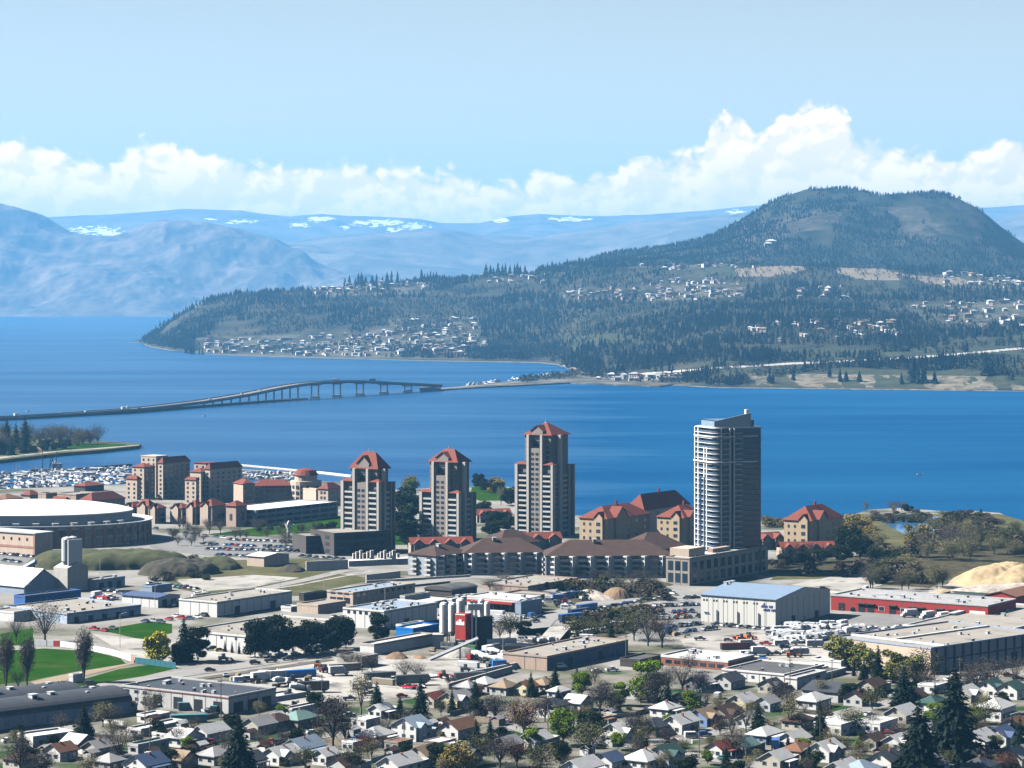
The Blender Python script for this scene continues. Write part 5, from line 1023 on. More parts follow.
        b.box(-2.2,-1,.8,.6,1,1.9).box(.6,-.6,.9,1.8,.6,1.4); loft(g, [(-.9,.8,1.9,3.0),(.4,.8,1.9,3.0)]); b.tube((1,.6,1.4),(3,.6,.9),.15).tube((1,-.6,1.4),(3,-.6,.9),.15).extr_y([(2.8,.2),(3.9,.15),(3.9,.3),(3.1,1.2),(2.8,1.2)],-1.2,1.2); wh = [(-1.5,1.0),(1.2,1.0)]
    elif kind == 'container':
        b.box(-6,-1.22,.1,6,1.22,2.6).use(MATS['tyre'])
        for i in range(24): b.use(p).box(-5.9+i*.49,-1.27,.2,-5.7+i*.49,1.27,2.5)
        b.use(MATS['tyre']).box(-6.04,-1.1,.2,-6.0,1.1,2.5)
    parts = [('body', b.mesh(kind.replace(' ', '_') + '_body'))] + ([('window_glass', g.mesh('window_glass'))] if g.v else [])
    VM[kind, col] = (parts, wh); return VM[kind, col]
NVEH = {}
NM = {'rv': 'travel_trailer', 'suv': 'sport_utility_car', 'car': 'parked_car', 'container': 'shipping_container', 'loader': 'wheel_loader', 'boat trailer': 'boat_on_trailer'}
LB = {'rv': 'travel trailer', 'suv': 'tall car', 'boat trailer': 'motor boat on trailer', 'container': 'shipping container', 'loader': 'wheel loader'}
def veh(kind, col, px, py, hd, moving=False, loc=None, rz=None, scale=1.0):
    parts, wh = vehicle_mesh(kind, col); p = G(px, py, GZ + .22) if loc is None else loc; near = py > 596 or kind not in ('car', 'suv', 'pickup', 'van')
    lb = f"{col} {LB.get(kind, kind)}"
    o = link(NM.get(kind, kind.replace(' ', '_')), parts[0][1], None, p, R(hd) if rz is None else rz); tag(o, lb, LB.get(kind, kind) if kind not in ('suv',) else 'car', {'car': 'cars', 'suv': 'cars', 'pickup': 'pickup trucks', 'van': 'vans', 'rv': 'travel trailers'}.get(kind, kind + 's'), True)
    o.scale = (scale,) * 3
    for nm, me in parts[1:]: link(nm, me, o)
    if near:
        for x, y in wh:
            for s_ in (-1, 1): link('wheel', WHM, o, (x, y * s_, .33 if kind not in ('semi trailer','box truck','mixer truck','loader') else .5), 0, (1, 1, 1) if kind not in ('semi trailer','box truck','mixer truck','loader') else (1.5, 1.6, 1.5))
    return o
MIX = ['white']*5 + ['silver']*4 + ['dark grey']*4 + ['black']*3 + ['navy']*3 + ['red']*2 + ['blue','beige','maroon','teal']
DARK = ['black','dark grey','navy','dark grey','silver','white','navy']
def row(x0, y0, x1, y1, n, hd, cols=MIX, kinds=('car','car','suv','pickup'), jit=.35, miss=.08):
    for i in range(n):
        t = (i + .5 + rng.uniform(-jit, jit) * .5) / n
        if rng.random() < miss: continue
        veh(rng.choice(kinds), rng.choice(cols), x0 + (x1 - x0) * t, y0 + (y1 - y0) * t, hd + rng.uniform(-4, 4) + rng.choice((0, 180)))
A1, A2 = -34, 56
row(-4,554,50,559,11,A2,DARK); row(2,561,40,565,6,A2,DARK); row(152,529,240,541,9,A1,DARK)
row(196,544.5,300,548.5,19,A2); row(205,549.5,300,552,17,A2); row(228,540,318,544,15,A2); row(214,555.5,250,557,6,A2,DARK); row(300,557,345,560,7,A2,DARK)
row(148,584,200,590,9,A2); row(196,594,212,600,5,A2); row(160,599,196,603,6,A1); row(90,585,140,600,8,A2,['white','silver','dark grey','blue']); row(96,598,122,600,5,A2,['white','silver','white'],('box truck','pickup','van'))
for x, y, c_, k in [(94,630,'red','pickup'),(104,631,'red','car'),(113,629,'dark grey','car'),(145,622,'navy','car'),(153,622,'silver','pickup'),(161,623,'dark grey','suv'),(169,620,'red','car'),(176,617,'white','car'),(182,619,'red','pickup'),(190,619,'navy','car'),(198,618,'white','car'),(203,616,'dark grey','suv'),(265,656.5,'white','pickup'),(281,656,'blue','pickup'),(296,655,'dark grey','car'),(310,654,'silver','pickup'),(328,653,'silver','car'),(210,671,'black','car'),(255,664,'black','suv'),(271,662,'black','pickup'),(288,660,'dark grey','pickup'),(224,661,'dark grey','loader'),(220,651,'yellow','car'),(211,650,'navy','suv')]: veh(k, c_, x, y, (A1 if y < 640 else 18) + rng.choice((0, 180)))
for x, y, c_, k in [(90,686,'black','van'),(135,701,'black','suv'),(148,704,'black','pickup'),(158,706,'dark grey','pickup'),(163,706,'white','car'),(172,704,'dark grey','car'),(86,690,'dark grey','pickup')]: veh(k, c_, x, y, A2 - 12)
for x, y, c_, k, hd in [(195,709,'teal','container',20),(221,711,'teal','container',70),(189,722,'teal','container',12),(203,708,'white','van',40),(209,712,'white','pickup',40),(233,712,'navy','pickup',20),(262,706,'blue','car',30),(271,703,'blue','pickup',30),(314,692,'black','semi trailer',10),(300,693,'white','mixer truck',20),(290,697,'dark grey','loader',20),(281,686,'white','mixer truck',50),(293,683,'maroon','loader',20),(300,676.5,'bright blue','container',24),(282,677,'white','container',20),(262,681,'white','box truck',30),(248,681,'white','van',20),(240,682,'white','van',20),(256,683,'dark grey','loader',0),(269,680,'white','box truck',-10),(380,679,'dark grey','container',25),(414,685,'dark grey','semi trailer',18),(371,676,'silver','pickup',20),(325,672,'maroon','loader',40),(333,673,'dark grey','pickup',10),(340,675,'silver','box truck',20),(318,668,'orange','loader',80),(345,670,'beige','container',20),(393,681,'white','pickup',0)]: veh(k, c_, x, y, hd)
# the concrete yard
for x, y, c_, k, hd in [(480,660,'white','mixer truck',-30),(488,663,'silver','mixer truck',-25),(496,657,'white','mixer truck',-30),(500,665,'red','mixer truck',-20),(507,663,'blue','mixer truck',-20),(492,668,'dark grey','loader',30),(503,669,'bright blue','box truck',10),(444,678,'red','loader',20),(452,682,'dark grey','pickup',30),(466,672,'dark grey','loader',10),(470,679,'dark grey','container',20),(538,641,'dark grey','loader',80),(545,646,'white','mixer truck',40),(552,645,'silver','mixer truck',60),(520,650,'dark grey','container',12),(528,655,'white','box truck',0),(541,653,'silver','pickup',0),(503,648,'silver','semi trailer',14),(520,655,'black','semi trailer',8),(570,650,'white','boat trailer',20),(583,646,'white','boat trailer',15),(596,650,'white','van',0),(590,643,'white','box truck',-15),(602,632,'white','boat trailer',60),(617,626,'white','boat trailer',10),(624,626,'white','boat trailer',30),(510,624,'white','semi trailer',-25),(493,619,'white','semi trailer',-28),(572,622,'blue','semi trailer',40),(580,617,'navy','semi trailer',48),(588,612,'blue','semi trailer',50),(570,605,'white','pickup',30),(566,609,'white','van',-20),(560,607,'dark grey','loader',0),(584,600,'silver','loader',40),(572,596,'blue','container',0),(541,618,'navy','car',10),(532,617,'blue','van',60),(524,618,'white','car',70),(535,622,'dark grey','pickup',50)]: veh(k, c_, x, y, hd)
row(592,611,640,602,8,20); row(640,601,698,598,8,4,DARK); row(655,585,674,595,7,-60,DARK); row(652,607,700,605,9,70); row(640,614,700,612,10,70,DARK); row(650,620,702,617,7,70); row(662,629,702,624,8,70,DARK); row(686,632,716,629,6,60,DARK); row(712,625,770,630,7,A2-20,DARK)
veh('pickup','orange',682,616,10); veh('pickup','red',738,639,20); veh('loader','orange',742,641,10); veh('loader','orange',749,639,40); veh('car','silver',728,641,0); veh('container','maroon',735,649,15); veh('box truck','silver',749,648,15); veh('pickup','red',766,645,-20); veh('van','white',764,653,10); veh('box truck','white',762,655,10); veh('pickup','dark grey',776,655,0); veh('pickup','silver',700,640,0)
# travel trailers and boats behind the blue roofed warehouse
for (x0, y0, x1, y1, n) in ((772,640,800,633,5),(800,629,845,627,7),(776,646,835,637,9),(768,636,800,628,6),(806,640,850,634,7),(830,630,862,632,4),(790,633,830,630,6),(776,642,815,636,6)):
    for i in range(n):
        t = (i + .5) / n; veh(rng.choice(('rv','rv','rv','van','boat trailer')), rng.choice(('white','white','white','silver')), x0 + (x1-x0)*t + rng.uniform(-2,2), y0 + (y1-y0)*t + rng.uniform(-1,1), rng.choice((-30, -20, 10, 56)))
for x, y, c_, k, hd in [(779,644,'white','car',20),(797,645,'white','boat trailer',10),(815,647,'white','rv',5),(800,655,'white','rv',12),(789,655,'white','boat trailer',0),(792,657,'orange','loader',0),(786,649,'navy','pickup',0),(858,631,'white','rv',14),(872,631,'white','boat trailer',30),(888,632,'white','boat trailer',20),(900,630,'white','boat trailer',10),(909,629,'white','boat trailer',15),(880,634,'white','boat trailer',-160),(908,617,'white','box truck',200),(926,619,'white','box truck',215),(941,620,'white','box truck',215),(952,622,'black','pickup',30),(958,620,'white','semi trailer',56),(963,624,'white','car',40),(972,623,'dark grey','car',50),(979,624,'silver','pickup',50),(985,624,'blue','car',40),(855,611,'black','suv',0),(840,609,'yellow','loader',10),(846,610,'red','car',20),(856,594,'white','pickup',20),(866,590,'white','van',60),(824,590,'black','suv',0),(968,683,'white','boat trailer',-10),(958,683,'white','car',0),(975,679,'dark grey','pickup',20),(1008,676,'maroon','car',0),(1018,680,'black','suv',0)]: veh(k, c_, x, y, hd)
# residential streets
for x, y, c_, k, hd in [(692,738,'white','van',12),(705,736,'blue','suv',12),(197,751,'white','van',14),(211,744,'red','pickup',80),(271,744,'red','pickup',-20),(280,745,'black','suv',-20),(724,760,'teal','car',-28),(313,734,'white','car',15),(600,748,'dark grey','car',30),(553,697,'white','car',15),(650,712,'navy','suv',10),(671,706,'dark grey','car',20),(560,668,'white','van',10),(597,672,'white','car',20),(718,698,'white','van',70),(776,749,'blue','box truck',80),(790,706,'dark grey','car',40),(700,707,'navy','suv',30),(740,682,'white','car',0),(612,671,'white','pickup',20),(505,733,'silver','car',20),(497,737,'dark grey','pickup',25),(470,708,'white','van',0),(860,690,'white','car',10),(896,697,'silver','car',-30),(887,735,'red','pickup',20),(940,752,'teal','car',30),(1000,735,'white','boat trailer',0),(912,672,'silver','pickup',0),(926,681,'maroon','pickup',20),(350,716,'white','car',20),(395,717,'white','car',10),(18,737,'dark grey','pickup',40),(8,742,'white','car',40),(110,755,'white','car',40),(128,762,'dark grey','van',20),(160,757,'navy','car',0),(760,760,'dark grey','car',-28),(870,716,'white','car',30),(845,722,'dark grey','suv',15),(350,700,'dark grey','pickup',10),(448,701,'white','car',20),(540,742,'silver','car',20),(630,762,'white','car',0),(590,764,'dark grey','car',0),(370,695,'beige','pickup',10),(402,697,'red','car',10),(355,741,'blue','car',30)]: veh(k, c_, x, y, hd)
for px, off, k, c_ in ((122,3,'box truck','white'),(130,-3,'box truck','white'),(137,3,'van','dark grey'),(84,3,'van','white'),(60,3,'pickup','dark grey'),(18,-3,'box truck','white'),(240,3,'van','white'),(262,-3,'pickup','white'),(334,3,'semi trailer','white'),(371,3,'semi trailer','navy'),(300,-3,'pickup','dark grey'),(208,3,'van','silver')):
    p, rz = on_bridge(px, off); veh(k, c_, px, 400, 0, loc=p, rz=rz, scale=1.15)
# yard clutter: pallets, containers, parked machines
PALM = MB().use(pm('pallet_wood', (.36,.27,.17))).box(-1.2,-1.2,0,1.2,1.2,1.5).box(-1.0,-1.1,1.51,.9,1.0,2.1).mesh('pallet_stack'); PIPM = MB().use(m_conc)
for q in range(5): PIPM.tube((-3, q*.9-1.8, .45), (3, q*.9-1.8, .45), .42, .42, 8)
PIPM = PIPM.mesh('pipe_stack')
YARDS = [[(345,690),(430,690),(450,676),(350,680)],[(515,655),(600,640),(600,630),(520,640)],[(205,676),(300,668),(330,680),(240,690)],[(690,655),(760,655),(770,662),(690,660)],[(540,606),(575,602),(575,596),(545,598)],[(90,606),(120,604),(120,596),(92,598)],[(420,650),(470,668),(500,650),(470,640)],[(640,628),(690,640),(690,632),(650,622)],[(180,612),(215,598),(205,592),(170,606)],[(940,690),(1015,680),(1015,675),(935,682)],[(300,630),(345,622),(340,616),(300,624)],[(440,625),(520,628),(520,620),(440,615)]]
for poly in YARDS:
    xs = [p[0] for p in poly]; ys = [p[1] for p in poly]; c_ = 0
    while c_ < 13:
        x, y = rng.uniform(min(xs), max(xs)), rng.uniform(min(ys), max(ys)); t = rng.random()
        if not inpoly(np.array([x]), np.array([y]), poly)[0]: continue
        c_ += 1
        if t < .3: tag(link('pallet_stack', PALM, None, G(x, y), rng.uniform(0, 3), (rng.uniform(.45, .8),) * 3), 'brown pallet stack', 'pallets', 'pallet stacks', True)
        elif t < .4: tag(link('pipe_stack', PIPM, None, G(x, y), rng.uniform(0, 3)), 'grey concrete pipe row', 'pipes', 'pipe rows', True)
        elif t < .52: veh('container', rng.choice(('white','blue','maroon','green','silver','beige')), x, y, rng.choice((A1, A2)), scale=.8)
        else: veh(rng.choice(('car','pickup','van','box truck','pickup','rv','suv','boat trailer')), rng.choice(('white','white','silver','dark grey','blue','red','beige')), x, y, rng.choice((A1, A2, 10, 100)))
# ------------------------------------------------------------------ marina: boats, docks, breakwater
m_hull = mat('boat_white', (0.70,0.71,0.73), 0.4, 0.05, 1, spec=0.5, rnd=0.25); m_canvas = mat('boat_canvas', (0.05,0.10,0.22), 0.8, 0.2, 1, rnd=0.8)
def boatmesh(k):
    b = MB().use(m_hull)
    def hull(L_, w_, h_): loft(b, [(-L_,w_*.8,.0,h_),(-L_*.3,w_,-.1,h_*1.05),(L_*.5,w_*.75,-.1,h_*1.15),(L_,.05,.3,h_*1.35)])
    if k == 0: hull(5,1.6,1.2); b.box(-2,-1.1,1.2,1.6,1.1,2.6).box(-1.5,-.9,2.6,.2,.9,3.4).use(GLASS).box(-1.9,-1.15,1.7,1.7,1.15,2.3)
    elif k == 1: hull(4,1.3,1.0); loft(b.use(m_canvas), [(-3,1.1,1.0,2.0),(0,1.1,1.0,2.3),(1.6,.8,1.1,1.3)])
    elif k == 2: hull(5.5,1.6,1.2); b.box(-1.5,-.8,1.2,2,.8,1.8).use(PM_).tube((.6,0,1),(.6,0,13),.12,.07,5).tube((.6,0,2.6),(-4,0,2.7),.16,.16,5)
    elif k == 3: b.box(-4,-1.9,.2,4,1.9,.6).box(-2.5,-1.5,.6,2.5,1.5,2.7).box(-3.6,-1.8,2.7,3.6,1.8,2.9).use(GLASS).box(-2.3,-1.53,1.3,2.3,1.53,2.1)
    else: hull(4.5,1.4,1.1); b.box(-3.4,-1.2,1.1,.5,1.2,1.5).use(m_canvas).box(-3.2,-1.2,2.4,.4,1.2,2.6).use(GLASS).box(.3,-1.1,1.2,1.0,1.1,2.2)
    return b.mesh('boat')
BM_ = [boatmesh(k) for k in range(5)]; BN = ['white cabin cruiser', 'small boat under dark blue canvas', 'white sailing boat with bare mast', 'white pontoon houseboat', 'white runabout with canopy']
BK = ['cabin_cruiser', 'covered_boat', 'sailing_boat', 'houseboat', 'runabout']; NB = [0]
def boat(px, py, rz, k, where, sc=1.0):
    o = link(BK[k], BM_[k], None, G(px, py, 0.1), rz, (sc,) * 3); tag(o, f'{BN[k]} among the boats {where}', 'boat', f'{BN[k]}s {where}'); NB[0] += 1; return o
m_dock = pm('dock_planks', (0.30,0.27,0.23))
docks = [((-30,490),(128,482)),((-30,485),(128,477.5)),((-30,480.5),(128,473)),((-20,476.5),(128,469.5)),((236,473),(306,477)),((236,477),(300,481)),((236,469.5),(300,473.5))]
for k, (p0, p1) in enumerate(docks):
    a_, b_ = G(*p0, .3), G(*p1, .3); d = b_ - a_; o = MB().use(m_dock).box(0,-1.3,-.2,d.length,1.3,.5).build('dock', None, a_, math.atan2(d.y, d.x)); tag(o, 'long floating boat dock', 'dock', 'marina docks', True)
    n = 46 if k < 4 else 17; ang = math.atan2(d.y, d.x)
    for i in range(n):
        for s_ in (-1, 1):
            if NB[0] > 268 or rng.random() < (.33 if k < 4 else .22): continue
            q = a_.lerp(b_, (i + .5) / n) + Vector((0, s_ * rng.uniform(6, 8.5), 0)); q.z = .1; px, py = proj(q); 
            boat(px, py, ang + R(90 * s_) + rng.uniform(-.5, .5), rng.choices(range(5), (4,3,2.2,2,3))[0], 'in the marina before the hotels' if k < 4 else 'in the marina right of the hotels', rng.uniform(.75, 1.15))
for p0, p1, lb in (((24,474.5),(131,465.5),'long dark log boom along the outer edge of the left marina'),):
    a_, b_ = G(*p0, 0), G(*p1, 0); d = b_ - a_; tag(MB().use(w_dark).tube((0,0,.3),(d.length,0,.3),1.6,1.6,6).build('log_boom', None, a_, math.atan2(d.y, d.x)), lb, 'log boom')
a_, b_ = G(228,464.5,0), G(312,472.5,0); d = b_ - a_; tag(MB().use(m_conc).box(0,-2,-.5,d.length,2,1.2).build('breakwater', None, a_, math.atan2(d.y, d.x)), 'pale floating breakwater outside the marina right of the hotels', 'breakwater')
a_, b_ = G(318,473,0), G(352,477,0); d = b_ - a_; tag(MB().use(m_white).box(0,-1.6,-.5,d.length,1.6,1.4).build('breakwater', None, a_, math.atan2(d.y, d.x)), 'short white floating breakwater left of the leftmost red roofed tower', 'breakwater')
# work barge with tall masts in the lagoon
c = G(46, 471.5, 0); r = thing('crane_barge', 'dark work barge with tall lattice masts in front of the park', 'barge', c, 0); MB().use(w_dark).box(-12,-5,-.3,18,5,2.2).build('hull', r); MB().use(w_slate).box(6,-3,2.2,13,3,7).build('cabin', r)
for x, z in ((-3, 19), (3, 15), (8, 17)): MB().use(m_dark).tube((x,0,2),(x + (1 if x > 0 else 0),0,z),.45,.25,4).build('mast', r)
MB().use(m_dark).tube((3,0,3),(7,0,14),.25).tube((8,0,3),(4,0,13),.25).build('crane_boom', r)
for px, py, k in ((56,463,0),(205,416,4),(920,475,4),(745,384,0),(28,411.5,4)): o = link(BK[k], BM_[k], None, G(px, py, .1), R(rng.uniform(0, 90)), (.6,) * 3); tag(o, f'{BN[k]} out alone', 'boat', 'lone boats on the lake', True)
for i in range(46): o = link(BK[rng.choice((0,1,2,4))], BM_[rng.choice((0,1,4))], None, G(rng.uniform(475, 552), 0, 0) if False else G(*(lambda t, s_: (468 + 96 * t, 386.2 - 12.5 * t + s_))(rng.random(), rng.uniform(-1.6, .3)), .1), R(rng.uniform(0, 180)), (1.3,) * 3); tag(o, 'white boat moored along the causeway beyond the bridge', 'boat', 'boats moored along the causeway'); o.name = 'moored_boat'
# ------------------------------------------------------------------ houses of the near streets
ROOFS = {'grey': r_grey, 'pale grey': r_pale, 'brown': r_brown, 'rust': r_rust, 'tan': r_tanr, 'navy': r_navy, 'dark green': r_green, 'teal': r_teal, 'charcoal': r_char, 'red': r_red, 'white': r_white, 'blue grey': r_bluegrey}
w_beige = pm('beige_siding', (0.5,0.46,0.38)); w_lite = pm('pale_blue_siding', (0.52,0.57,0.62)); w_yel = pm('pale_yellow_siding', (0.68,0.6,0.38)); w_bluew = pm('blue_siding', (0.2,0.3,0.5))
WALLS = {'white': w_white, 'beige': w_beige, 'grey': w_pale, 'brown': w_brown, 'pale blue': w_lite, 'yellow': w_yel, 'blue': w_bluew}
CHM = MB().use(w_brick).box(-.4,-.4,-1.5,.4,.4,1.0).mesh('chimney'); PORM = None
def house(px, py, a, b, kind, roof, wall, hh=2.9, th=-34, rise=None, chim=True, porch=False, garage=False):
    c = G(px, py, GZ + .1); a *= .88; b *= .9; lb = f"{wall} house, {roof} {'hip' if kind == 'hip' else 'gable' if kind != 'flat' else 'flat'} roof"
    r = thing('house', lb, 'house', c, R(90 + th), 'houses of the near streets', True); wm = WALLS[wall]; rm = ROOFS[roof]
    rise = rise if rise is not None else (min(a, b) * .30); mb = MB().use(wm).box(0, 0, -.5, a, b, hh)
    if kind in 'gxgy' and kind != 'hip': gable_walls(mb, a, b, hh, rise, kind[1])
    mb.build('wall', r)
    ro = (hip_roof(a, b, hh, rise, rm, .5) if kind == 'hip' else flat_roof(a, b, hh, rm, wm, .25) if kind == 'flat' else gable_roof(a, b, hh, rise, rm, kind[1], .5)).build('roof', r)
    if chim and kind != 'flat': link('chimney', CHM, ro, (a * rng.uniform(.4, .6), b * rng.uniform(.35, .6), hh + rise * .8), 0, (.8, .8, .9)) if rng.random() < .45 else None
    nf = 2 if hh > 4.5 else 1
    for k in range(nf):
        for i in range(2 if b < 9 else 3): onface(r, 'y', WINM, 'window', b * (i + .5) / (2 if b < 9 else 3), .95 + 2.7 * k, 1.5, 1.25, a, b)
        for i in range(2 if a < 9 else 3): onface(r, 'x', WINM, 'window', a * (i + .5) / (2 if a < 9 else 3) + .4, .95 + 2.7 * k, 1.4, 1.2, a, b)
    if kind == 'gx' and rise > 2.2: onface(r, 'y', WINM, 'window', b * .5, hh + .2, 1.2, 1.1, a, b)
    onface(r, 'x', DOORM, 'door', a * .5 - .3, 0.05, 1.0, 2.05, a, b)
    if porch is None and kind == 'gx':
        gable_unit(r, 'x', a * .32, a * .38, hh, a * .13, wm, rm, 1.1, b * .45); onface(r, 'x', WINM, 'window', a * .32, .95, 1.5, 1.25, a, b, 1, 1.1)
    if porch:
        p = MB().use(rm).box(a*.15, -2.6, 2.35, a*.85, .0, 2.55).use(m_white)
        for x in (.18, .5, .82): p.box(a*x-.1, -2.5, -.4, a*x+.1, -2.3, 2.348)
        p.box(a*.15, -2.5, -.4, a*.85, -.02, .3).build('porch', r)
    if garage:
        g = MB().use(wm).box(a + .02, 1, -.4, a + 5.5, b - .5, 2.4).build('garage', r); gr = flat_roof(5.5, b - 1.5, 2.4, rm, wm, .2); gr.v = [(x + a + .02, y + 1, z) for x, y, z in gr.v]; gr.build('garage_roof', g)
    return r
HS = [(60,762,9,8,'gx','rust','white'),(78,753,9,8,'gy','rust','brown'),(97,758,8,7,'gx','grey','beige'),(146,776,12,10,'gx','navy','white'),(20,770,9,8,'gx','brown','beige'),(110,772,8,8,'hip','grey','brown'),
 (207,743,13,8,'gx','pale grey','white'),(183,748,11,8,'gy','pale grey','white'),(258,735,11,8,'gx','grey','beige'),(276,731,11,8,'gx','brown','brown'),(298,729,13,9,'hip','teal','brown'),(303,759,13,10,'gx','blue grey','white'),(326,766,8,6,'gx','pale grey','white'),(279,766,12,8,'gx','pale grey','white'),(214,766,10,8,'gx','grey','grey'),(248,772,10,8,'gx','charcoal','beige'),(181,770,9,8,'gy','tan','brown'),
 (416,742,10,11,'gx','blue grey','white',4.6),(458,740,14,9,'gx','rust','white',3.2),(376,746,12,9,'hip','rust','beige'),(434,708,10,7,'gx','red','beige'),(457,709,12,9,'gx','grey','yellow'),(398,776,14,9,'gx','pale grey','white'),(427,766,12,9,'gx','tan','beige'),(470,696,9,8,'hip','grey','beige'),(487,692,9,8,'hip','pale grey','grey'),(506,696,10,8,'hip','tan','grey'),(381,719,8,6,'gx','white','white'),(353,752,6,5,'flat','white','white'),(398,752,9,6,'flat','rust','brown'),(366,729,9,7,'flat','pale grey','white'),(440,752,10,7,'flat','rust','brown'),(345,776,10,8,'gx','brown','grey'),(468,768,9,8,'gy','charcoal','white'),
 (556,719,10,9,'gx','charcoal','white',4.2),(545,693,10,7,'hip','tan','beige'),(580,712,10,8,'gy','pale grey','white'),(623,744,9,10,'gx','grey','white',3.6),(656,737,13,9,'hip','charcoal','brown'),(668,718,10,8,'gx','pale grey','white'),(682,735,13,9,'gx','pale grey','white',3.4),(707,727,11,9,'gx','tan','blue'),(535,751,12,8,'gx','pale grey','white'),(582,780,14,9,'gx','grey','pale blue'),(647,771,14,10,'hip','pale grey','white'),(669,768,11,9,'gx','dark green','pale blue',3.6),(612,772,9,8,'gx','navy','white'),(600,727,8,7,'flat','rust','beige'),(528,696,8,7,'gx','rust','yellow'),(560,700,8,6,'gx','pale grey','white'),(510,755,9,8,'gx','grey','brown'),(640,700,9,7,'gx','grey','grey'),
 (746,713,11,9,'gx','pale grey','yellow',3.4),(727,724,13,9,'gx','brown','brown'),(816,710,13,9,'gx','pale grey','white'),(702,692,11,9,'gx','navy','grey'),(731,690,12,9,'gx','charcoal','grey'),(773,694,9,7,'gx','charcoal','beige'),(841,736,16,11,'flat','pale grey','white',3.6),(766,745,13,8,'gx','pale grey','blue'),(797,750,11,8,'gx','pale grey','white'),(829,763,12,9,'gx','blue grey','white',3.4),(746,757,10,7,'gx','teal','brown'),(722,759,10,7,'gx','red','white',2.9),(801,761,12,8,'hip','rust','brown'),(801,731,11,8,'hip','brown','beige'),(846,782,13,9,'gx','pale grey','grey'),(780,770,10,8,'gx','rust','beige'),(752,729,9,7,'gx','pale grey','white'),(690,706,9,8,'gx','charcoal','brown'),(770,712,9,7,'gx','grey','pale blue'),(862,707,9,8,'gx','brown','grey'),
 (874,695,12,8,'gx','brown','beige'),(936,694,12,8,'flat','blue grey','white'),(936,712,12,8,'hip','dark green','white'),(906,724,13,9,'gx','pale grey','beige'),(880,734,15,10,'flat','pale grey','white',3.4),(996,698,10,9,'gx','dark green','white',3.4),(1017,700,10,9,'gx','dark green','white',3.4),(1001,722,14,10,'gx','grey','white',4.4),(985,754,12,10,'gx','pale grey','white',3.8),(1006,748,11,9,'gx','navy','white',3.4),(876,751,9,7,'gx','brown','beige'),(891,774,11,9,'gx','charcoal','white',3.6),(866,782,12,10,'hip','blue grey','pale blue'),(971,703,11,9,'gx','charcoal','beige'),(918,706,9,8,'gx','brown','beige'),(1020,735,9,8,'gx','rust','grey'),(930,742,10,8,'gx','pale grey','white'),(960,726,10,8,'gx','charcoal','grey'),(1022,768,11,9,'gx','grey','beige'),(935,776,11,9,'gx','pale grey','white'),(985,778,11,9,'hip','charcoal','beige'),(900,752,8,7,'gx','pale grey','white')]
for i, q in enumerate(HS):
    if i % 5 == 4 and q[4] == 'gx': q = q[:4] + ('hip',) + q[5:]
    if i % 6 == 1: q = q[:5] + ('pale grey',) + q[6:]
    house(*q[:7], q[7] if len(q) > 7 else 2.9, porch=(True if i % 4 == 3 else None if i % 4 == 1 else False), garage=(i % 5 == 2))
# small garden sheds and fences between the houses
for i in range(34):
    px, py = rng.uniform(40, 1010), rng.uniform(712, 764)
    c = G(px, py); r = thing('garden_shed', rng.choice(('small white garden shed', 'small grey garden shed', 'small brown garden shed')), 'shed', c, R(56), 'garden sheds', True)
    MB().use(WALLS[r['label'].split()[1].replace('grey', 'grey')]).box(0,0,-.3,4,3.2,2.2).build('wall', r); gable_roof(4, 3.2, 2.2, .9, rng.choice((r_grey, r_pale, r_brown)), 'x', .2).build('roof', r); onface(r, 'x', DOORM, 'door', 2, .05, 1.1, 1.9, 4, 3)
m_fence = pm('fence_board', (0.33,0.26,0.19), stretch=(6,1,1))
for i in range(26):
    px, py = rng.uniform(20, 1000), rng.uniform(715, 766); p = G(px, py); ln = rng.uniform(10, 22); mb = MB().use(m_fence if i % 3 else m_white); k = int(ln / 2.4)
    for j in range(k): mb.box(j*2.4+.06,-.04,.05,j*2.4+2.34,.04,1.55).box(j*2.4-.06,-.07,-.3,j*2.4+.06,.07,1.7)
    o = mb.build('board_fence', None, p, R(56 if i % 2 else -34)); tag(o, 'brown board garden fence' if i % 3 else 'white board garden fence', 'fence', 'garden fences', True)

# ------------------------------------------------------------------ trees
def leafmesh(name, cen, size, m, rs, flat=0.0, elong=1.0):
    n = len(cen); d = rs.normal(size=(n, 3)); d[:, 2] *= (1 - flat); d /= np.linalg.norm(d, axis=1)[:, None] + 1e-9
    e = np.cross(d, rs.normal(size=(n, 3))); e /= np.linalg.norm(e, axis=1)[:, None] + 1e-9; s = size * rs.uniform(.6, 1.4, n)[:, None]
    V = np.stack([cen - d*s*elong - e*s*.5, cen + d*s*elong - e*s*.35, cen + d*s*elong*.8 + e*s*.5, cen - d*s*elong*.7 + e*s*.6], 1).reshape(-1, 3)
    return npmesh(name, V, np.arange(4 * n).reshape(-1, 4), [m])
def leafmat(name, c, c2, rnd=.22):
    m = mat(name, c, .9, col2=c2, scale=.5, spec=.1, rnd=rnd); return m
bark = mat('bark', (0.10,0.08,0.065), .95, .25, 2.0); barkl = mat('pale_bark', (0.28,0.25,0.21), .95, .2, 2.0)
L_con = leafmat('conifer_needles', (.007,.015,.008), (.018,.032,.015)); L_conb = leafmat('blue_spruce_needles', (.006,.012,.009), (.015,.026,.018)); L_pine = leafmat('pine_needles', (.008,.015,.006), (.022,.032,.013))
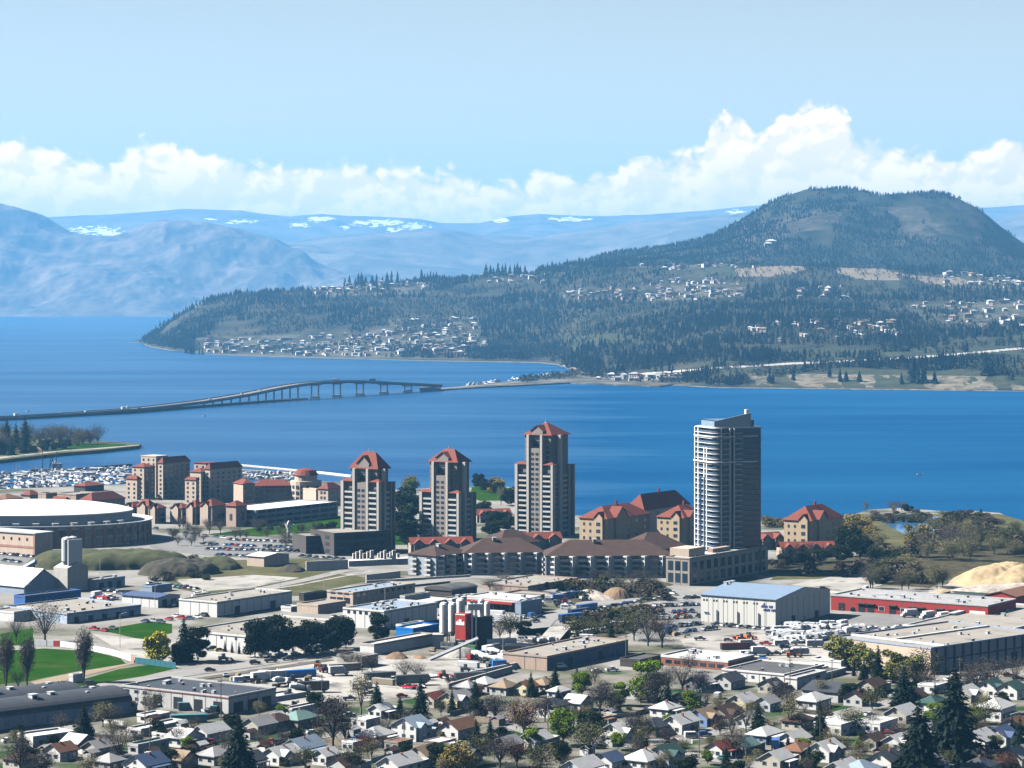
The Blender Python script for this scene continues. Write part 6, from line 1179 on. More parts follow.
L_lime = leafmat('lime_leaves', (.11,.19,.008), (.2,.28,.02), .15); L_yel = leafmat('yellow_willow_leaves', (.42,.39,.02), (.56,.52,.06), .06); L_oli = leafmat('olive_leaves', (.045,.052,.017), (.1,.1,.04)); L_red = leafmat('russet_leaves', (.085,.036,.022), (.15,.065,.042)); L_pur = leafmat('purple_twigs', (.032,.024,.028), (.07,.055,.06)); L_gry = leafmat('bare_twigs', (.055,.047,.038), (.125,.106,.088)); L_grn = leafmat('dark_leaves', (.012,.02,.007), (.035,.048,.014)); L_gold = leafmat('gold_willow_leaves', (.19,.145,.03), (.30,.225,.06), .15); L_fors = leafmat('yellow_blossom', (.6,.42,.02), (.7,.55,.05), .05)
def branches(mb, rs, h, w, trunk, n, up=.6, lv=2):
    mb.tube((0,0,-.5), (0,0,trunk), h*.022, h*.017, 6); tips = []
    for i in range(n):
        a = 2*math.pi*(i + rs.uniform(-.3,.3))/n; z0 = trunk * rs.uniform(.75, 1.05); z1 = rs.uniform(.55, 1.0) * h*.9; rr = w * rs.uniform(.35, .85) * math.sqrt(max(.1, 1 - ((z1 - h*.62)/(h*.5))**2))
        mid = Vector((math.cos(a)*rr*.45, math.sin(a)*rr*.45, z0 + (z1 - z0)*.55)); end = Vector((math.cos(a)*rr, math.sin(a)*rr, z1))
        mb.tube((0,0,z0*.97), mid, h*.011, h*.008, 4).tube(mid, end, h*.008, h*.003, 4); tips += [mid, end, (mid+end)/2]
        for k in range(lv):
            b_ = mid.lerp(end, rs.uniform(.1,.8)); e_ = b_ + Vector(rs.normal(size=3)) * w * .28 + Vector((0,0,h*.07)); mb.tube(b_, e_, h*.005, h*.002, 3); tips.append(e_)
    return tips
def clumps(rs, tips, n, sp, h, w, zlo):
    t = np.array([list(q) for q in tips]); P = t[rs.integers(0, len(t), n)] + rs.normal(size=(n, 3)) * sp
    q = (P[:,0]**2 + P[:,1]**2) / w**2 + ((P[:,2] - (h + zlo)/2) / ((h - zlo)/2))**2; return P[q < 1.15]
TPL = {}
def decid(key, seed, h, w, m, n, size, trunk=.19, bk=bark, sp=.16, twig=False, flat=.0):
    rs = np.random.default_rng(seed); mb = MB().use(bk); tips = branches(mb, rs, h, w, h*trunk, 9 if not twig else 11, lv=3 if twig else 2)
    P = clumps(rs, tips, n, w*sp*1.6, h, w, h*trunk*.8)
    TPL.setdefault(key, []).append((mb.mesh('trunk'), leafmesh('crown', P, size, m, rs, .3 if not twig else -.4, 1.0 if not twig else 3.2)))
def conif(key, seed, h, w, m, gap=.9, base=.05, nl=24, droop=.25):
    rs = np.random.default_rng(seed); V = []
    for l in range(nl):
        t = l / (nl - 1); z = h * (base + (1 - base) * t); rad = w * (1 - t) ** .8 + .15; nb = max(6, int(16 * (1 - t) + 5)); off = rs.uniform(0, 6)
        for k in range(nb):
            a = off + 2*math.pi*(k + rs.uniform(-.35,.35))/nb; r = rad * rs.uniform(.55, 1.1); ca, sa = math.cos(a), math.sin(a); z0 = z + rs.uniform(-.6,.6)*h/nl
            for j in range(5):
                s_ = .15 + .2*j; c_ = np.array([ca*r*s_, sa*r*s_, z0 - droop*r*s_*s_]); wd = r * .2 * (1.15 - s_) + .14; ln = r*.17
                tl = rs.normal(size=3) * .5; p = np.array([-sa, ca, tl[0]]) * wd; q = np.array([ca, sa, -.45 + tl[1]]) * ln
                V += [c_ - p - q*.4, c_ + p - q*.4, c_ + p*.4 + q*1.5, c_ - p*.4 + q*1.5]
    V = np.array(V); TPL.setdefault(key, []).append((MB().use(bark).tube((0,0,-.5),(0,0,h*.9),h*.018,.05,6).mesh('trunk'), npmesh('crown', V, np.arange(len(V)).reshape(-1, 4), [m])))
def blobs(key, seed, h, w, m, n, size, cnt=9, trunk=.2):
    rs = np.random.default_rng(seed); P = []
    for i in range(cnt):
        a = rs.uniform(0, 6.28); rr = w * .62 * math.sqrt(rs.uniform()); cz = h * rs.uniform(trunk + .12, .84); R_ = w * rs.uniform(.26, .5); k = n // cnt
        d = rs.normal(size=(k, 3)); d /= np.linalg.norm(d, axis=1)[:, None]; P.append(np.array([math.cos(a)*rr, math.sin(a)*rr, cz]) + d * (R_ * rs.uniform(.55, 1.08, k))[:, None] * np.array([1, 1, .8]))
    P = np.concatenate(P); P = P[(P[:,2] > h*trunk*.6) & (P[:,2] < h*1.03)]; mb = MB().use(bark); branches(mb, rs, h*.85, w*.8, h*trunk, 6, lv=1)
    TPL.setdefault(key, []).append((mb.mesh('trunk'), leafmesh('crown', P, size, m, rs, .2)))
for s_ in (1, 2, 3):
    conif('conifer', s_, 14, 3.5, L_con); conif('spruce', s_ + 5, 14, 3.9, L_conb, nl=36, droop=.15); conif('cypress', s_ + 9, 10, 1.5, L_con, nl=20, droop=-.1)
    blobs('pine', s_ + 20, 12, 4.6, L_pine, 7500, .25, 18, .04); blobs('lime', s_ + 30, 11, 4.6, L_lime, 9000, .19, 18, .12); blobs('darkleaf', s_ + 33, 9, 4.4, L_grn, 5000, .24, 13, .12); blobs('bush', s_ + 36, 3, 2.4, L_oli, 900, .18, 9, .04); blobs('brownbush', s_ + 39, 3, 2.6, leafmat('brown_brush', (.06,.045,.032), (.125,.1,.07)), 900, .18, 9, .04)
    decid('bare', s_ + 40, 12, 5.0, L_gry, 2100, .07, sp=.15, twig=True); decid('purple', s_ + 50, 11, 4.6, L_pur, 2900, .085, sp=.15, twig=True); decid('russet', s_ + 60, 10, 4.4, L_red, 2000, .16, sp=.14); decid('olive', s_ + 70, 10, 4.8, L_oli, 2300, .17, sp=.15)
    decid('poplar', s_ + 80, 16, 2.3, leafmat('poplar_twigs', (.075,.062,.052), (.13,.11,.09)), 4800, .09, .05, sp=.26, twig=True); decid('birch', s_ + 90, 12, 3.0, leafmat('birch_leaves', (.17,.15,.07), (.25,.22,.11)), 1500, .15, bk=barkl, sp=.2)
decid('feather', 101, 11, 4.6, leafmat('budding_leaves', (.13,.122,.05), (.21,.19,.095)), 3400, .15, sp=.16); decid('feather', 102, 11, 4.6, MATS['budding_leaves'], 3400, .15, sp=.16); blobs('willow', 95, 9, 3.9, L_yel, 8000, .2, 26, .12); blobs('gold', 96, 9, 5.5, L_gold, 3600, .26, 14, .08); blobs('gold', 97, 9, 5.5, L_gold, 3600, .26, 14, .08); blobs('yellowbush', 98, 2.2, 1.4, L_fors, 420, .2, 7, .05); blobs('ivytree', 99, 9, 2.8, leafmat('yellow_green_leaves', (.16,.165,.028), (.25,.25,.065)), 4200, .2, 16, .03); blobs('ivytree', 100, 9, 2.8, MATS['yellow_green_leaves'], 4200, .2, 16, .03)
TH = {'conifer': 14, 'spruce': 14, 'cypress': 10, 'pine': 12, 'lime': 11, 'darkleaf': 9, 'bush': 3, 'brownbush': 3, 'bare': 12, 'purple': 11, 'russet': 10, 'olive': 10, 'poplar': 16, 'birch': 12, 'willow': 9, 'gold': 9, 'yellowbush': 2.2, 'feather': 11, 'ivytree': 9}
TN = {'feather': ('budding_tree', 'feathery yellow olive tree'), 'conifer': ('conifer_tree', 'dark narrow conifer'), 'spruce': ('spruce_tree', 'blue green spruce'), 'cypress': ('cypress_tree', 'slim dark cypress'), 'pine': ('pine_tree', 'round dark pine'), 'lime': ('leafy_tree', 'bright lime green tree'), 'darkleaf': ('evergreen_tree', 'dark green leafy tree'), 'bush': ('bush', 'olive bush'), 'brownbush': ('bush', 'brown leafless bush'), 'bare': ('bare_tree', 'bare grey tree'), 'purple': ('bare_tree', 'bare purplish tree'), 'russet': ('budding_tree', 'russet budding tree'), 'olive': ('budding_tree', 'olive green tree'), 'poplar': ('poplar_tree', 'tall bare poplar'), 'birch': ('birch_tree', 'pale yellowish birch'), 'willow': ('willow_tree', 'bright yellow willow'), 'gold': ('willow_tree', 'golden willow'), 'yellowbush': ('flowering_bush', 'bright yellow blossoming bush'), 'ivytree': ('wall_tree', 'yellow green tree against the wall')}
def tree(kind, px, py, hpx, wf=1.0, z=GZ, loc=None, lab=None, grp=None):
    p = loc if loc is not None else G(px, py, z); h = hpx * p.y / F; tr, cr = rng.choice(TPL[kind]); s = h / TH[kind]; nm, lb = TN[kind]
    r = thing(nm, lab or lb, 'bush' if 'bush' in kind else 'tree', p, rng.uniform(0, 6.28), grp or {'bush': 'bushes', 'brownbush': 'bushes'}.get(kind, lb + 's'), True); r.scale = (s * wf, s * wf, s)
    link('trunk', tr, r); link('crown', cr, r); return r
TR = [('spruce',84,748,46),('conifer',22,750,24),('spruce',239,776,62,1.1),('conifer',421,722,46),('conifer',400,718,24),('conifer',452,713,24),('conifer',475,710,32),('conifer',476,748,30),('conifer',490,744,27),('conifer',184,662,46,1.1),('pine',198,662,36,1.2),('pine',178,664,22),('cypress',225,652,12),('cypress',232,653,12),('cypress',239,654,12),('pine',255,657,40,1),('pine',268,657,32,1.2),('pine',279,656,42,1.1),('pine',293,655,30,1.2),('pine',307,655,36,1.15),('pine',322,653,30,1.2),('pine',338,651,38,1.1),('pine',378,641,30,1.2),('pine',346,648,32),
 ('conifer',555,697,34),('conifer',577,690,24),('conifer',531,697,26),('conifer',611,651,30,1.1),('conifer',878,682,38),('conifer',864,680,22),('spruce',904,706,40,1.3),('spruce',954,764,98,1.15),('spruce',919,776,76,1.25),('conifer',758,738,36,1.3),('conifer',820,740,40,1.1),('conifer',884,698,16),('conifer',668,704,24),('darkleaf',848,704,22),('conifer',788,750,16),('conifer',935,702,20),('conifer',1020,760,44),('conifer',1012,735,20),
 ('poplar',6,690,60),('poplar',27,686,57),('poplar',84,682,62),('bare',45,642,42,1.35),('willow',158,664,36,1.05),('bare',18,690,22,1.3),('bare',16,642,26),('bare',110,728,26,1.3),('bare',119,762,44,1.1),('purple',20,772,34,1.3),('purple',45,776,28,1.3),('darkleaf',52,750,16),('darkleaf',33,764,18),
 ('lime',648,702,46,1.1),('purple',657,709,38,1.2),('lime',582,698,28),('lime',620,706,26),('purple',600,714,34,1.2),('purple',612,716,26,1.2),('russet',524,737,42,1.15),('lime',563,746,38,1.1),('olive',590,756,38,1.35),('olive',540,776,34,1.2),('darkleaf',562,764,24),('lime',692,711,22,1.3),('bare',682,692,32,1.3),('bare',668,690,26),('purple',635,742,32),('purple',648,738,22),('russet',579,724,16,1.4),('russet',517,768,28,1.3),('bare',735,757,32,1.3),('bare',746,732,32,1.2),('birch',790,730,34,1.2),('purple',778,706,26,1.4),('bare',790,712,26,1.4),('yellowbush',694,733,9,1.1),('yellowbush',716,729,10,1.1),('olive',710,748,14),('bare',690,672,22,1.4),('olive',845,755,20),('lime',858,752,13),('purple',720,736,22,1.3),
 ('birch',361,716,46),('purple',333,746,50,1.2),('bare',345,744,40),('russet',368,757,24,1.3),('olive',350,772,28,1.3),('darkleaf',438,768,26,1.2),('gold',456,774,32,1.2),('olive',482,764,34,1.1),('purple',500,768,34,1.4),('purple',495,722,30,1.4),('russet',478,700,20),('birch',515,722,28),('olive',441,716,18),('bare',405,680,24,1.3),('bare',418,680,20,1.3),('bare',352,668,18,1.3),('bare',362,672,22,1.3),('bare',372,672,20,1.3),('bare',345,666,20,1.3),('bare',500,640,22,1.2),('pine',524,640,20,1.2),('olive',510,640,28,1.1),
 ('olive',578,640,26,1.5),('olive',596,638,20,1.3),('bare',648,646,36,1.25),('bare',662,648,38,1.3),('olive',634,640,34,1.2),('bare',504,584,14,2.2),('bare',490,590,13,2),('bare',976,692,36,1.3),('bare',992,690,34,1.2),('bare',1015,684,30,1.3),('bare',967,690,22,1.2),('olive',985,724,26,1.3),('olive',975,728,20,1.3),('birch',1000,752,22),('purple',985,768,24,1.5),('russet',1005,772,20,1.5),('olive',940,772,24,1.5),('purple',700,692,22,1.4),('darkleaf',865,745,14,1.3),('bare',900,742,26,1.2),
 ('ivytree',838,668,34,1.5),('ivytree',849,670,35,1.4),('ivytree',857,673,33,1.1),('ivytree',871,676,30,1.0),('olive',842,664,28),('ivytree',893,683,36,1.2),('ivytree',902,684,34,1.4),('ivytree',914,686,34,1.3),('olive',923,686,38,1.2),('cypress',866,680,18),('cypress',854,676,16),('bare',905,688,26,1.3),('bare',928,690,24,1.3),
 ('bare',226,760,30,1.2),('olive',305,770,24,1.3),('purple',285,748,20,1.3),('bare',262,752,24,1.2),('darkleaf',191,760,14,1.3),('darkleaf',166,768,20,1.3),('bare',150,716,18,1.3),('olive',320,742,18),('birch',440,745,16),('bare',585,742,22,1.3),('purple',668,748,22,1.3),('darkleaf',685,775,20,1.4),('darkleaf',735,777,18,1.4),('bare',825,722,22,1.2),('darkleaf',812,770,20,1.4),('bare',858,768,26,1.2),('purple',545,722,26,1.3),('bare',595,684,20,1.3)]
for q in TR: tree(q[0], q[1], q[2], q[3], q[4] if len(q) > 4 else 1.0)
for i in range(104):
    py = rng.uniform(700, 778); px = rng.uniform(-5, 1030); tree(rng.choice(('bare','feather','olive','darkleaf','birch','bare','conifer','feather','lime','bare')), px, py, rng.uniform(12, 26), 1.25)
for i in range(90):
    px, py = rng.uniform(0, 1024), rng.uniform(700, 772); tree(rng.choice(('bush','bush','brownbush')), px, py, rng.uniform(4, 8), 1.2)
# trees around the towers and condos
TR2 = [('darkleaf',402,512,26,1.3),('darkleaf',410,520,30,1.3),('darkleaf',400,540,36,1.2),('darkleaf',408,548,30,1.2),('lime',411,492,14,1.2),('gold',411,490,15,1.1),('darkleaf',484,492,14),('darkleaf',490,493,14),('darkleaf',496,494,12),('darkleaf',479,489,16),('gold',495,493,17,1.2),('birch',501,505,20),('darkleaf',511,506,20,1.3),('darkleaf',484,520,20,1.4),('darkleaf',496,528,18,1.6),('darkleaf',508,532,16,1.5),('darkleaf',492,536,16,1.6),('darkleaf',330,533,12,1.5),('darkleaf',318,531,8,1.6),('bush',300,530,6),('bush',270,530,6),('bush',283,528,6),('bush',258,531,6),
 ('gold',770,527,12,1.5),('gold',783,527,10,1.5),('gold',853,531,18,1.5),('gold',862,530,14,1.4),('gold',873,544,17,1.4),('gold',866,538,14,1.5),('gold',916,545,22,1.2),('gold',925,542,16),('birch',866,514,14,.9),('darkleaf',851,556,30,1.2),('darkleaf',860,560,26,1.3),('darkleaf',880,566,20,1.5),('darkleaf',893,568,16,1.6),('darkleaf',842,562,18,1.4),('darkleaf',820,563,14,1.6),('darkleaf',801,565,14,1.6),('darkleaf',786,567,14,1.6),('purple',800,560,18),('purple',812,562,20),('purple',826,562,18),('purple',784,562,16),('birch',894,519,16,.8),('spruce',981,518,10,1.2),('darkleaf',957,524,11,1.2),('darkleaf',908,513,9,1.5),('bare',893,513,14,1.5),('bare',902,512,12,1.5)]
for q in TR2: tree(q[0], q[1], q[2], q[3], q[4] if len(q) > 4 else 1.0)
for i in range(60):
    px = rng.uniform(868, 1030); py = rng.uniform(530, 590) if px > 930 else rng.uniform(548, 592); 
    if px > 960 and py > 566: py = rng.uniform(525, 560)
    tree(rng.choice(('feather','feather','feather','bare','bare','olive','brownbush')), px, py, rng.uniform(15, 26) * (1.0 if py > 545 else .75), rng.uniform(1.1, 1.5))
for i in range(40):
    t = rng.random(); tree(rng.choice(('bush','brownbush')), 870 + 140 * t, 512 + rng.uniform(-1, 10) + 6 * t, rng.uniform(4, 8), 1.8)
for i in range(60):
    px, py = rng.choice(((rng.uniform(560,665), rng.uniform(584,600)), (rng.uniform(585,660), rng.uniform(612,634)), (rng.uniform(770,880), rng.uniform(564,578)))); tree(rng.choice(('brownbush','brownbush','bush')), px, py, rng.uniform(6, 12), 1.6)
for q in [('bare',610,586,17,1.3),('bare',632,586,16,1.3),('bare',643,586,18,1.3),('bare',654,588,16,1.3),('purple',578,578,14,1.4),('olive',620,588,14,1.3),('purple',596,584,14,1.4),('darkleaf',560,596,16,1.3)]: tree(*q[:4], q[4])
for i in range(40):     # young street trees in the lots before the shops
    px, py = rng.uniform(170, 320), rng.uniform(528, 549); tree('bare', px, py, rng.uniform(9, 15), 1.25)
for i in range(26): tree(rng.choice(('brownbush','bush')), rng.uniform(150, 205), rng.uniform(560, 582), rng.uniform(4, 7), 1.6)
# park across the marina
for i in range(14):
    t = rng.random(); tree(rng.choice(('bare','russet','bare','bare','feather')), rng.uniform(-8, 30) if t < .45 else rng.uniform(30, 100), rng.uniform(436, 457) if t < .45 else rng.uniform(444, 449), rng.uniform(12, 26) if t < .45 else rng.uniform(16, 27), 1.2, z=.6)
for q in [('conifer',7,452,34,1),('conifer',16,450,28,1),('conifer',25,452,36,1),('conifer',11,458,20,1.3),('conifer',24,456,20,1.2),('darkleaf',2,457,18,1.3),('darkleaf',45,453,14,1.3),('darkleaf',65,451,12,1.4),('darkleaf',55,452,10,1.3),('bare',40,447,22,1.2),('bare',46,446,22,1.2),('bare',53,447,23,1.2),('bare',69,447,24,1.2),('bare',76,447,20,1.2),('bare',83,447,20,1.2),('bare',90,446,20,1.2),('bare',98,445,22,1.2),('bare',60,445,20,1.2),('darkleaf',33,455,10,1.3),('purple',4,440,18,1.3)]: tree(q[0], q[1], q[2], q[3], q[4], z=.6)
for px, py in ((3,456),(30,454.5),(36,453)): c = G(px, py, .7); r = thing('park_building', 'small park building', 'park building', c, R(20), 'park buildings', True); MB().use(w_tan).box(-6,-4,0,6,4,3).build('wall', r); gable_roof(12, 8, 3, 2, r_tanr if px > 5 else r_white, 'x').build('roof', r).location = (-6, -4, 0)

# ------------------------------------------------------------------ far hillside: woods, houses
FT = leafmat('far_conifer', (.003,.008,.008), (.012,.019,.014), 0)
def fartree(rs, h, w):
    V = []; nl = 4
    for l in range(nl):
        z0 = h * (.06 + .22 * l); z1 = min(h, z0 + h * .42); r = w * (1 - .23 * l) * rs.uniform(.8, 1.15); off = rs.uniform(0, 6); k = 5
        for j in range(k): a0 = off + 2*math.pi*j/k; a1 = off + 2*math.pi*(j+1)/k; r0, r1 = r * rs.uniform(.7, 1.2), r * rs.uniform(.7, 1.2); V += [(r0*math.cos(a0), r0*math.sin(a0), z0 + rs.uniform(-.06,.06)*h), (r1*math.cos(a1), r1*math.sin(a1), z0 + rs.uniform(-.06,.06)*h), (0, 0, z1)]
    return np.array(V)
rs = np.random.default_rng(5); FTV = [fartree(rs, 1.0, .17 + .05 * (k % 3)) for k in range(8)]
def rnd_tree(rs, h, w):      # a broad low crown for the leafless and leafy trees of the slope
    d = rs.normal(size=(20, 3, 3)) * .12; c_ = rs.normal(size=(20, 1, 3)); c_ /= np.linalg.norm(c_, axis=2, keepdims=True); V = (c_ * np.array([.42, .42, .4]) + d * 1.4 + np.array([0, 0, .55])); return V.reshape(-1, 3)
FTR = [rnd_tree(rs, 1, 1) for k in range(4)]
def forest(name, pts, hs, tpl, m, label=None):
    V = np.concatenate([tpl[rs.integers(0, len(tpl))] * h + p for p, h in zip(pts, hs)]); o = link(name, npmesh(name, V, np.arange(len(V)).reshape(-1, 3), [m])); structure(o, 'stuff'); o['label'] = label or ''; return o
pts = []; hsz = []; brd_ = []; brh = []
HXY = []
def farhouse(k, c_, rf):
    mb = MB().use(c_).box(-7,-4.5,-6,7,4.5,4.2 if k else 5.5).use(rf); 
    if k == 2: mb.box(-12,-5.5,4.5,12,5.5,5.2).use(c_).box(-12,-5.5,-5,-7.2,5.5,4.499).box(7.2,-5.5,-5,12,5.5,4.499)
    else: hr = hip_roof(14, 9, 0, 2.6, rf, 1.0); mb.add([(x - 7, y - 4.5, z + (4.2 if k else 5.5) + .05) for x, y, z in hr.v], hr.f)
    mb.use(GLASS)
    for i in range(3): mb.box(-5.5 + i*4, -4.62 if k != 2 else -5.62, 1, -3 + i*4, -4.4, 3)
    return mb.mesh('hillside_house')
FH = {'white': farhouse(0, w_white, r_grey), 'cream': farhouse(1, w_cream, r_brown), 'tan': farhouse(1, w_tan, r_tanr), 'pale grey': farhouse(2, w_pale, r_pale), 'white roofed': farhouse(1, w_pale, r_pale)}
AREA = [([(195,340),(300,338),(380,332),(480,336),(485,345),(470,357),(300,356),(205,353)],112,'in the shore village beyond the bridge'),([(390,320),(478,318),(480,332),(400,336)],13,'on the bare terrace above the shore village'),([(310,282),(428,281),(428,292),(315,295)],18,'on the left end of the hillside crest'),([(480,277),(545,276),(545,284),(485,285)],8,'among the crest pines in the middle'),([(565,290),(640,289),(640,300),(565,300)],16,'in the row at mid slope'),([(640,282),(742,281),(742,299),(650,301)],38,'in the cluster below the tan fields'),([(795,289),(850,287),(850,300),(800,301)],8,'in the pines right of the tan fields'),([(745,326),(900,318),(900,336),(760,345)],22,'scattered on the lower right slope'),([(900,305),(1024,300),(1024,332),(925,326)],20,'on the terraces at the right edge'),([(935,269),(1024,271),(1024,290),(945,288)],18,'in the pale suburb under the butte'),([(640,266),(760,262),(760,268),(650,272)],9,'along the edge of the far meadow'),([(560,376),(690,379),(690,383),(565,382)],12,'on the causeway flats')]
NFH = 0
for poly, n, wh in AREA:
    xs = [p[0] for p in poly]; ys = [p[1] for p in poly]; c_ = 0; tries = 0
    while c_ < n and tries < 900:
        tries += 1; x, y = rng.uniform(min(xs), max(xs)), rng.uniform(min(ys), max(ys))
        if not inpoly(np.array([x]), np.array([y]), poly)[0]: continue
        p = hillpt(x, y)
        if p is None: continue
        col = rng.choice(('white','cream','tan','pale grey','white roofed','cream')); s_ = rng.uniform(.8, 1.15) * (1.0 if n > 20 else 1.1)
        o = link('hillside_house', FH[col], None, p + Vector((0,-3,2.5)), rng.choice((-34, 20, 56, 0)) and R(rng.uniform(-40, 40)), (s_,)*3); tag(o, f'{col} house {wh}', 'house', f'{col} houses {wh}', False); c_ += 1; NFH += 1; HXY.append((x, y))
# beyond the three hundred that show largest: the smaller roofs between them, as one mass
XV = []; XF = []; XM = []; XMATS = [w_white, w_cream, w_tan, w_pale, r_grey, r_brown, r_tanr, r_pale]; hrx = hip_roof(12, 8, 0, 2.4, r_grey, .8); cnt = 0
for poly, n, wh in AREA:
    xs = [p[0] for p in poly]; ys = [p[1] for p in poly]; c_ = 0; tries = 0
    while c_ < int(n * 1.3) and tries < 900:
        tries += 1; x, y = rng.uniform(min(xs), max(xs)), rng.uniform(min(ys), max(ys))
        if not inpoly(np.array([x]), np.array([y]), poly)[0]: continue
        p = hillpt(x, y)
        if p is None: continue
        a_ = rng.uniform(-.7, .7); M3 = Matrix.Rotation(a_, 3, 'Z'); s_ = rng.uniform(.6, .95); o_ = len(XV); mb = MB().box(-6,-4,-5,6,4,3.6); mb.add([(u - 6, v_ - 4, z + 3.65) for u, v_, z in hrx.v], hrx.f)
        XV += [tuple(p + Vector((0, 0, 2)) + M3 @ (Vector(q) * s_)) for q in mb.v]; XF += [tuple(i + o_ for i in f_) for f_ in mb.f]; wc, rc = rng.randrange(4), 4 + rng.randrange(4); XM += [wc] * 6 + [rc] * (len(mb.f) - 6); c_ += 1; HXY.append((x, y))
me = bpy.data.meshes.new('hillside_houses'); me.from_pydata(XV, [], XF)
for m_ in XMATS: me.materials.append(m_)
me.polygons.foreach_set('material_index', XM); me.update(); o = structure(link('hillside_houses', me), 'stuff'); o['label'] = 'small roofs massed between the larger houses of the far hillside'
gpx = 512 + F * HV[:NF, :, 0] / HV[:NF, :, 1]; gpy = YH + F * (H - HV[:NF, :, 2]) / HV[:NF, :, 1]
idx = rs.integers(0, gpx.size, 60000); px_ = gpx.ravel()[idx]; py_ = gpy.ravel()[idx]; P3 = HV[:NF].reshape(-1, 3)[idx] + rs.normal(size=(60000, 3)) * np.array([6, 12, 0])
dn = fbm(P3[:,0] / 260, P3[:,1] / 260, 4, 21) + .75 * fbm(P3[:,0] / 70, P3[:,1] / 70, 3, 5)
sh_ = fS(px_); keep = np.ones(len(idx), bool); lim = np.full(len(idx), -.30)
for poly in FIELDS: keep &= ~inpoly(px_, py_, poly)
for poly in MEADOW: lim[inpoly(px_, py_, poly)] = .16
for poly in TOWNS: lim[inpoly(px_, py_, poly)] = .10
low = (px_ > 600) & (py_ > sh_ - 24); lim[low] = .26; lim[(px_ > 690) & (py_ > 345) & (py_ < 368)] = .22; keep &= ~((py_ > sh_ - 3)); lim[(px_ > 140) & (px_ < 260) & (py_ < 335)] = -.05
lim[inpoly(px_, py_, [(470,300),(700,302),(1024,294),(1024,330),(800,345),(640,345),(500,355)])] -= .10
rd_ = np.interp(px_, [560,600,640,724,790,850,900,960,1024,1200], [380,378,374,367.5,363.5,361,358.5,354,348,336]); keep &= ~((px_ > 580) & (py_ > rd_ - .5) & (py_ < rd_ + 5))
for hx, hy in HXY: keep &= ~((np.abs(px_ - hx) < 3.2) & (py_ > hy - 1) & (py_ < hy + 5))
keep &= dn > lim; con = rs.uniform(size=len(idx)) < .80
cp = P3[keep & con]; ch = rs.uniform(7, 15, len(cp)) * (1 + .75 * np.clip(fbm(cp[:,0]/150, cp[:,1]/150, 3, 44) * 2, -.4, 1)) * np.where(py_[keep & con] > 340, 1.15, 1) ; forest('hillside_woods', cp, ch, FTV, FT, 'dark conifer woods covering the far hillside')
bp = P3[keep & ~con | ((~keep) & (dn > lim - .12) & (py_ < sh_ - 3) & (rs.uniform(size=len(idx)) < .3))]; forest('hillside_scrub', bp, rs.uniform(5, 11, len(bp)), FTR, leafmat('far_scrub', (.03,.036,.022), (.08,.075,.045), 0), 'paler leafless scrub between the pines of the far hillside')
cq = []
for i in range(260):
    x = rng.uniform(520, 690); lo = np.interp(x, [436,470,520,570,620,690], [389,387,384.5,382,384,384]); hi = np.interp(x, [436,470,500,535,565,600,640,690], [388,385.5,382.6,379,374.5,371.5,374.5,383]); p = G(x, hi + (lo - hi) * rng.uniform(.02, .5), 2.0); cq.append((p.x, p.y, 1.8))
cq = np.array(cq); forest('causeway_scrub', cq, rs.uniform(5, 11, len(cq)), FTR, MATS['far_scrub'], 'low scrub and small trees along the causeway')
# woods of the butte behind
bn = bt <= 4; B3 = BV[bn].reshape(-1, 3); ii = rs.integers(0, len(B3), 40000); Q = B3[ii] + rs.normal(size=(40000, 3)) * np.array([5, 10, 0]); qx = 512 + F*Q[:,0]/Q[:,1]; qy = YH + F*(H-Q[:,2])/Q[:,1]
dq = fbm(Q[:,0]/200, Q[:,2]/90, 4, 31) + .5*fbm(Q[:,0]/50, Q[:,1]/50, 3, 8); tp = BR(qx); lm_ = np.where((qy - tp > 3) & (qy - tp < 45) & (qx > 735) & (qx < 1000), -.02, -.2); k_ = dq > lm_
forest('butte_woods', Q[k_], rs.uniform(7, 15, k_.sum()), FTV, FT, 'dark woods on the slopes of the rounded butte')
# single pines that stand out along the crest and the shore
FP = [npmesh('lone_pine', v_, np.arange(len(v_)).reshape(-1, 3), [FT]) for v_ in FTV]
def lone(px, dy, h, lab, grp):
    j = int(np.clip(round((px - 120) / 1.5), 0, HV.shape[1] - 1)); k = NF - 3 if dy is None else None
    p = Vector(HV[NF - 4, j]) if dy is None else hillpt(px, dy)
    if p is None: return
    o = link('pine_tree', rng.choice(FP), None, p, rng.uniform(0, 6), (h * 1.25, h * 1.25, h)); tag(o, lab, 'tree', grp, True)
for x in [346,350,354,358,362,366,371,376,382,387,392,398,421,424,427,430,434,436,486,490,494,498,502,506,510,514,518,522,526,549,553,557,561,566,570,574,578,582,586,600,607,615,622]: lone(x + rng.uniform(-1,1), None, rng.uniform(26, 44), 'lone dark crest pine', 'pines on the hillside crest')
for x, y, h in [(737,383,30),(742,384,26),(770,384,28),(773,383,24),(793,381,36),(830,378,30),(840,382,34),(846,381,26),(860,382,28),(902,384,30),(913,382,60),(918,384,50),(924,383,46),(934,384,34),(986,376,46),(992,374,40),(998,372,44),(1003,372,42),(1012,380,24),(700,382,24),(672,376,20),(655,372,26),(648,370,30),(662,371,28),(190,354.5,36),(194,355,40),(186,354,34),(199,355.3,30),(203,355,26)]: lone(x, y, h * .68, 'lone dark shore pine', 'pines along the far shore')
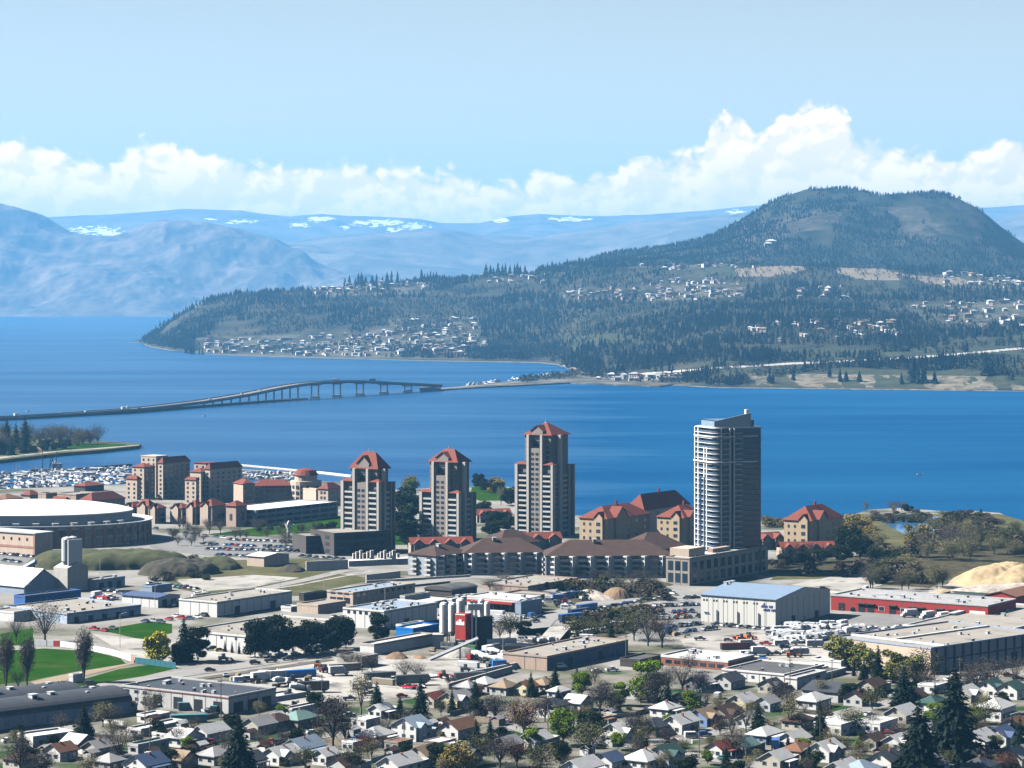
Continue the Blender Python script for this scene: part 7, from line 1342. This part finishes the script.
for k, (x, y, s_) in enumerate(((771,244,1.6),(768,246,1.2),(598,289,1.3))):
    bj = int(np.clip(round((x - 540) / 1.5), 0, BV.shape[1] - 1)); cc = YH + F*(H - BV[:, bj, 2]) / BV[:, bj, 1]; kk = np.argmax(cc <= y); o = link('hillside_house', FH['white roofed'], None, Vector(BV[kk, bj]), 0, (s_*1.4,)*3); tag(o, ('big pale house alone on the butte slope', 'smaller white house beside the big one on the butte', 'white house on the low saddle left of the butte')[k], 'house')
lm('arched bridge span', 350, 388)
# ------------------------------------------------------------------ labels
NUMW = ['first','second','third','fourth','fifth','sixth','seventh','eighth','ninth','tenth','eleventh','twelfth','thirteenth','fourteenth','fifteenth','sixteenth']
CNT = ['zero','one','two','three','four','five','six','seven','eight','nine','ten','eleven','twelve','thirteen','fourteen','fifteen','sixteen']
groups = {}
for px, py, nm in ((720,725,'yellow blossoming bushes'),(158,650,'bright yellow willow'),(954,720,'tallest blue green spruce'),(648,680,'bright lime green tree'),(238,745,'big spruce by the street'),(523,715,'russet budding tree'),(20,440,'park sea wall'),(930,528,'lagoon'),(990,575,'tan sand pile'),(617,592,'brown earth heap'),(110,560,'long grass embankment'),(640,742,'street corner'),(320,685,'gravel yard'),(415,725,'white two storey house'),(985,745,'white houses at right'),(815,640,'travel trailer lot'),(620,620,'brushy road bank'),(80,665,'ballpark lawn'),(40,760,'lower left corner'),(850,760,'lower right houses')): LMK.append((nm, px, py))
for o, base in ITEMS:
    p = o.location; px, py = proj(p); best = min(LMK, key=lambda q: ((q[1]-px)**2 + ((q[2]-py)*1.6)**2) + (1e6 if q[0] in base or base in q[0] else 0)); dx, dy = px - best[1], (py - best[2])*1.6
    rel = 'near' if math.hypot(dx, dy) < 14 else ('left of' if dx < 0 else 'right of') if abs(dx) > abs(dy) else ('behind' if dy < 0 else 'before')
    groups.setdefault((base, rel + ' ' + best[0]), []).append((px, py, o))
for (base, where), L_ in groups.items():
    L_.sort(key=lambda q: q[0]); n = len(L_)
    for i, (px, py, o) in enumerate(L_):
        if n == 1: s_ = f'{base} {where}'
        elif n == 2: s_ = f"{base} {where}, {('left','right')[i]} of two"
        elif n <= 16: s_ = f"{base} {where}, " + ('leftmost' if i == 0 else 'rightmost' if i == n-1 else NUMW[i]) + f' of {CNT[n]}' + ('' if i in (0, n-1) else ' from left')
        else: s_ = f'{base} {where}'; o['group'] = f'{base}s {where}'
        o['label'] = s_
